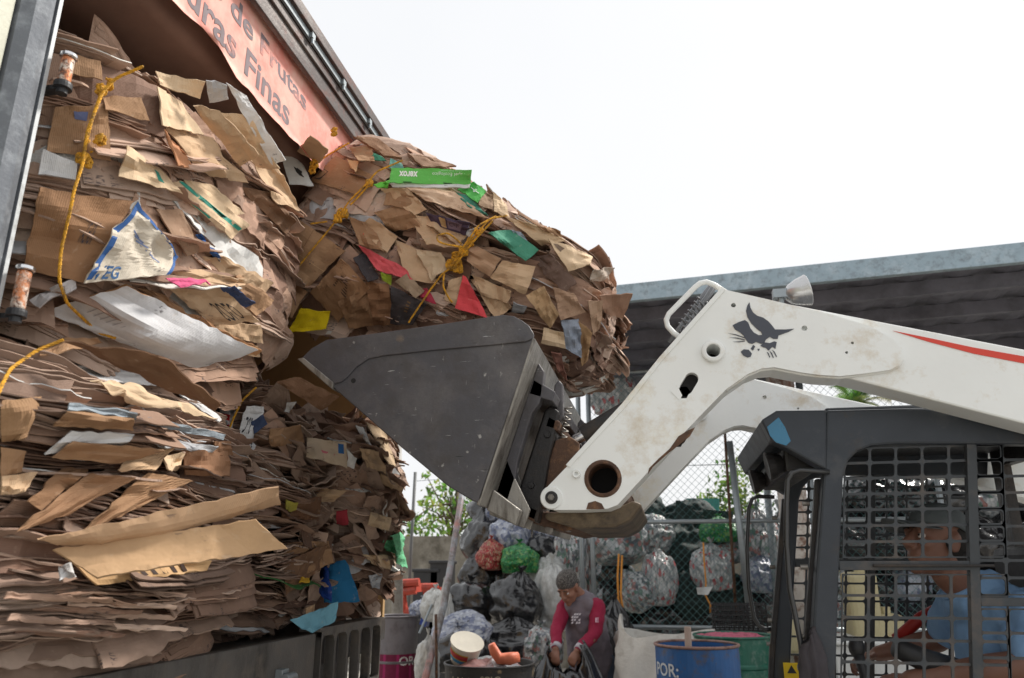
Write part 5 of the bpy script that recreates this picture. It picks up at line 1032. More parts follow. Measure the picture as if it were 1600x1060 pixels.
def wire(x0, z0, x1, z1, y):
    d_ = Vector((x1 - x0, 0, z1 - z0)).normalized(); n_ = Vector((-d_.z, 0, d_.x)) * .0019
    a_, b2_ = Vector((x0, y, z0)), Vector((x1, y, z1)); V = [a_ + n_, a_ - n_ * .5 + Vector((0, .0022, 0)), a_ - n_ * .5 - Vector((0, .0022, 0))]
    m.add([tuple(q) for q in V] + [tuple(q + (b2_ - a_)) for q in V], [(0, 1, 4, 3), (1, 2, 5, 4), (2, 0, 3, 5)])
k = -Hh
while k < W0:
    a_ = max(0, k); b2_ = min(W0, k + Hh)
    if b2_ > a_: wire(xl + .11 + a_, .12 + a_ - k, xl + .11 + b2_, .12 + b2_ - k, FY - .003); wire(xl + .11 + a_, zt_ - (a_ - k), xl + .11 + b2_, zt_ - (b2_ - k), FY + .003)
    k += sp * 1.2
m.build('wire_mesh', mat('teal_coated_wire', sr(70, 108, 108), rough=.5, metal=.2, bump=0), FN)
M_wall = mat('stained_concrete_wall', sr(128, 122, 110), rough=.9, var=.2, vscale=2, dirt=[sr(84, 78, 68), sr(150, 144, 132)], dscale=1.2, dlo=.42, dhi=.65, streak=(1, 1, .3), bump=.4, bscale=15)
wz = P(660, 838, y=13).z; m = MB(); m.box((-12, 13, 0), (14, 13.2, wz)); tag(m.build('boundary_wall', M_wall), 'stained concrete boundary wall at the back of the yard', 'wall')
def pole(name, pts, r, label, cat, M_=M_galv): m = MB(); m.tube(pts, r, 12); o = m.build(name, M_, smooth=True); tag(o, label, cat); return o
pole('leaning_pole', [P(722, 772, y=7.2), P(706, 872, y=6.9), P(694, 945, y=6.6), P(664, 1062, y=6.2), P(640, 1150, y=6.0)], .030, 'slanted scaffold pipe leaning between grey drum and black bags', 'pole', mat('painted_pipe', sr(150, 156, 162), rough=.5, metal=.3, dirt=[sr(170, 120, 112), sr(110, 104, 100)], dscale=2.5, dlo=.45, dhi=.6))
pole('thin_post', [P(649, 738, y=10), P(642, 860, y=10), P(636, 1010, y=10)], .022, 'thin upright metal post in front of the concrete wall', 'post', mat('dull_post', sr(96, 98, 98), rough=.6))
pole('clothes_wire', [P(649, 752, y=10), P(690, 749, y=10.5), P(800, 738, y=11)], .004, 'thin wire strung from the upright post', 'wire')
pole('overhead_cable', [P(1055, 728, y=9.5), P(1140, 726, y=9.5), P(1200, 722, y=9.5)], .005, 'dark cable strung behind the fence above the bags', 'cable')
# ---------------------------------------------------------------- bags
M_bagk = mat('black_bag_plastic', (.014, .014, .016), rough=.14, var=.3, vscale=6, bump=.6, bscale=5, spec=.9)
def bottlemat(name, cols, sc=8, base=.5):
    m_ = bpy.data.materials.new(name); m_.use_nodes = True; n = m_.node_tree.nodes; l = m_.node_tree.links.new; bs = n['Principled BSDF']; tc = n.new('ShaderNodeTexCoord')
    vo = n.new('ShaderNodeTexVoronoi'); vo.inputs['Scale'].default_value = sc; mp = n.new('ShaderNodeMapping'); mp.inputs['Scale'].default_value = (1, 1, .6); l(tc.outputs['Object'], mp.inputs[0])
    nz_ = n.new('ShaderNodeTexNoise'); nz_.inputs['Scale'].default_value = 9; va = n.new('ShaderNodeVectorMath'); va.operation = 'MULTIPLY_ADD'; va.inputs[1].default_value = (.12,) * 3
    l(tc.outputs['Object'], nz_.inputs['Vector']); l(nz_.outputs['Color'], va.inputs[0]); l(mp.outputs[0], va.inputs[2]); l(va.outputs[0], vo.inputs['Vector'])
    sx = n.new('ShaderNodeSeparateColor'); l(vo.outputs['Color'], sx.inputs[0]); cr_ = n.new('ShaderNodeValToRGB'); cr_.color_ramp.interpolation = 'CONSTANT'; e_ = cr_.color_ramp.elements
    while len(e_) < len(cols): e_.new(.5)
    for i, c_ in enumerate(cols): e_[i].position = i / len(cols); e_[i].color = (*c_, 1)
    l(sx.outputs[0], cr_.inputs[0]); mx_ = n.new('ShaderNodeMix'); mx_.data_type = 'RGBA'; mx_.blend_type = 'MULTIPLY'; mx_.inputs[0].default_value = .4
    r_ = n.new('ShaderNodeMapRange'); r_.inputs['From Max'].default_value = .55; r_.inputs['To Min'].default_value = 1.1; r_.inputs['To Max'].default_value = .35; l(vo.outputs['Distance'], r_.inputs['Value'])
    l(cr_.outputs[0], mx_.inputs[6]); l(r_.outputs[0], mx_.inputs[7]); l(mx_.outputs[2], bs.inputs['Base Color']); bs.inputs['Roughness'].default_value = .3
    bp = n.new('ShaderNodeBump'); bp.inputs['Strength'].default_value = .45; bp.inputs['Distance'].default_value = .03; l(vo.outputs['Distance'], bp.inputs['Height']); l(bp.outputs[0], bs.inputs['Normal'])
    return m_
w1, w2, w3 = sr(200, 204, 206), sr(168, 174, 178), sr(222, 224, 224)
M_bags = {'k': M_bagk,
 'c': bottlemat('clear_bag_of_bottles', [w1, w2, sr(120, 130, 134), w3, w1, sr(110, 140, 128), w2, sr(176, 130, 126), w1, sr(116, 124, 134)]),
 'b': bottlemat('bluish_clear_bag', [sr(168, 174, 190), sr(140, 148, 172), sr(188, 194, 206), sr(110, 120, 150), sr(176, 182, 196)], 7),
 'r': bottlemat('red_net_of_caps', [sr(170, 50, 52), sr(150, 60, 56), sr(196, 120, 100), sr(176, 44, 50), sr(190, 160, 130)], 14),
 'g': bottlemat('green_net_of_bottles', [sr(40, 130, 70), sr(60, 160, 90), sr(30, 110, 56), sr(120, 170, 90), sr(46, 140, 80)], 11),
 'w': mat('milky_white_bag', sr(196, 198, 196), rough=.35, dirt=[sr(160, 162, 160)], dscale=6, dlo=.45, dhi=.7, bump=.5, bscale=16),
 't': bottlemat('clear_bag_with_red_labels', [w1, w3, w2, sr(196, 104, 106), w1, w2, w3, sr(170, 176, 176)], 8),
 'd': mat('dark_green_netting', sr(30, 50, 48), rough=.7, var=.3, vscale=5, dirt=[sr(20, 28, 28)], dscale=8, bump=.6, bscale=30)}
def bagproto(seed, tie=True):
    nu, nv = 84, 56; t, p_ = np.meshgrid(np.linspace(0, 2 * math.pi, nu + 1)[:-1], np.linspace(0, math.pi, nv), indexing='ij')
    x = np.sin(p_) * np.cos(t); y = np.sin(p_) * np.sin(t); z = np.cos(p_); d_ = np.stack([x, y, z], -1)
    r = 1 + .16 * vn(d_ * 1.7 + seed, seed) + .08 * ridged(d_ * 2.4 + seed * 2, seed) + .035 * ridged(d_ * 5, seed + 1) + .012 * ridged(d_ * 11, seed + 2) + .035 * np.sin(t * (11 + seed % 5) + 3 * vn(d_ * 3, seed)) * np.clip(z, 0, 1) ** 1.5
    G = d_ * r[..., None]; G[..., 2] = np.where(G[..., 2] < -.72, -.72 + (G[..., 2] + .72) * .25, G[..., 2])
    if tie:
        k_ = np.clip((z - .9) / .1, 0, 1); G[..., 2] += k_ ** 1.5 * .22; G[..., :2] *= (1 - .35 * k_)[..., None]
    V = G.reshape(-1, 3); I = np.arange(nu * nv).reshape(nu, nv); J = np.roll(I, -1, 0)
    f = np.stack([I[:, :-1], I[:, 1:], J[:, 1:], J[:, :-1]], -1).reshape(-1, 4); mb = MB(); mb.add(V, f.tolist())
    if tie:
        a_ = np.linspace(0, 2 * math.pi, 25); prof = [(.05, 1.10), (.04, 1.16), (.12, 1.30), (.16, 1.36)]
        V = [(rr * math.cos(t_) * (1 + .4 * math.sin(t_ * 5 + seed)), rr * math.sin(t_) * (1 + .4 * math.cos(t_ * 4)), zz + (.05 * math.sin(t_ * 3) if i == 3 else 0)) for i, (rr, zz) in enumerate(prof) for t_ in a_]
        mb.add(V, [(i * 25 + q, i * 25 + q + 1, (i + 1) * 25 + q + 1, (i + 1) * 25 + q) for i in range(3) for q in range(24)])
    return mb
_bc = {}
def bag(px_, py_, rx, ry, y_, kind, label, rot=0, group=None, cat='bag'):
    c = P(px_, py_, y=y_); dep = (CM.transposed() @ (c - CO)).z * -1; s_ = dep / F; sd = (int(px_ * 7 + py_) % 5)
    key = (sd, kind)
    if key not in _bc:
        o = bagproto(sd + 1, kind not in 'd').build({'k': 'black_rubbish_bag', 'w': 'white_bag', 'r': 'red_net_bag', 'g': 'green_net_bag', 'd': 'dark_netting_bag'}.get(kind, 'clear_bottle_bag'), M_bags[kind], smooth=True); _bc[key] = o
    else: o = _bc[key].copy(); S.collection.objects.link(o)
    o.location = c; o.rotation_euler = (R_(rot), R_(rot * .6), (px_ * 1.7) % 6.28); o.scale = (rx * s_ * 1.14, rx * s_ * 1.05, ry * s_ * 1.16)
    tag(o, label, cat, group); return o
GP = 'rubbish bags heaped left of the worker'; GF = 'bags piled behind the chain link fence'; GD = 'dark bags heaped under the shed'
for a_ in [
 (772, 800, 34, 26, 9.0, 'k', 'black bag on top of the left heap, directly under the bucket', 20), (757, 850, 33, 36, 8.6, 'k', 'shiny round black bag left of the bluish clear bag'),
 (748, 902, 26, 28, 8.4, 'k', 'black bag just below the round shiny one at the left edge'), (790, 905, 30, 24, 8.5, 'k', 'flat black bag squeezed beneath the red and green nets', 15),
 (852, 866, 30, 26, 8.5, 'k', 'small black bag right of the green net'), (735, 950, 44, 30, 7.9, 'k', 'wide dull black bag sloping behind the leaning pipe', -12),
 (806, 950, 40, 40, 7.8, 'k', 'big wrinkled black bag in the middle of the left heap', 8), (800, 1012, 44, 34, 7.5, 'k', 'shiny tied black bag below the big wrinkled one'),
 (726, 1022, 44, 30, 7.0, 'k', 'black bag behind the rusty tub at the left'), (962, 1010, 30, 48, 7.6, 'k', 'tall black bag standing right behind the worker'), (848, 812, 30, 20, 8.9, 'k', 'black bag half hidden under the loader arm pivot', 30),
 (797, 842, 30, 28, 8.45, 'b', 'bluish clear bag above the red net', 10), (792, 812, 36, 18, 8.7, 'b', 'thin clear bag draped at the top of the left heap', 25), (872, 832, 34, 26, 8.7, 'b', 'bluish bag of bottles just left of the fence post'),
 (884, 868, 26, 30, 8.5, 'c', 'clear bag of bottles against the fence post above the worker'), (856, 896, 26, 22, 8.3, 'w', 'milky bag above the worker, upper of two white ones'), (864, 942, 30, 46, 8.1, 'w', 'large white bag hanging behind the worker'),
 (768, 871, 21, 21, 8.2, 'r', 'red net full of small caps'), (812, 877, 29, 21, 8.15, 'g', 'bright green net full of bottles'), (846, 1018, 30, 28, 7.4, 'c', 'whitish clear bag low at the left of the worker'),
 (720, 990, 40, 14, 7.0, 'b', 'long clear bag with blue labels lying on black plastic', 35), (680, 950, 20, 22, 7.6, 'w', 'white bag slumped left of the leaning pipe'), (694, 975, 14, 42, 7.3, 'w', 'white plastic wrapped round the leaning pipe'), (660, 955, 18, 14, 7.8, 'b', 'pale bag behind the grey drum'), (668, 1040, 18, 34, 6.5, 'w', 'torn white bag hanging beside the grey drum')]:
    bag(*a_[:7], rot=a_[7] if len(a_) > 7 else 0, group=GP)
for a_ in [
 (966, 848, 42, 34, 8.7, 'c', 'large clear bottle bag behind the fence at its left post', 12), (1012, 842, 34, 28, 8.9, 'c', 'clear bottle bag second from the left fence post', -20), (1030, 910, 24, 38, 8.5, 't', 'upright clear bag with red labels behind the fence'),
 (1000, 928, 30, 26, 8.5, 'c', 'clear bag with long bottles low behind the left of the fence', 30), (962, 905, 30, 26, 9.0, 'k', 'black bag behind the hanging orange rope'), (958, 950, 36, 34, 8.8, 'k', 'black bag at the bottom left corner of the fence'),
 (1066, 870, 44, 46, 9.2, 'd', 'dark netting bundle in the middle of the fence'), (1078, 935, 46, 36, 8.9, 'd', 'lower dark netting bundle behind the white sack'), (1030, 975, 46, 34, 8.9, 'k', 'black bag low behind the white sack'), (1110, 975, 40, 32, 8.9, 'k', 'black bag low behind the black crate'),
 (1124, 832, 28, 18, 8.7, 'g', 'bright green bag high on the fence heap'), (1126, 862, 34, 20, 8.8, 'c', 'grey clear bag just below the bright green one', 14), (1114, 893, 28, 32, 8.5, 't', 'clear bag with red labels left of the brace pole'), (1126, 928, 32, 30, 8.8, 'd', 'dark netting bag left of the brace pole foot'),
 (1186, 850, 30, 40, 8.7, 'c', 'big clear bag seen through the cab grab handle'), (1192, 902, 28, 26, 8.5, 'b', 'bluish white bag low beside the cab grab handle'), (1180, 950, 34, 32, 8.9, 'k', 'black bag behind the black crate at its right'), (1225, 880, 30, 60, 9.0, 'c', 'clear bag between cab pillar and white column'),
 (1000, 800, 34, 26, 9.4, 'd', 'dark netting heap just under the loader arm elbow'), (1080, 812, 40, 26, 9.5, 'd', 'dark netting heap behind the fence rail'), (925, 880, 20, 60, 9.2, 'c', 'narrow clear bag just left of the fence mesh'), (955, 618, 32, 34, 8.4, 't', 'bag of bottles hanging high on the fence')]:
    bag(*a_[:7], rot=a_[7] if len(a_) > 7 else 0, group=GF)
lab = ['far left', 'second from left', 'third from left', 'middle', 'third from right', 'second from right', 'far right']
for r_ in range(4):
    for k in range(7):
        kd = 'k' if (r_ * 7 + k) % 4 else ('c', 'd', 'b')[(r_ + k) % 3]
        bag(1330 + k * 62 + (r_ % 2) * 25, 985 - r_ * 66, 42, 38, 9.2 + .25 * (r_ % 2), kd, '%s bag, %s, %s row of the shed heap' % ({'k': 'black', 'c': 'clear', 'd': 'dark netting', 'b': 'bluish'}[kd], lab[k], ('bottom', 'second', 'third', 'top')[r_]), group=GD)
# black sheets peaking over the bags
def flatsheet(name, pts, y_, mt, label, cat, th=.01, wob=.03, dy=0):
    W = [np.array(P(a_, b2_, y=y_ + (dy if i in (2, 3) else 0))) for i, (a_, b2_) in enumerate(pts)]; u, v = np.meshgrid(np.linspace(0, 1, 18), np.linspace(0, 1, 14), indexing='ij'); u = u[..., None]; v = v[..., None]
    G = W[0] * (1 - u) * (1 - v) + W[1] * u * (1 - v) + W[2] * u * v + W[3] * (1 - u) * v; G[..., 1] += fbm(G * 5, 5) * wob; mb = MB(); mb.grid(G, th, (.1, .1, .1)); o = mb.build(name, mt, smooth=True); tag(o, label, cat); return o
flatsheet('black_plastic_sheet', [(1056, 782), (1062, 782), (1110, 815), (1054, 815)], 8.9, M_bags['d'], 'dark pointed netting sheet standing up behind the fence rail', 'sheet')
flatsheet('black_plastic_sheet', [(1098, 796), (1145, 800), (1145, 812), (1100, 812)], 8.9, M_bags['d'], 'flat dark sheet beside the brace pole top', 'sheet')
flatsheet('black_plastic_sheet', [(990, 786), (1010, 786), (1052, 812), (980, 812)], 8.9, M_bags['d'], 'dark netting sheet sloping beneath the loader elbow', 'sheet')
flatsheet('teal_panel', [(1072, 779), (1124, 779), (1124, 800), (1072, 800)], 10.5, mat('teal_paint', sr(70, 150, 140), rough=.6), 'teal panel showing above the fence rail', 'panel', wob=0)
# hanging ropes
M_orope = mat('orange_twine', sr(206, 140, 60), rough=.8, bump=0)
pole('hanging_rope', [P(967, 866, y=7.95), P(965, 900, y=7.93), P(966, 935, y=7.93), P(974, 966, y=7.93), P(976, 966, y=7.92), P(970, 930, y=7.92), P(972, 868, y=7.94)], .010, 'doubled orange rope hanging on the fence left of the white sack', 'rope', M_orope)
pole('hanging_rope', [P(1099, 848, y=7.95), P(1100, 875, y=7.93), P(1103, 910, y=7.93), P(1102, 930, y=7.93), P(1110, 945, y=7.93), P(1110, 958, y=7.93)], .008, 'single orange rope hanging on the fence above the blue drum', 'rope', M_orope)
flatsheet('white_scrap', [(1088, 918), (1114, 917), (1106, 930), (1090, 929)], 7.9, M_bags['w'], 'small white scrap caught on the fence', 'scrap', th=.004)
# white bulk sack
c = P(1046, 1030, y=6.7); m = MB(); nA = 64; prof = np.linspace(0, 1, 22); V = []
for t_ in prof:
    for q in range(nA):
        a_ = q * 2 * math.pi / nA; ca, sa = math.cos(a_), math.sin(a_); r_ = .44 / max(abs(ca), abs(sa)) ** .75; r_ = min(r_, .50) * (1 - .12 * t_ + .10 * math.sin(t_ * 3.1)) + .012 * math.sin(a_ * 9 + t_ * 5) + .035 * float(vn(np.array([[ca * 3, sa * 3, t_ * 4]]), 4)[0]) + .02 * float(ridged(np.array([[ca * 6, sa * 6, t_ * 8]]), 4)[0])
        top = 1.02 + .20 * math.exp(-((a_ - 3.6) / .28) ** 2) + .03 * math.sin(a_ * 3); V.append((c.x + r_ * ca, 6.75 + r_ * sa, top * t_))
F_ = [(i * nA + q, i * nA + (q + 1) % nA, (i + 1) * nA + (q + 1) % nA, (i + 1) * nA + q) for i in range(21) for q in range(nA)]; m.add(V, F_)
V2 = [(c.x + (x - c.x) * .96, 6.75 + (y - 6.75) * .96, z) for x, y, z in V[-nA:]] + [(c.x + (x - c.x) * .9, 6.75 + (y - 6.75) * .9, .55) for x, y, z in V[-nA:]]
m.add(V[-nA:] + V2, [(i * nA + q, (i) * nA + (q + 1) % nA, (i + 1) * nA + (q + 1) % nA, (i + 1) * nA + q) for i in range(2) for q in range(nA)])
m.add(V2[-nA:], [list(range(nA))]); tag(m.build('bulk_sack', mat('white_woven_sack', sr(208, 205, 198), rough=.8, var=.12, vscale=6, dirt=[sr(160, 152, 140)], dscale=4, dlo=.5, dhi=.7, bump=.5, bscale=40), smooth=True), 'open white woven bulk sack between worker and blue drum', 'sack')
# drums
def drum(name, px_, rimy, r, y_, body, rings, label, rimM=None):
    c = P(px_, rimy, y=y_); D = thing(name, label, 'drum', (c.x, y_, 0)); H_ = c.z
    prof = [(r * .96, 0), (r, .02)]
    for z_ in rings: prof += [(r, H_ * z_ - .02), (r * 1.03, H_ * z_ - .008), (r * 1.03, H_ * z_ + .008), (r, H_ * z_ + .02)]
    prof += [(r, H_ - .015), (r * .97, H_ - .01), (r * .97, .1), (.001, .1)]
    m = MB(); m.lathe(prof, o=(c.x, y_, 0), k=48); m.build('barrel', body, D, smooth=False)
    a_ = np.linspace(0, 2 * math.pi, 49)[:-1]; m = MB(); m.tube([(c.x + r * math.cos(t_), y_ + r * math.sin(t_), H_ - .004) for t_ in a_], .010, 8, closed=True); m.build('rim', rimM or body, D, smooth=True); return D, c
M_bdrum = mat('blue_drum_paint', sr(40, 92, 150), rough=.45, dirt=[sr(30, 64, 110), sr(90, 80, 76)], dscale=5, dlo=.52, dhi=.72, bump=.1)
M_gdrum = mat('green_drum_plastic', sr(36, 100, 82), rough=.45, dirt=[sr(28, 76, 62), sr(110, 130, 120)], dscale=6, dlo=.52, dhi=.75, bump=.1)
M_ydrum = mat('grey_drum_paint', sr(112, 108, 112), rough=.55, dirt=[sr(88, 82, 84)], dscale=5, bump=.1)
M_rimr = mat('rusty_rim', sr(150, 120, 110), rough=.6, metal=.3, dirt=[sr(90, 60, 48)], dscale=8)
DB, cb = drum('blue_drum', 1088, 1006, .275, 5.6, M_bdrum, (.33, .66), 'open blue drum with white lettering and a stick inside', M_rimr)
DG, cg = drum('green_drum', 1145, 992, .30, 6.55, M_gdrum, (.4, .8), 'green drum behind the blue one, filled with pink waste')
DY, cy_ = drum('grey_drum', 621, 962, .205, 7.6, M_ydrum, (.32, .62), 'grey drum with a maroon band below the rear bale')
def drum_text(D, c, y_, r, txt, a0, a1, z0, z1, col, M_=M_print, name='painted_lettering', poly=None):
    if poly is None: v, f = textmesh(txt, .015)
    else: v, f = np.array(poly, float), [list(range(len(poly)))]
    a_ = R_(a0) + v[:, 0] * R_(a1 - a0); rr = r + .004; V = np.stack([c.x + rr * np.sin(a_), y_ - rr * np.cos(a_), z0 + v[:, 1] * (z1 - z0)], -1); m = MB(); m.add(V, f, col); m.build(name, M_, D)
drum_text(DB, cb, 5.6, .275, 'POR:', -72, -28, cb.z - .185, cb.z - .105, sr(206, 210, 214)); drum_text(DB, cb, 5.6, .275, 'IN', -62, -38, cb.z - .34, cb.z - .26, sr(206, 210, 214))
for i in range(3):
    for j in range(3): drum_text(DB, cb, 5.6, .275, None, -26 + i * 10, -19 + i * 10, cb.z - .26 - j * .045, cb.z - .23 - j * .045, sr(150, 50, 74), poly=[(0, 0), (1, 0), (1, 1), (0, 1)], name='painted_emblem')
for k in range(24): a0 = -88 + k * 7.3; drum_text(DY, cy_, 7.6, .205, None, a0, a0 + 7.4, cy_.z - .58, cy_.z - .34, sr(110, 30, 62) if k % 5 else sr(150, 40, 90), poly=[(0, 0), (1, 0), (1, 1), (0, 1)], name='maroon_band')
drum_text(DY, cy_, 7.6, .2065, 'OR', 28, 75, cy_.z - .44, cy_.z - .36, sr(210, 206, 206)); drum_text(DY, cy_, 7.6, .2065, 'A', -80, -60, cy_.z - .50, cy_.z - .43, sr(210, 206, 206))
pole('wooden_stick', [(cb.x - .07, 5.45, .5), (cb.x - .055, 5.38, cb.z + .12)], .022, 'short stick standing in the blue drum', 'stick', mat('pale_wood', sr(160, 140, 128), rough=.8))
def heap(name, c, r, z, mt, label, cat, h=.06, seed=3, par=None):
    mb = MB(); u, v = np.meshgrid(np.linspace(0, 2 * math.pi, 33)[:-1], np.linspace(0, 1, 12), indexing='ij'); X = c[0] + r * v * np.cos(u); Y = c[1] + r * v * np.sin(u); G = np.stack([X, Y, z + 0 * X], -1); G[..., 2] += (1 - v ** 2) * h + ridged(G * 14, seed) * .02
    I = np.arange(32 * 12).reshape(32, 12); J = np.roll(I, -1, 0); mb.add(G.reshape(-1, 3), np.stack([I[:, :-1], I[:, 1:], J[:, 1:], J[:, :-1]], -1).reshape(-1, 4)[:, ::-1].tolist()); o = mb.build(name, mt); tag(o, label, cat); return o
heap('pink_waste', (cg.x, 6.55), .28, cg.z - .02, mat('pink_waste', sr(190, 100, 122), rough=.8, dirt=[sr(120, 60, 70)], dscale=12), 'pink waste filling the green drum to the rim', 'waste', h=.02)
# rusty tub heaped with rubbish
ct = P(765, 1036, y=4.7); TB = thing('rubbish_tub', 'rusty black tub heaped with rubbish at the bottom edge', 'tub', (ct.x, 4.7, 0))
m = MB(); m.lathe([(.001, .0), (.22, .0), (.235, .02), (.262, ct.z - .03), (.268, ct.z), (.258, ct.z), (.25, ct.z - .05), (.24, .4), (.001, .4)], o=(ct.x, 4.7, 0), k=44); m.build('tub_body', mat('black_chipped_tub', sr(46, 44, 42), rough=.6, dirt=[sr(150, 130, 100), sr(90, 66, 50)], dscale=9, dlo=.58, dhi=.66, bump=.3), TB)
m = MB(); m.tube([(ct.x + .265 * math.cos(t_), 4.7 + .265 * math.sin(t_), ct.z) for t_ in np.linspace(0, 2 * math.pi, 49)[:-1]], .007, 8, closed=True); m.build('tub_rim', M_black2, TB)
drum_text(TB, ct, 4.7, .266, '1 N 1', -38, -12, ct.z - .075, ct.z - .05, sr(170, 160, 140)); drum_text(TB, ct, 4.7, .267, 'SOLO', 2, 26, ct.z - .07, ct.z - .04, sr(170, 160, 140)); drum_text(TB, ct, 4.7, .2635, None, -40, 30, .95, ct.z - .09, sr(150, 140, 112), poly=[(0, 0), (1, 0), (1, 1), (0, 1)], name='peeling_label')
for zl in (ct.z - .05,): pass
heap('mixed_rubbish', (ct.x, 4.7), .25, ct.z - .06, M_bags['c'], 'mixed rubbish filling the rusty tub', 'rubbish', h=.08)
cbk = P(727, 1018, y=4.72); Mb_ = Matrix.Rotation(R_(18), 3, 'Y') @ Matrix.Rotation(R_(25), 3, 'X')
m = MB(); m.lathe([(.001, -.06), (.078, -.06), (.095, .055), (.102, .06), (.102, .068), (.001, .07)], o=tuple(cbk), k=30, M=Mb_); bk = m.build('white_bucket', mat('white_bucket_plastic', sr(222, 216, 200), rough=.4), smooth=False); tag(bk, 'tilted white plastic bucket with red and yellow label on the tub', 'bucket')
for z0_, z1_, cc in ((-.035, -.015, sr(90, 160, 206)), (-.012, .030, sr(214, 180, 60)), (-.006, .024, sr(190, 70, 70))):
    m = MB(); V = []
    for t_ in np.linspace(-1.2, .5, 14):
        for z_ in (z0_, z1_): r_ = .078 + (z_ + .06) / .115 * .017 + (.002 if cc[0] > cc[2] else .001) + (.0015 if cc == sr(190, 70, 70) else 0); v = Mb_ @ Vector((r_ * math.sin(t_), -r_ * math.cos(t_), z_)); V.append((cbk.x + v.x, cbk.y + v.y, cbk.z + v.z))
    m.add(V, [(2 * i, 2 * i + 2, 2 * i + 3, 2 * i + 1) for i in range(13)], cc); m.build('bucket_label', M_print, bk, org=(0, 0, 0))
m = MB(); c = P(786, 1024, y=4.62); dd = MB()
pts = [P(768, 1006, y=4.6), P(773, 1018, y=4.6), P(781, 1030, y=4.6), P(797, 1030, y=4.6), P(810, 1027, y=4.62)]; m.tube(pts, [.020, .024, .032, .034, .026], 14); V = m.v[0]; m.v[0] = V + vn3(V * 34, 2) * .012
tag(m.build('orange_plastic_bag', mat('orange_plastic', sr(236, 130, 96), rough=.4, bump=.3), smooth=True), 'twisted orange plastic bag on top of the rusty tub', 'bag')
# black wire crate, red frame, black boxes, blue broom head
m = MB(); c0 = P(1118, 985, y=7.2); c1 = P(1196, 946, y=7.2)
for k in range(12): x_ = c0.x + (c1.x - c0.x) * k / 11; m.box((x_ - .006, 7.2, c0.z), (x_ + .006, 7.215, c1.z)); m.box((x_ - .006, 7.5, c0.z), (x_ + .006, 7.515, c1.z))
for k in range(6): z_ = c0.z + (c1.z - c0.z) * k / 5; m.box((c0.x - .01, 7.19, z_ - .006), (c1.x + .01, 7.2, z_ + .006)); m.box((c0.x - .01, 7.515, z_ - .006), (c1.x + .01, 7.525, z_ + .006)); m.box((c0.x - .015, 7.19, z_ - .006), (c0.x - .005, 7.52, z_ + .006))
tag(m.build('wire_crate', M_black), 'black slatted crate standing behind the green drum', 'crate'); m = MB(); m.box((c0.x, 7.22, 0), (c1.x, 7.5, c0.z - .01)); tag(m.build('crate_stand', M_black2, bevel=.01), 'dark box carrying the black slatted crate', 'box')
m = MB()
for a_, b2_ in (((626, 912), (632, 956)), ((632, 956), (646, 956)), ((660, 918), (684, 918)), ((684, 918), (684, 936)), ((626, 912), (655, 910)), ((630, 925), (650, 922))): m.cyl(P(*a_, y=9.5), P(*b2_, y=9.5), .05, 8)
m.prism([P(x, y, y=9.55) for x, y in ((660, 918), (684, 920), (684, 938), (662, 940))], (0, .3, 0)); m.prism([P(x, y, y=9.55) for x, y in ((626, 914), (648, 912), (648, 926), (628, 926))], (0, .3, 0))
tag(m.build('red_cart', mat('faded_red_paint', sr(176, 66, 48), rough=.6, dirt=[sr(110, 60, 50)], dscale=4)), 'faded red metal cart standing before the concrete wall', 'cart')
for (x0, y0, x1, y1, lb_) in ((646, 890, 684, 915, 'wide black crate before the concrete wall'), (672, 877, 700, 905, 'taller black crate right of the wide one')):
    a_ = P(x0, y0, y=11); b2_ = P(x1, y1, y=11); m = MB(); m.box((a_.x, 11, 0), (b2_.x, 11.4, a_.z)); m.box((a_.x - .02, 10.98, a_.z - .04), (b2_.x + .02, 11.42, a_.z + .01)); tag(m.build('black_crate', M_black, bevel=.015), lb_, 'crate', 'black crates by the wall')
m = MB(); m.prism([P(x, y, y=7.5) for x, y in ((655, 975), (664, 950), (672, 946), (672, 958), (664, 980))], (0, .12, 0)); bh = m.build('blue_broom', mat('blue_plastic', sr(36, 66, 150), rough=.45)); tag(bh, 'blue broom head sticking out beside the white bags', 'broom')
m = MB(); m.cyl(P(675, 945, y=7.4), P(655, 990, y=7.3), .012, 8); m.build('broom_handle', M_galv, bh, org=(0, 0, 0))
pole('rusty_rod_upright', [P(681, 960, y=6.3), P(682, 1030, y=6.3), P(682, 1080, y=6.3)], .012, 'thin rusty rod upright before the leaning pipe', 'rod', M_rust)
# beige jerrycans under the shed behind the cab
M_beige = mat('beige_plastic', sr(176, 166, 130), rough=.5, dirt=[sr(150, 120, 70)], dscale=4, dlo=.55, dhi=.7)
for k, (px_, py_, w_, h_, lb_) in enumerate(((1352, 930, 38, 60, 'left beige tank behind the cab lattice'), (1392, 985, 40, 40, 'lower right beige tank behind the cab lattice'), (1233, 965, 20, 50, 'beige tank seen between the cab door pillars'))):
    c = P(px_, py_, y=6.6); s_ = 6.7 / F; m = MB(); m.box((c.x - w_ * s_ / 2, 6.6, c.z - h_ * s_), (c.x + w_ * s_ / 2, 6.95, c.z + h_ * s_ / 2)); o = m.build('beige_tank', M_beige, bevel=.04); tag(o, lb_, 'tank', 'beige tanks behind the cab'); 
    m = MB(); m.cyl((c.x, 6.7, c.z + h_ * s_ / 2), (c.x, 6.7, c.z + h_ * s_ / 2 + .05), .04, 14); m.build('cap', M_beige, o, org=(0, 0, 0))
c = P(1385, 1010, y=6.2); m = MB(); m.box((c.x - .35, 6.2, 0), (c.x + .5, 6.9, c.z)); m.box((c.x - .37, 6.18, c.z), (c.x + .52, 6.92, c.z + .03)); tag(m.build('white_table', mat('white_laminate', sr(204, 206, 204), rough=.5), bevel=.01), 'white topped bench behind the loader cab', 'bench')
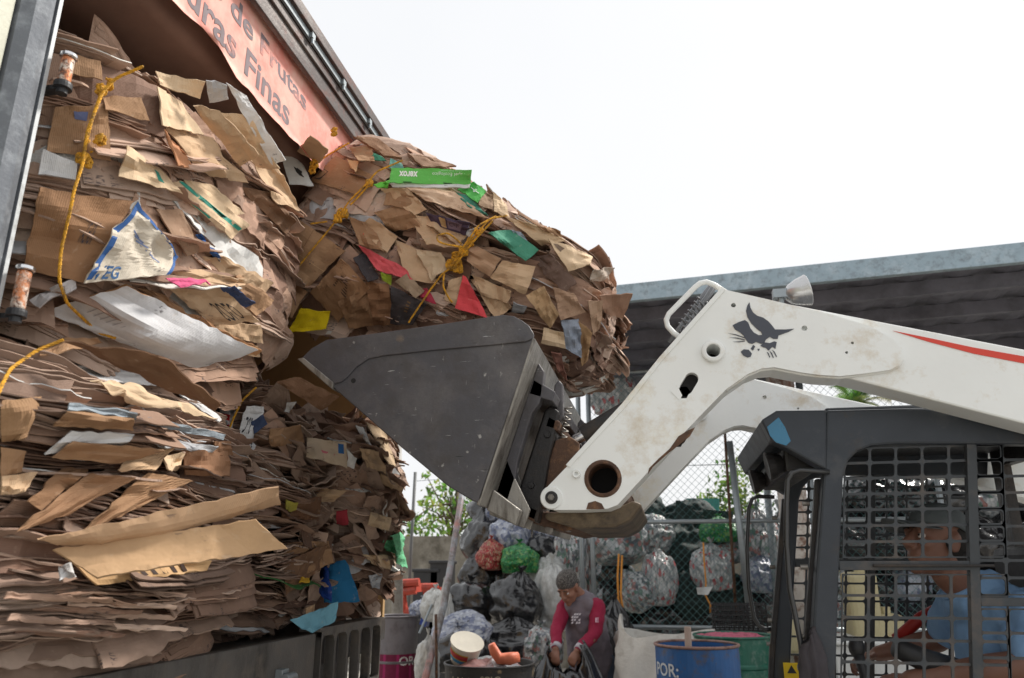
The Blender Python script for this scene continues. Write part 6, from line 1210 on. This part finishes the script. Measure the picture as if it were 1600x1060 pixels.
# ---------------------------------------------------------------- trees
def leafmat(name, c1, c2):
    m_ = mat(name, attr=True, rough=.55, var=.25, vscale=3, bump=0); n = m_.node_tree.nodes; l = m_.node_tree.links.new; bs = n['Principled BSDF']; tr = n.new('ShaderNodeBsdfTranslucent'); mx_ = n.new('ShaderNodeMixShader'); mx_.inputs[0].default_value = .45
    src = bs.inputs['Base Color'].links[0].from_socket; l(src, tr.inputs[0]); l(bs.outputs[0], mx_.inputs[1]); l(tr.outputs[0], mx_.inputs[2]); l(mx_.outputs[0], n['Material Output'].inputs[0]); return m_
M_leaf = leafmat('green_leaves', 0, 0); M_bark = mat('grey_brown_bark', sr(96, 84, 70), rough=.9, bump=.5, bscale=20)
def tree(name, base, h, clumps, seed, label, cols, leaf=.07, n=90, cat='tree'):
    rg = np.random.default_rng(seed); T = thing(name, label, cat, base, 'trees beyond the yard'); m = MB(); b0 = Vector(base); top = b0 + Vector((0, 0, h * .8))
    m.tube([b0, b0.lerp(top, .4) + Vector((.05, 0, 0)), top], [.11, .08, .03], 10); tr = m.build('trunk', M_bark, T, smooth=True)
    m = MB(); Lf = MB(); 
    for c_, r_ in clumps:
        c_ = Vector(c_); s0_ = b0.lerp(top, rg.uniform(.35, .8)); mid = s0_.lerp(c_, .5) + Vector((0, 0, .15)); m.tube([s0_, mid, c_], [.035, .02, .008], 6)
        k_ = int(n * (r_ / .5) ** 2)
        d_ = rg.normal(0, 1, (k_, 3)); d_ /= np.linalg.norm(d_, axis=1)[:, None]; pp = np.array(c_) + d_ * (rg.uniform(0, 1, (k_, 1)) ** .45) * r_ * np.array([1, 1, .75])
        a1 = rg.normal(0, 1, (k_, 3)); a1[:, 2] -= .3; a1 /= np.linalg.norm(a1, axis=1)[:, None]; a2 = np.cross(a1, rg.normal(0, 1, (k_, 3))); a2 /= np.linalg.norm(a2, axis=1)[:, None]; s_ = rg.uniform(.6, 1.3, (k_, 1)) * leaf
        V = np.stack([pp - a1 * s_, pp + a2 * s_ * .42, pp + a1 * s_, pp - a2 * s_ * .42], 1).reshape(-1, 3); base_c = cols[rg.integers(len(cols))]
        fc = [tuple(q * rg.uniform(.7, 1.25) for q in (base_c if rg.random() < .7 else cols[rg.integers(len(cols))])) for _ in range(k_)]
        Lf.add(V, np.arange(4 * k_).reshape(-1, 4).tolist(), fc)
    m.build('limbs', M_bark, tr, smooth=True); Lf.build('crown', M_leaf, T)
rg = np.random.default_rng(5); gc = [sr(120, 150, 60), sr(96, 128, 52), sr(70, 100, 44), sr(150, 172, 80)]
cl = []
for (x, y, r_) in ((700, 805, .8), (720, 775, .8), (735, 815, .8), (690, 830, .6), (668, 822, .55), (648, 828, .5), (705, 770, .5), (745, 790, .7), (680, 790, .4), (690, 760, .35), (670, 770, .3), (665, 740, .25), (640, 815, .4), (760, 820, .8), (725, 740, .5), (780, 800, .8), (755, 760, .6), (655, 790, .22), (700, 735, .3)):
    q = P(x, y, y=17 + rg.uniform(-.8, .8)); cl.append((tuple(q), r_ * .8))
b0 = P(712, 838, y=17); tree('broadleaf_tree', (b0.x, 17, 0), 4.6, cl, 3, 'loose bright green tree above the concrete wall, below the bucket', gc, leaf=.085, n=75)
cl = [(tuple(P(x, y, y=13.8 + rg.uniform(-.3, .3))), r_) for x, y, r_ in ((1128, 775, .45), (1140, 745, .4), (1150, 790, .5), (1110, 790, .3), (1135, 800, .5), (1100, 782, .2), (1165, 760, .5), (1185, 740, .5), (1150, 720, .3), (1175, 800, .5))]
b0 = P(1160, 838, y=14); tree('broadleaf_tree', (b0.x, 14, 0), 3.6, cl, 8, 'small bright green tree between fence brace pole and loader cab', gc, leaf=.06, n=110)
PT = P(1335, 640, y=15); T = thing('palm_tree', 'palm crown showing between lift arm and cab roof', 'palm tree', (PT.x, 15, 0), 'trees beyond the yard'); m = MB(); m.tube([(PT.x, 15, 0), (PT.x + .05, 15, 2), (PT.x, 15, PT.z - .1)], [.2, .16, .16], 12); m.build('trunk', M_bark, T, smooth=True)
for k in range(22):
    a_ = k * 2.399; up = rg.uniform(.2, 1.3); L_ = rg.uniform(.9, 1.3); pts = []; m = MB()
    for t_ in np.linspace(0, 1, 12): pts.append(Vector((PT.x + math.cos(a_) * L_ * t_ * math.cos(up), 15 + math.sin(a_) * L_ * t_ * math.cos(up), PT.z + L_ * t_ * math.sin(up) - .55 * t_ * t_)))
    m.tube(pts, .008, 5, sr(120, 140, 70))
    for i in range(1, 12):
        for j in range(3):
            p_ = pts[i - 1].lerp(pts[i], j / 3); tg = (pts[i] - pts[i - 1]).normalized(); sd_ = tg.cross(Vector((0, 0, 1))).normalized()
            for sg in (-1, 1): e_ = p_ + (sd_ * sg + tg * .8 + Vector((0, 0, -.35))).normalized() * .22; m.add([tuple(p_ - tg * .012), tuple(p_ + tg * .012), tuple(e_)], [(0, 1, 2)], sr(86 + k % 3 * 16, 112 + k % 4 * 10, 60))
    m.build('frond', M_leaf, T)

pole('concrete_post', [P(619, 640, y=8.6), P(621, 1000, y=8.6)], .065, 'pale round column behind the rear bale', 'column', mat('pale_grey_column', sr(170, 168, 164), rough=.7, dirt=[sr(130, 124, 116)], dscale=3))
# ---------------------------------------------------------------- people
def skinmat(name, c): return mat(name, c, rough=.5, var=.08, vscale=12, bump=.06, bscale=90, sub=.08)
def remesh(o, vox, sm=4):
    r = o.modifiers.new('remesh', 'REMESH'); r.mode = 'VOXEL'; r.voxel_size = vox; r.use_smooth_shade = True
    s_ = o.modifiers.new('smooth', 'SMOOTH'); s_.factor = .5; s_.iterations = sm
    return o
def limb(mb, pts, rad, k=18):
    pts = [Vector(q) for q in pts]; P2 = []; R2 = []
    for i in range(len(pts) - 1):
        for t in np.linspace(0, 1, 6, endpoint=False): P2.append(pts[i].lerp(pts[i + 1], t)); R2.append(rad[i] * (1 - t) + rad[i + 1] * t)
    P2.append(pts[-1]); R2.append(rad[-1]); A_ = np.array([tuple(q) for q in P2])
    for _ in range(2): A_[1:-1] = (A_[:-2] + 2 * A_[1:-1] + A_[2:]) / 4
    mb.tube(A_, R2, k); mb.ell(tuple(A_[0]), (R2[0],) * 3, k=k); mb.ell(tuple(A_[-1]), (R2[-1],) * 3, k=k)
def frame(f, up=(0, 0, 1)):
    f = Vector(f).normalized(); s_ = Vector(up).cross(f).normalized(); u_ = f.cross(s_); return Matrix((f, s_, u_)).transposed()
def head(mb, c, R, k=1.0):
    c = Vector(c); T = lambda v: tuple(c + R @ (Vector(v) * k))
    def E_(p, r, rot=None): mb.ell(T(p), [q * k for q in r], M=R if rot is None else R @ rot, k=22)
    E_((-.012, 0, .035), (.098, .076, .086)); E_((.025, 0, -.03), (.066, .062, .085)); E_((.030, 0, -.082), (.050, .050, .036)); E_((.072, 0, -.106), (.020, .024, .018))
    E_((-.045, 0, -.02), (.055, .060, .06)); E_((.060, .040, -.028), (.026, .020, .022)); E_((.060, -.040, -.028), (.026, .020, .022))
    for s_ in (-1, 1):
        E_((.080, s_ * .030, .024), (.012, .026, .008)); E_((.080, s_ * .031, .0105), (.012, .017, .006)); E_((.078, s_ * .031, -.013), (.011, .016, .006)); E_((.100, s_ * .013, -.034), (.012, .009, .008))
        E_((-.008, s_ * .076, -.012), (.022, .008, .034)); E_((-.014, s_ * .082, .004), (.016, .006, .020))
    mb.tube([T((.082, 0, .020)), T((.096, 0, -.002)), T((.112, 0, -.028)), T((.104, 0, -.038))], [.008 * k, .010 * k, .015 * k, .010 * k], 12)
    E_((.088, 0, -.0635), (.012, .024, .006)); E_((.084, 0, -.0745), (.012, .021, .007)); E_((.070, 0, -.06), (.028, .036, .036)); E_((.080, 0, -.069), (.011, .022, .012))
def eyes(root, c, R, k=1.0, org=None):
    c = Vector(c)
    for s_ in (-1, 1):
        p = c + R @ (Vector((.0745, s_ * .031, -.001)) * k); mb = MB(); mb.ell(tuple(p), (.0125 * k,) * 3, k=14); e_ = mb.build('eye', bpy.data.materials['eye_white'], root, smooth=True)
        q = p + R @ (Vector((.0085, s_ * .001, .001)) * k); mb = MB(); mb.ell(tuple(q), (.0055 * k,) * 3, k=12); mb.build('iris', bpy.data.materials['dark_iris'], e_, smooth=True)
        mb = MB(); mb.tube([c + R @ (Vector(v) * k) for v in ((.093, s_ * .012, .026), (.096, s_ * .028, .033), (.088, s_ * .048, .028))], [.003 * k, .004 * k, .002 * k], 8); mb.build('eyebrow', bpy.data.materials['dark_hair'], root, smooth=True)
mat('eye_white', sr(214, 206, 200), rough=.2, bump=0); mat('dark_iris', (.015, .01, .008), rough=.15, bump=0); M_hair = mat('dark_hair', (.018, .015, .013), rough=.7, bump=.5, bscale=140); M_ghair = mat('greying_hair', sr(72, 68, 66), rough=.8, dirt=[sr(44, 40, 38), sr(120, 116, 112)], dscale=30, dlo=.45, dhi=.6, bump=.8, bscale=120)
def hand(mb, w_, d_, palm_n, curl=.6, k=1.0, side=1):
    w_ = Vector(w_); R = frame(d_, palm_n); T = lambda v: w_ + R @ (Vector(v) * k)
    mb.ell(tuple(T((.045, 0, 0))), (.048 * k, .040 * k, .016 * k), M=R, k=16); mb.ell(tuple(T((.015, 0, 0))), (.03 * k, .027 * k, .018 * k), M=R, k=14)
    for i, (y_, L_) in enumerate(((.030, .070), (.010, .080), (-.011, .074), (-.030, .058))):
        p = Vector((.082 - abs(y_) * .15, y_, 0)); pts = [T(p - Vector((.02, 0, 0))), T(p)]; a_ = 0; q = p.copy()
        for s_, (f_, c_) in enumerate(((.45, .6), (.32, 1.0), (.23, .8))): a_ += curl * c_ + .06 * i; q = q + Vector((math.cos(a_), 0, -math.sin(a_))) * L_ * f_; pts.append(T(q))
        mb.tube(pts, [.0088 * k, .0092 * k, .0085 * k, .0078 * k, .0065 * k], 10); mb.ell(tuple(pts[-1]), (.0065 * k,) * 3, k=8)
    pts = [T((.02, side * .022, -.004)), T((.045, side * .048, -.012)), T((.068, side * .050, -.026)), T((.084, side * .040, -.036))]; mb.tube(pts, [.013 * k, .0115 * k, .010 * k, .008 * k], 10); mb.ell(tuple(pts[-1]), (.008 * k,) * 3, k=8)
# --- driver in the cab
DR = thing('person', 'driver in grey cap and light blue shirt looking up through the cab lattice', 'person', (1.05, 3.0, .95))
hc = P(1464, 846, y=2.96); HR = frame((-.93, -.30, .20)) @ Matrix.Rotation(R_(4), 3, 'X'); KH = 1.04
M_sk = skinmat('tan_skin', sr(132, 94, 78)); M_tee = mat('light_blue_cotton', sr(134, 172, 214), rough=.85, var=.08, vscale=5, bump=.4, bscale=12)
nb = P(1512, 918, y=3.0); mb = MB(); head(mb, hc, HR, KH)
limb(mb, [hc + HR @ Vector((-.035, 0, -.03)), hc + HR @ Vector((-.03, 0, -.10)), nb], [.052, .054, .066])
shN, shF = Vector((nb.x + .13, nb.y - .19, nb.z - .09)), Vector((nb.x + .02, nb.y + .17, nb.z - .07)); pel = Vector((nb.x + .22, 3.02, 1.08))
limb(mb, [nb + Vector((.05, 0, -.05)), nb.lerp(pel, .5) + Vector((.04, 0, 0)), pel], [.10, .13, .13]); limb(mb, [shN, nb + Vector((.06, 0, -.06)), shF], [.062, .09, .06])
elN = P(1600, 1040, y=2.77); wrN = P(1424, 1062, y=2.80); limb(mb, [shN, elN, elN.lerp(wrN, .3), wrN], [.058, .046, .047, .029])
elF = P(1470, 1000, y=3.26); wrF = P(1372, 1022, y=3.28); limb(mb, [shF, elF, elF.lerp(wrF, .35), wrF], [.054, .042, .042, .027])
hand(mb, wrN, wrN - elN, (0, -.5, 1), curl=.75, k=.95, side=-1); hand(mb, wrF, wrF - elF, (0, .3, 1), curl=.8, k=.95)
for s_ in (-1, 1): kn = Vector((.66, 3.02 + s_ * .13, 1.12)); limb(mb, [pel + Vector((0, s_ * .08, -.02)), kn, Vector((.60, 3.02 + s_ * .13, .80))], [.09, .065, .045])
bd_ = remesh(mb.build('body', M_sk, DR, smooth=True), .0055, 3); eyes(DR, hc, HR, KH)
mb = MB(); limb(mb, [nb + Vector((.035, 0, -.045)), nb.lerp(pel, .5) + Vector((.045, 0, 0)), pel + Vector((0, 0, -.02))], [.112, .152, .158]); limb(mb, [shN, nb + Vector((.05, 0, -.075)), shF], [.080, .104, .076])
slN = shN.lerp(elN, .58); limb(mb, [shN, slN], [.080, .084]); limb(mb, [shF, shF.lerp(elF, .6)], [.072, .074])
mb.ell(tuple(nb.lerp(pel, .45) + Vector((-.03, 0, -.02))), (.13, .17, .2), k=20); tee = remesh(mb.build('shirt', M_tee, DR, smooth=True), .010, 4)
tx_ = bpy.data.textures.new('cloth_folds', 'CLOUDS'); tx_.noise_scale = .07; dm = tee.modifiers.new('folds', 'DISPLACE'); dm.texture = tx_; dm.strength = .035; dm.mid_level = .5
mb = MB(); mb.tube([nb + Vector((-.012, 0, -.002)) + frame((-.5, 0, 1)) @ Vector((0, math.cos(t_) * .076, math.sin(t_) * .072)) for t_ in np.linspace(0, 2 * math.pi, 30)[:-1]], .008, 8, closed=True); mb.build('collar', M_tee, tee, smooth=True)
mb = MB(); limb(mb, [pel + Vector((0, 0, -.04)), pel + Vector((-.1, 0, -.05))], [.15, .14])
for s_ in (-1, 1): limb(mb, [pel + Vector((0, s_ * .08, -.03)), Vector((.66, 3.02 + s_ * .13, 1.10)), Vector((.60, 3.02 + s_ * .13, .78))], [.10, .078, .06])
remesh(mb.build('trousers', mat('dark_denim', sr(44, 50, 64), rough=.9), DR, smooth=True), .012)
mb = MB(); HT = lambda v: tuple(hc + HR @ (Vector(v) * KH)); mb.ell(HT((-.035, 0, .012)), (.086 * KH, .080 * KH, .082 * KH), M=HR, k=22); mb.ell(HT((-.06, 0, -.045)), (.052 * KH, .064 * KH, .04 * KH), M=HR, k=18); mb.build('hair', M_hair, DR, smooth=True)
M_cap = mat('grey_green_cap', sr(96, 102, 104), rough=.85, bump=.3, bscale=80)
mb = MB(); V = []; nu, nv = 40, 12
for j in range(nv):
    ph = j / (nv - 1) * math.pi * .53
    for i in range(nu):
        t_ = i * 2 * math.pi / nu; front = math.cos(t_); V.append(HT((-.014 + .106 * math.sin(ph) * math.cos(t_), .086 * math.sin(ph) * math.sin(t_), .048 + .082 * math.cos(ph) + (-.032 * max(0, -front) * (j / nv) ** 2))))
mb.add(V, [(j * nu + i, (j + 1) * nu + i, (j + 1) * nu + (i + 1) % nu, j * nu + (i + 1) % nu) for j in range(nv - 1) for i in range(nu)]); cp = mb.build('cap', M_cap, DR, smooth=True)
so_ = cp.modifiers.new('solid', 'SOLIDIFY'); so_.thickness = .004
G = np.zeros((10, 15, 3))
for i, a_ in enumerate(np.linspace(0, 1, 10)):
    for j, b_ in enumerate(np.linspace(-1, 1, 15)): G[i, j] = HT((.070 + .105 * a_ * math.sqrt(max(0, 1 - (b_ * .86) ** 2)) + .02 * (1 - abs(b_)) - .04 * abs(b_) ** 2 * (1 - a_), b_ * .076, .046 - .020 * b_ * b_ - .012 * a_))
mb = MB(); mb.grid(G, .004, (.2, .2, .2)); mb.build('cap_brim', M_cap, cp, smooth=True)
# --- worker bending over a bag
YW = 6.8; WK = thing('person', 'grey haired worker in maroon sleeved shirt bending over an open black bag', 'person', (P(925, 1040, y=YW).x, YW, 0))
q = lambda x, y, dy=0: P(x, y, y=YW + dy); hc2 = q(888, 918, -.16); HR2 = frame((-.42, -.80, -.62)); K2 = 1.05
M_sk2 = skinmat('brown_skin', sr(146, 102, 82)); M_mar = mat('maroon_cloth', sr(146, 28, 62), rough=.85, bump=.4, bscale=14); M_vest = mat('grey_violet_cloth', sr(120, 112, 120), rough=.9, bump=.4, bscale=12); M_jean = mat('faded_jeans', sr(84, 96, 112), rough=.95, bump=.3)
nb2 = q(908, 934, -.02); sL, sR = q(934, 950, -.10), q(882, 950, -.02); pv2 = q(926, 1040, .14); eL, eR = q(930, 990, -.20), q(870, 984, -.18); wL, wR = q(902, 1018, -.36), q(868, 1015, -.34)
mb = MB(); head(mb, hc2, HR2, K2); limb(mb, [hc2 + HR2 @ Vector((-.04, 0, -.04)), nb2], [.055, .06]); limb(mb, [sL, nb2 + Vector((.0, .02, -.06)), sR], [.06, .09, .06]); limb(mb, [nb2 + Vector((.02, .02, -.08)), nb2.lerp(pv2, .5), pv2], [.10, .13, .13])
for s_, e_, w_, sd in ((sL, eL, wL, 1), (sR, eR, wR, -1)): limb(mb, [s_, e_, e_.lerp(w_, .3), w_], [.055, .045, .044, .029]); hand(mb, w_, (w_ - e_) + Vector((0, -.05, -.10)), (0, -1, .4), curl=.8, k=1.0, side=sd)
for s_ in (-1, 1): limb(mb, [pv2 + Vector((s_ * .08, 0, 0)), Vector((pv2.x + s_ * .10, YW + .06, .48)), Vector((pv2.x + s_ * .11, YW + .12, .08))], [.09, .06, .045])
remesh(mb.build('body', M_sk2, WK, smooth=True), .008, 2); eyes(WK, hc2, HR2, K2)
mb = MB(); T2 = lambda v: tuple(hc2 + HR2 @ Vector(v)); mb.ell(T2((-.014, 0, .058)), (.106, .088, .088), M=HR2, k=22); mb.ell(T2((-.055, 0, .0)), (.062, .078, .06), M=HR2, k=18); mb.build('hair', M_ghair, WK, smooth=True)
mb = MB(); limb(mb, [sL.lerp(sR, .22), nb2 + Vector((0, .03, -.085)), sR.lerp(sL, .22)], [.085, .10, .085]); limb(mb, [nb2 + Vector((.02, .02, -.09)), nb2.lerp(pv2, .5) + Vector((0, -.01, 0)), pv2 + Vector((0, 0, -.02))], [.15, .185, .19])
sh_ = remesh(mb.build('shirt', M_vest, WK, smooth=True), .012, 4); dm = sh_.modifiers.new('folds', 'DISPLACE'); dm.texture = tx_; dm.strength = .04
for s_, e_, w_ in ((sL, eL, wL), (sR, eR, wR)):
    mb = MB(); w2_ = e_.lerp(w_, .86); limb(mb, [s_ + (nb2 - s_) * .12, s_, e_, w2_], [.070, .070, .055, .042]); sv = remesh(mb.build('sleeve', M_mar, WK, smooth=True), .010, 3); dm = sv.modifiers.new('folds', 'DISPLACE'); dm.texture = tx_; dm.strength = .025
    mb = MB(); mb.cyl(e_.lerp(w_, .80), e_.lerp(w_, .96), .047, 18, r2=.043); mb.build('cuff', mat('pale_cuff', sr(190, 186, 194), rough=.9) if 'pale_cuff' not in bpy.data.materials else bpy.data.materials['pale_cuff'], sv, smooth=True)
def decal(root, txt, c, ex, ey, w_, h_, col):
    c = Vector(c); mb = MB(); a_ = c - ex * w_ / 2 - ey * h_ / 2; n_ = ex.cross(ey).normalized(); text_on(mb, txt, a_, a_ + ex * w_, a_ + ex * w_ + ey * h_, a_ + ey * h_, off=0, col=col, bold=.02); mb.build('chest_print', M_print, root)
ex, ey = Vector((1, .05, 0)), Vector((.05, .2, 1)).normalized(); ctr = q(900, 966, -.235)
mb = MB()
for i in range(4):
    for j in range(4):
        if (i * 3 + j * 5) % 4 < 3: p0 = ctr + ex * (i - 2) * .019 + ey * (j - 2) * .022; mb.prism([p0, p0 + ex * .013, p0 + ex * .016 + ey * .016, p0 + ey * .012 + ex * .004], (0, .05, 0), sr(206, 200, 206))
mb.build('chest_emblem', M_print, sh_)
pA = sL.lerp(eL, .45) + Vector((.012, -.10, 0)); decal(WK, 'E', pA, ex, ey, .028, .035, sr(214, 180, 196))
mb = MB(); limb(mb, [pv2 + Vector((-.06, 0, 0)), pv2 + Vector((.06, 0, 0))], [.145, .145])
for s_ in (-1, 1): limb(mb, [pv2 + Vector((s_ * .08, 0, 0)), Vector((pv2.x + s_ * .10, YW + .06, .48)), Vector((pv2.x + s_ * .11, YW + .12, .10))], [.11, .085, .07])
remesh(mb.build('jeans', M_jean, WK, smooth=True), .012, 4)
for s_ in (-1, 1): mb = MB(); mb.ell((pv2.x + s_ * .11, YW + .05, .045), (.05, .13, .05), k=18); mb.build('boot', M_rubber, WK, smooth=True)
# the bag he holds open
cB = q(885, 1062, -.42); nu, nv = 72, 26; t, v = np.meshgrid(np.linspace(0, 2 * math.pi, nu + 1)[:-1], np.linspace(0, 1, nv), indexing='ij')
rr = (.40 * np.sin(np.clip(v * 1.25, 0, 1) * math.pi * .5 + .0) ** .6) * (1 - .62 * np.clip(v - .45, 0, 1) / .55) * (1 + .10 * np.sin(t * 13 + 3 * v) * v + .08 * np.sin(t * 5 + 1))
zb_ = (cB.z + .04); G = np.stack([cB.x + rr * np.cos(t), cB.y + rr * .75 * np.sin(t), .02 + (zb_ + .24 * np.abs(np.cos(t)) ** 3 + .02 * np.sin(t * 9)) * v ** 1.1], -1); G += vn3(G * 7, 5) * .035
V = G.reshape(-1, 3); I = np.arange(nu * nv).reshape(nu, nv); J = np.roll(I, -1, 0); mb = MB(); mb.add(V, np.stack([I[:, :-1], J[:, :-1], J[:, 1:], I[:, 1:]], -1).reshape(-1, 4).tolist()); ob = mb.build('open_black_bag', M_bagk, smooth=True); tag(ob, 'open black bag held by the bending worker', 'bag')
so_ = ob.modifiers.new('solid', 'SOLIDIFY'); so_.thickness = .004
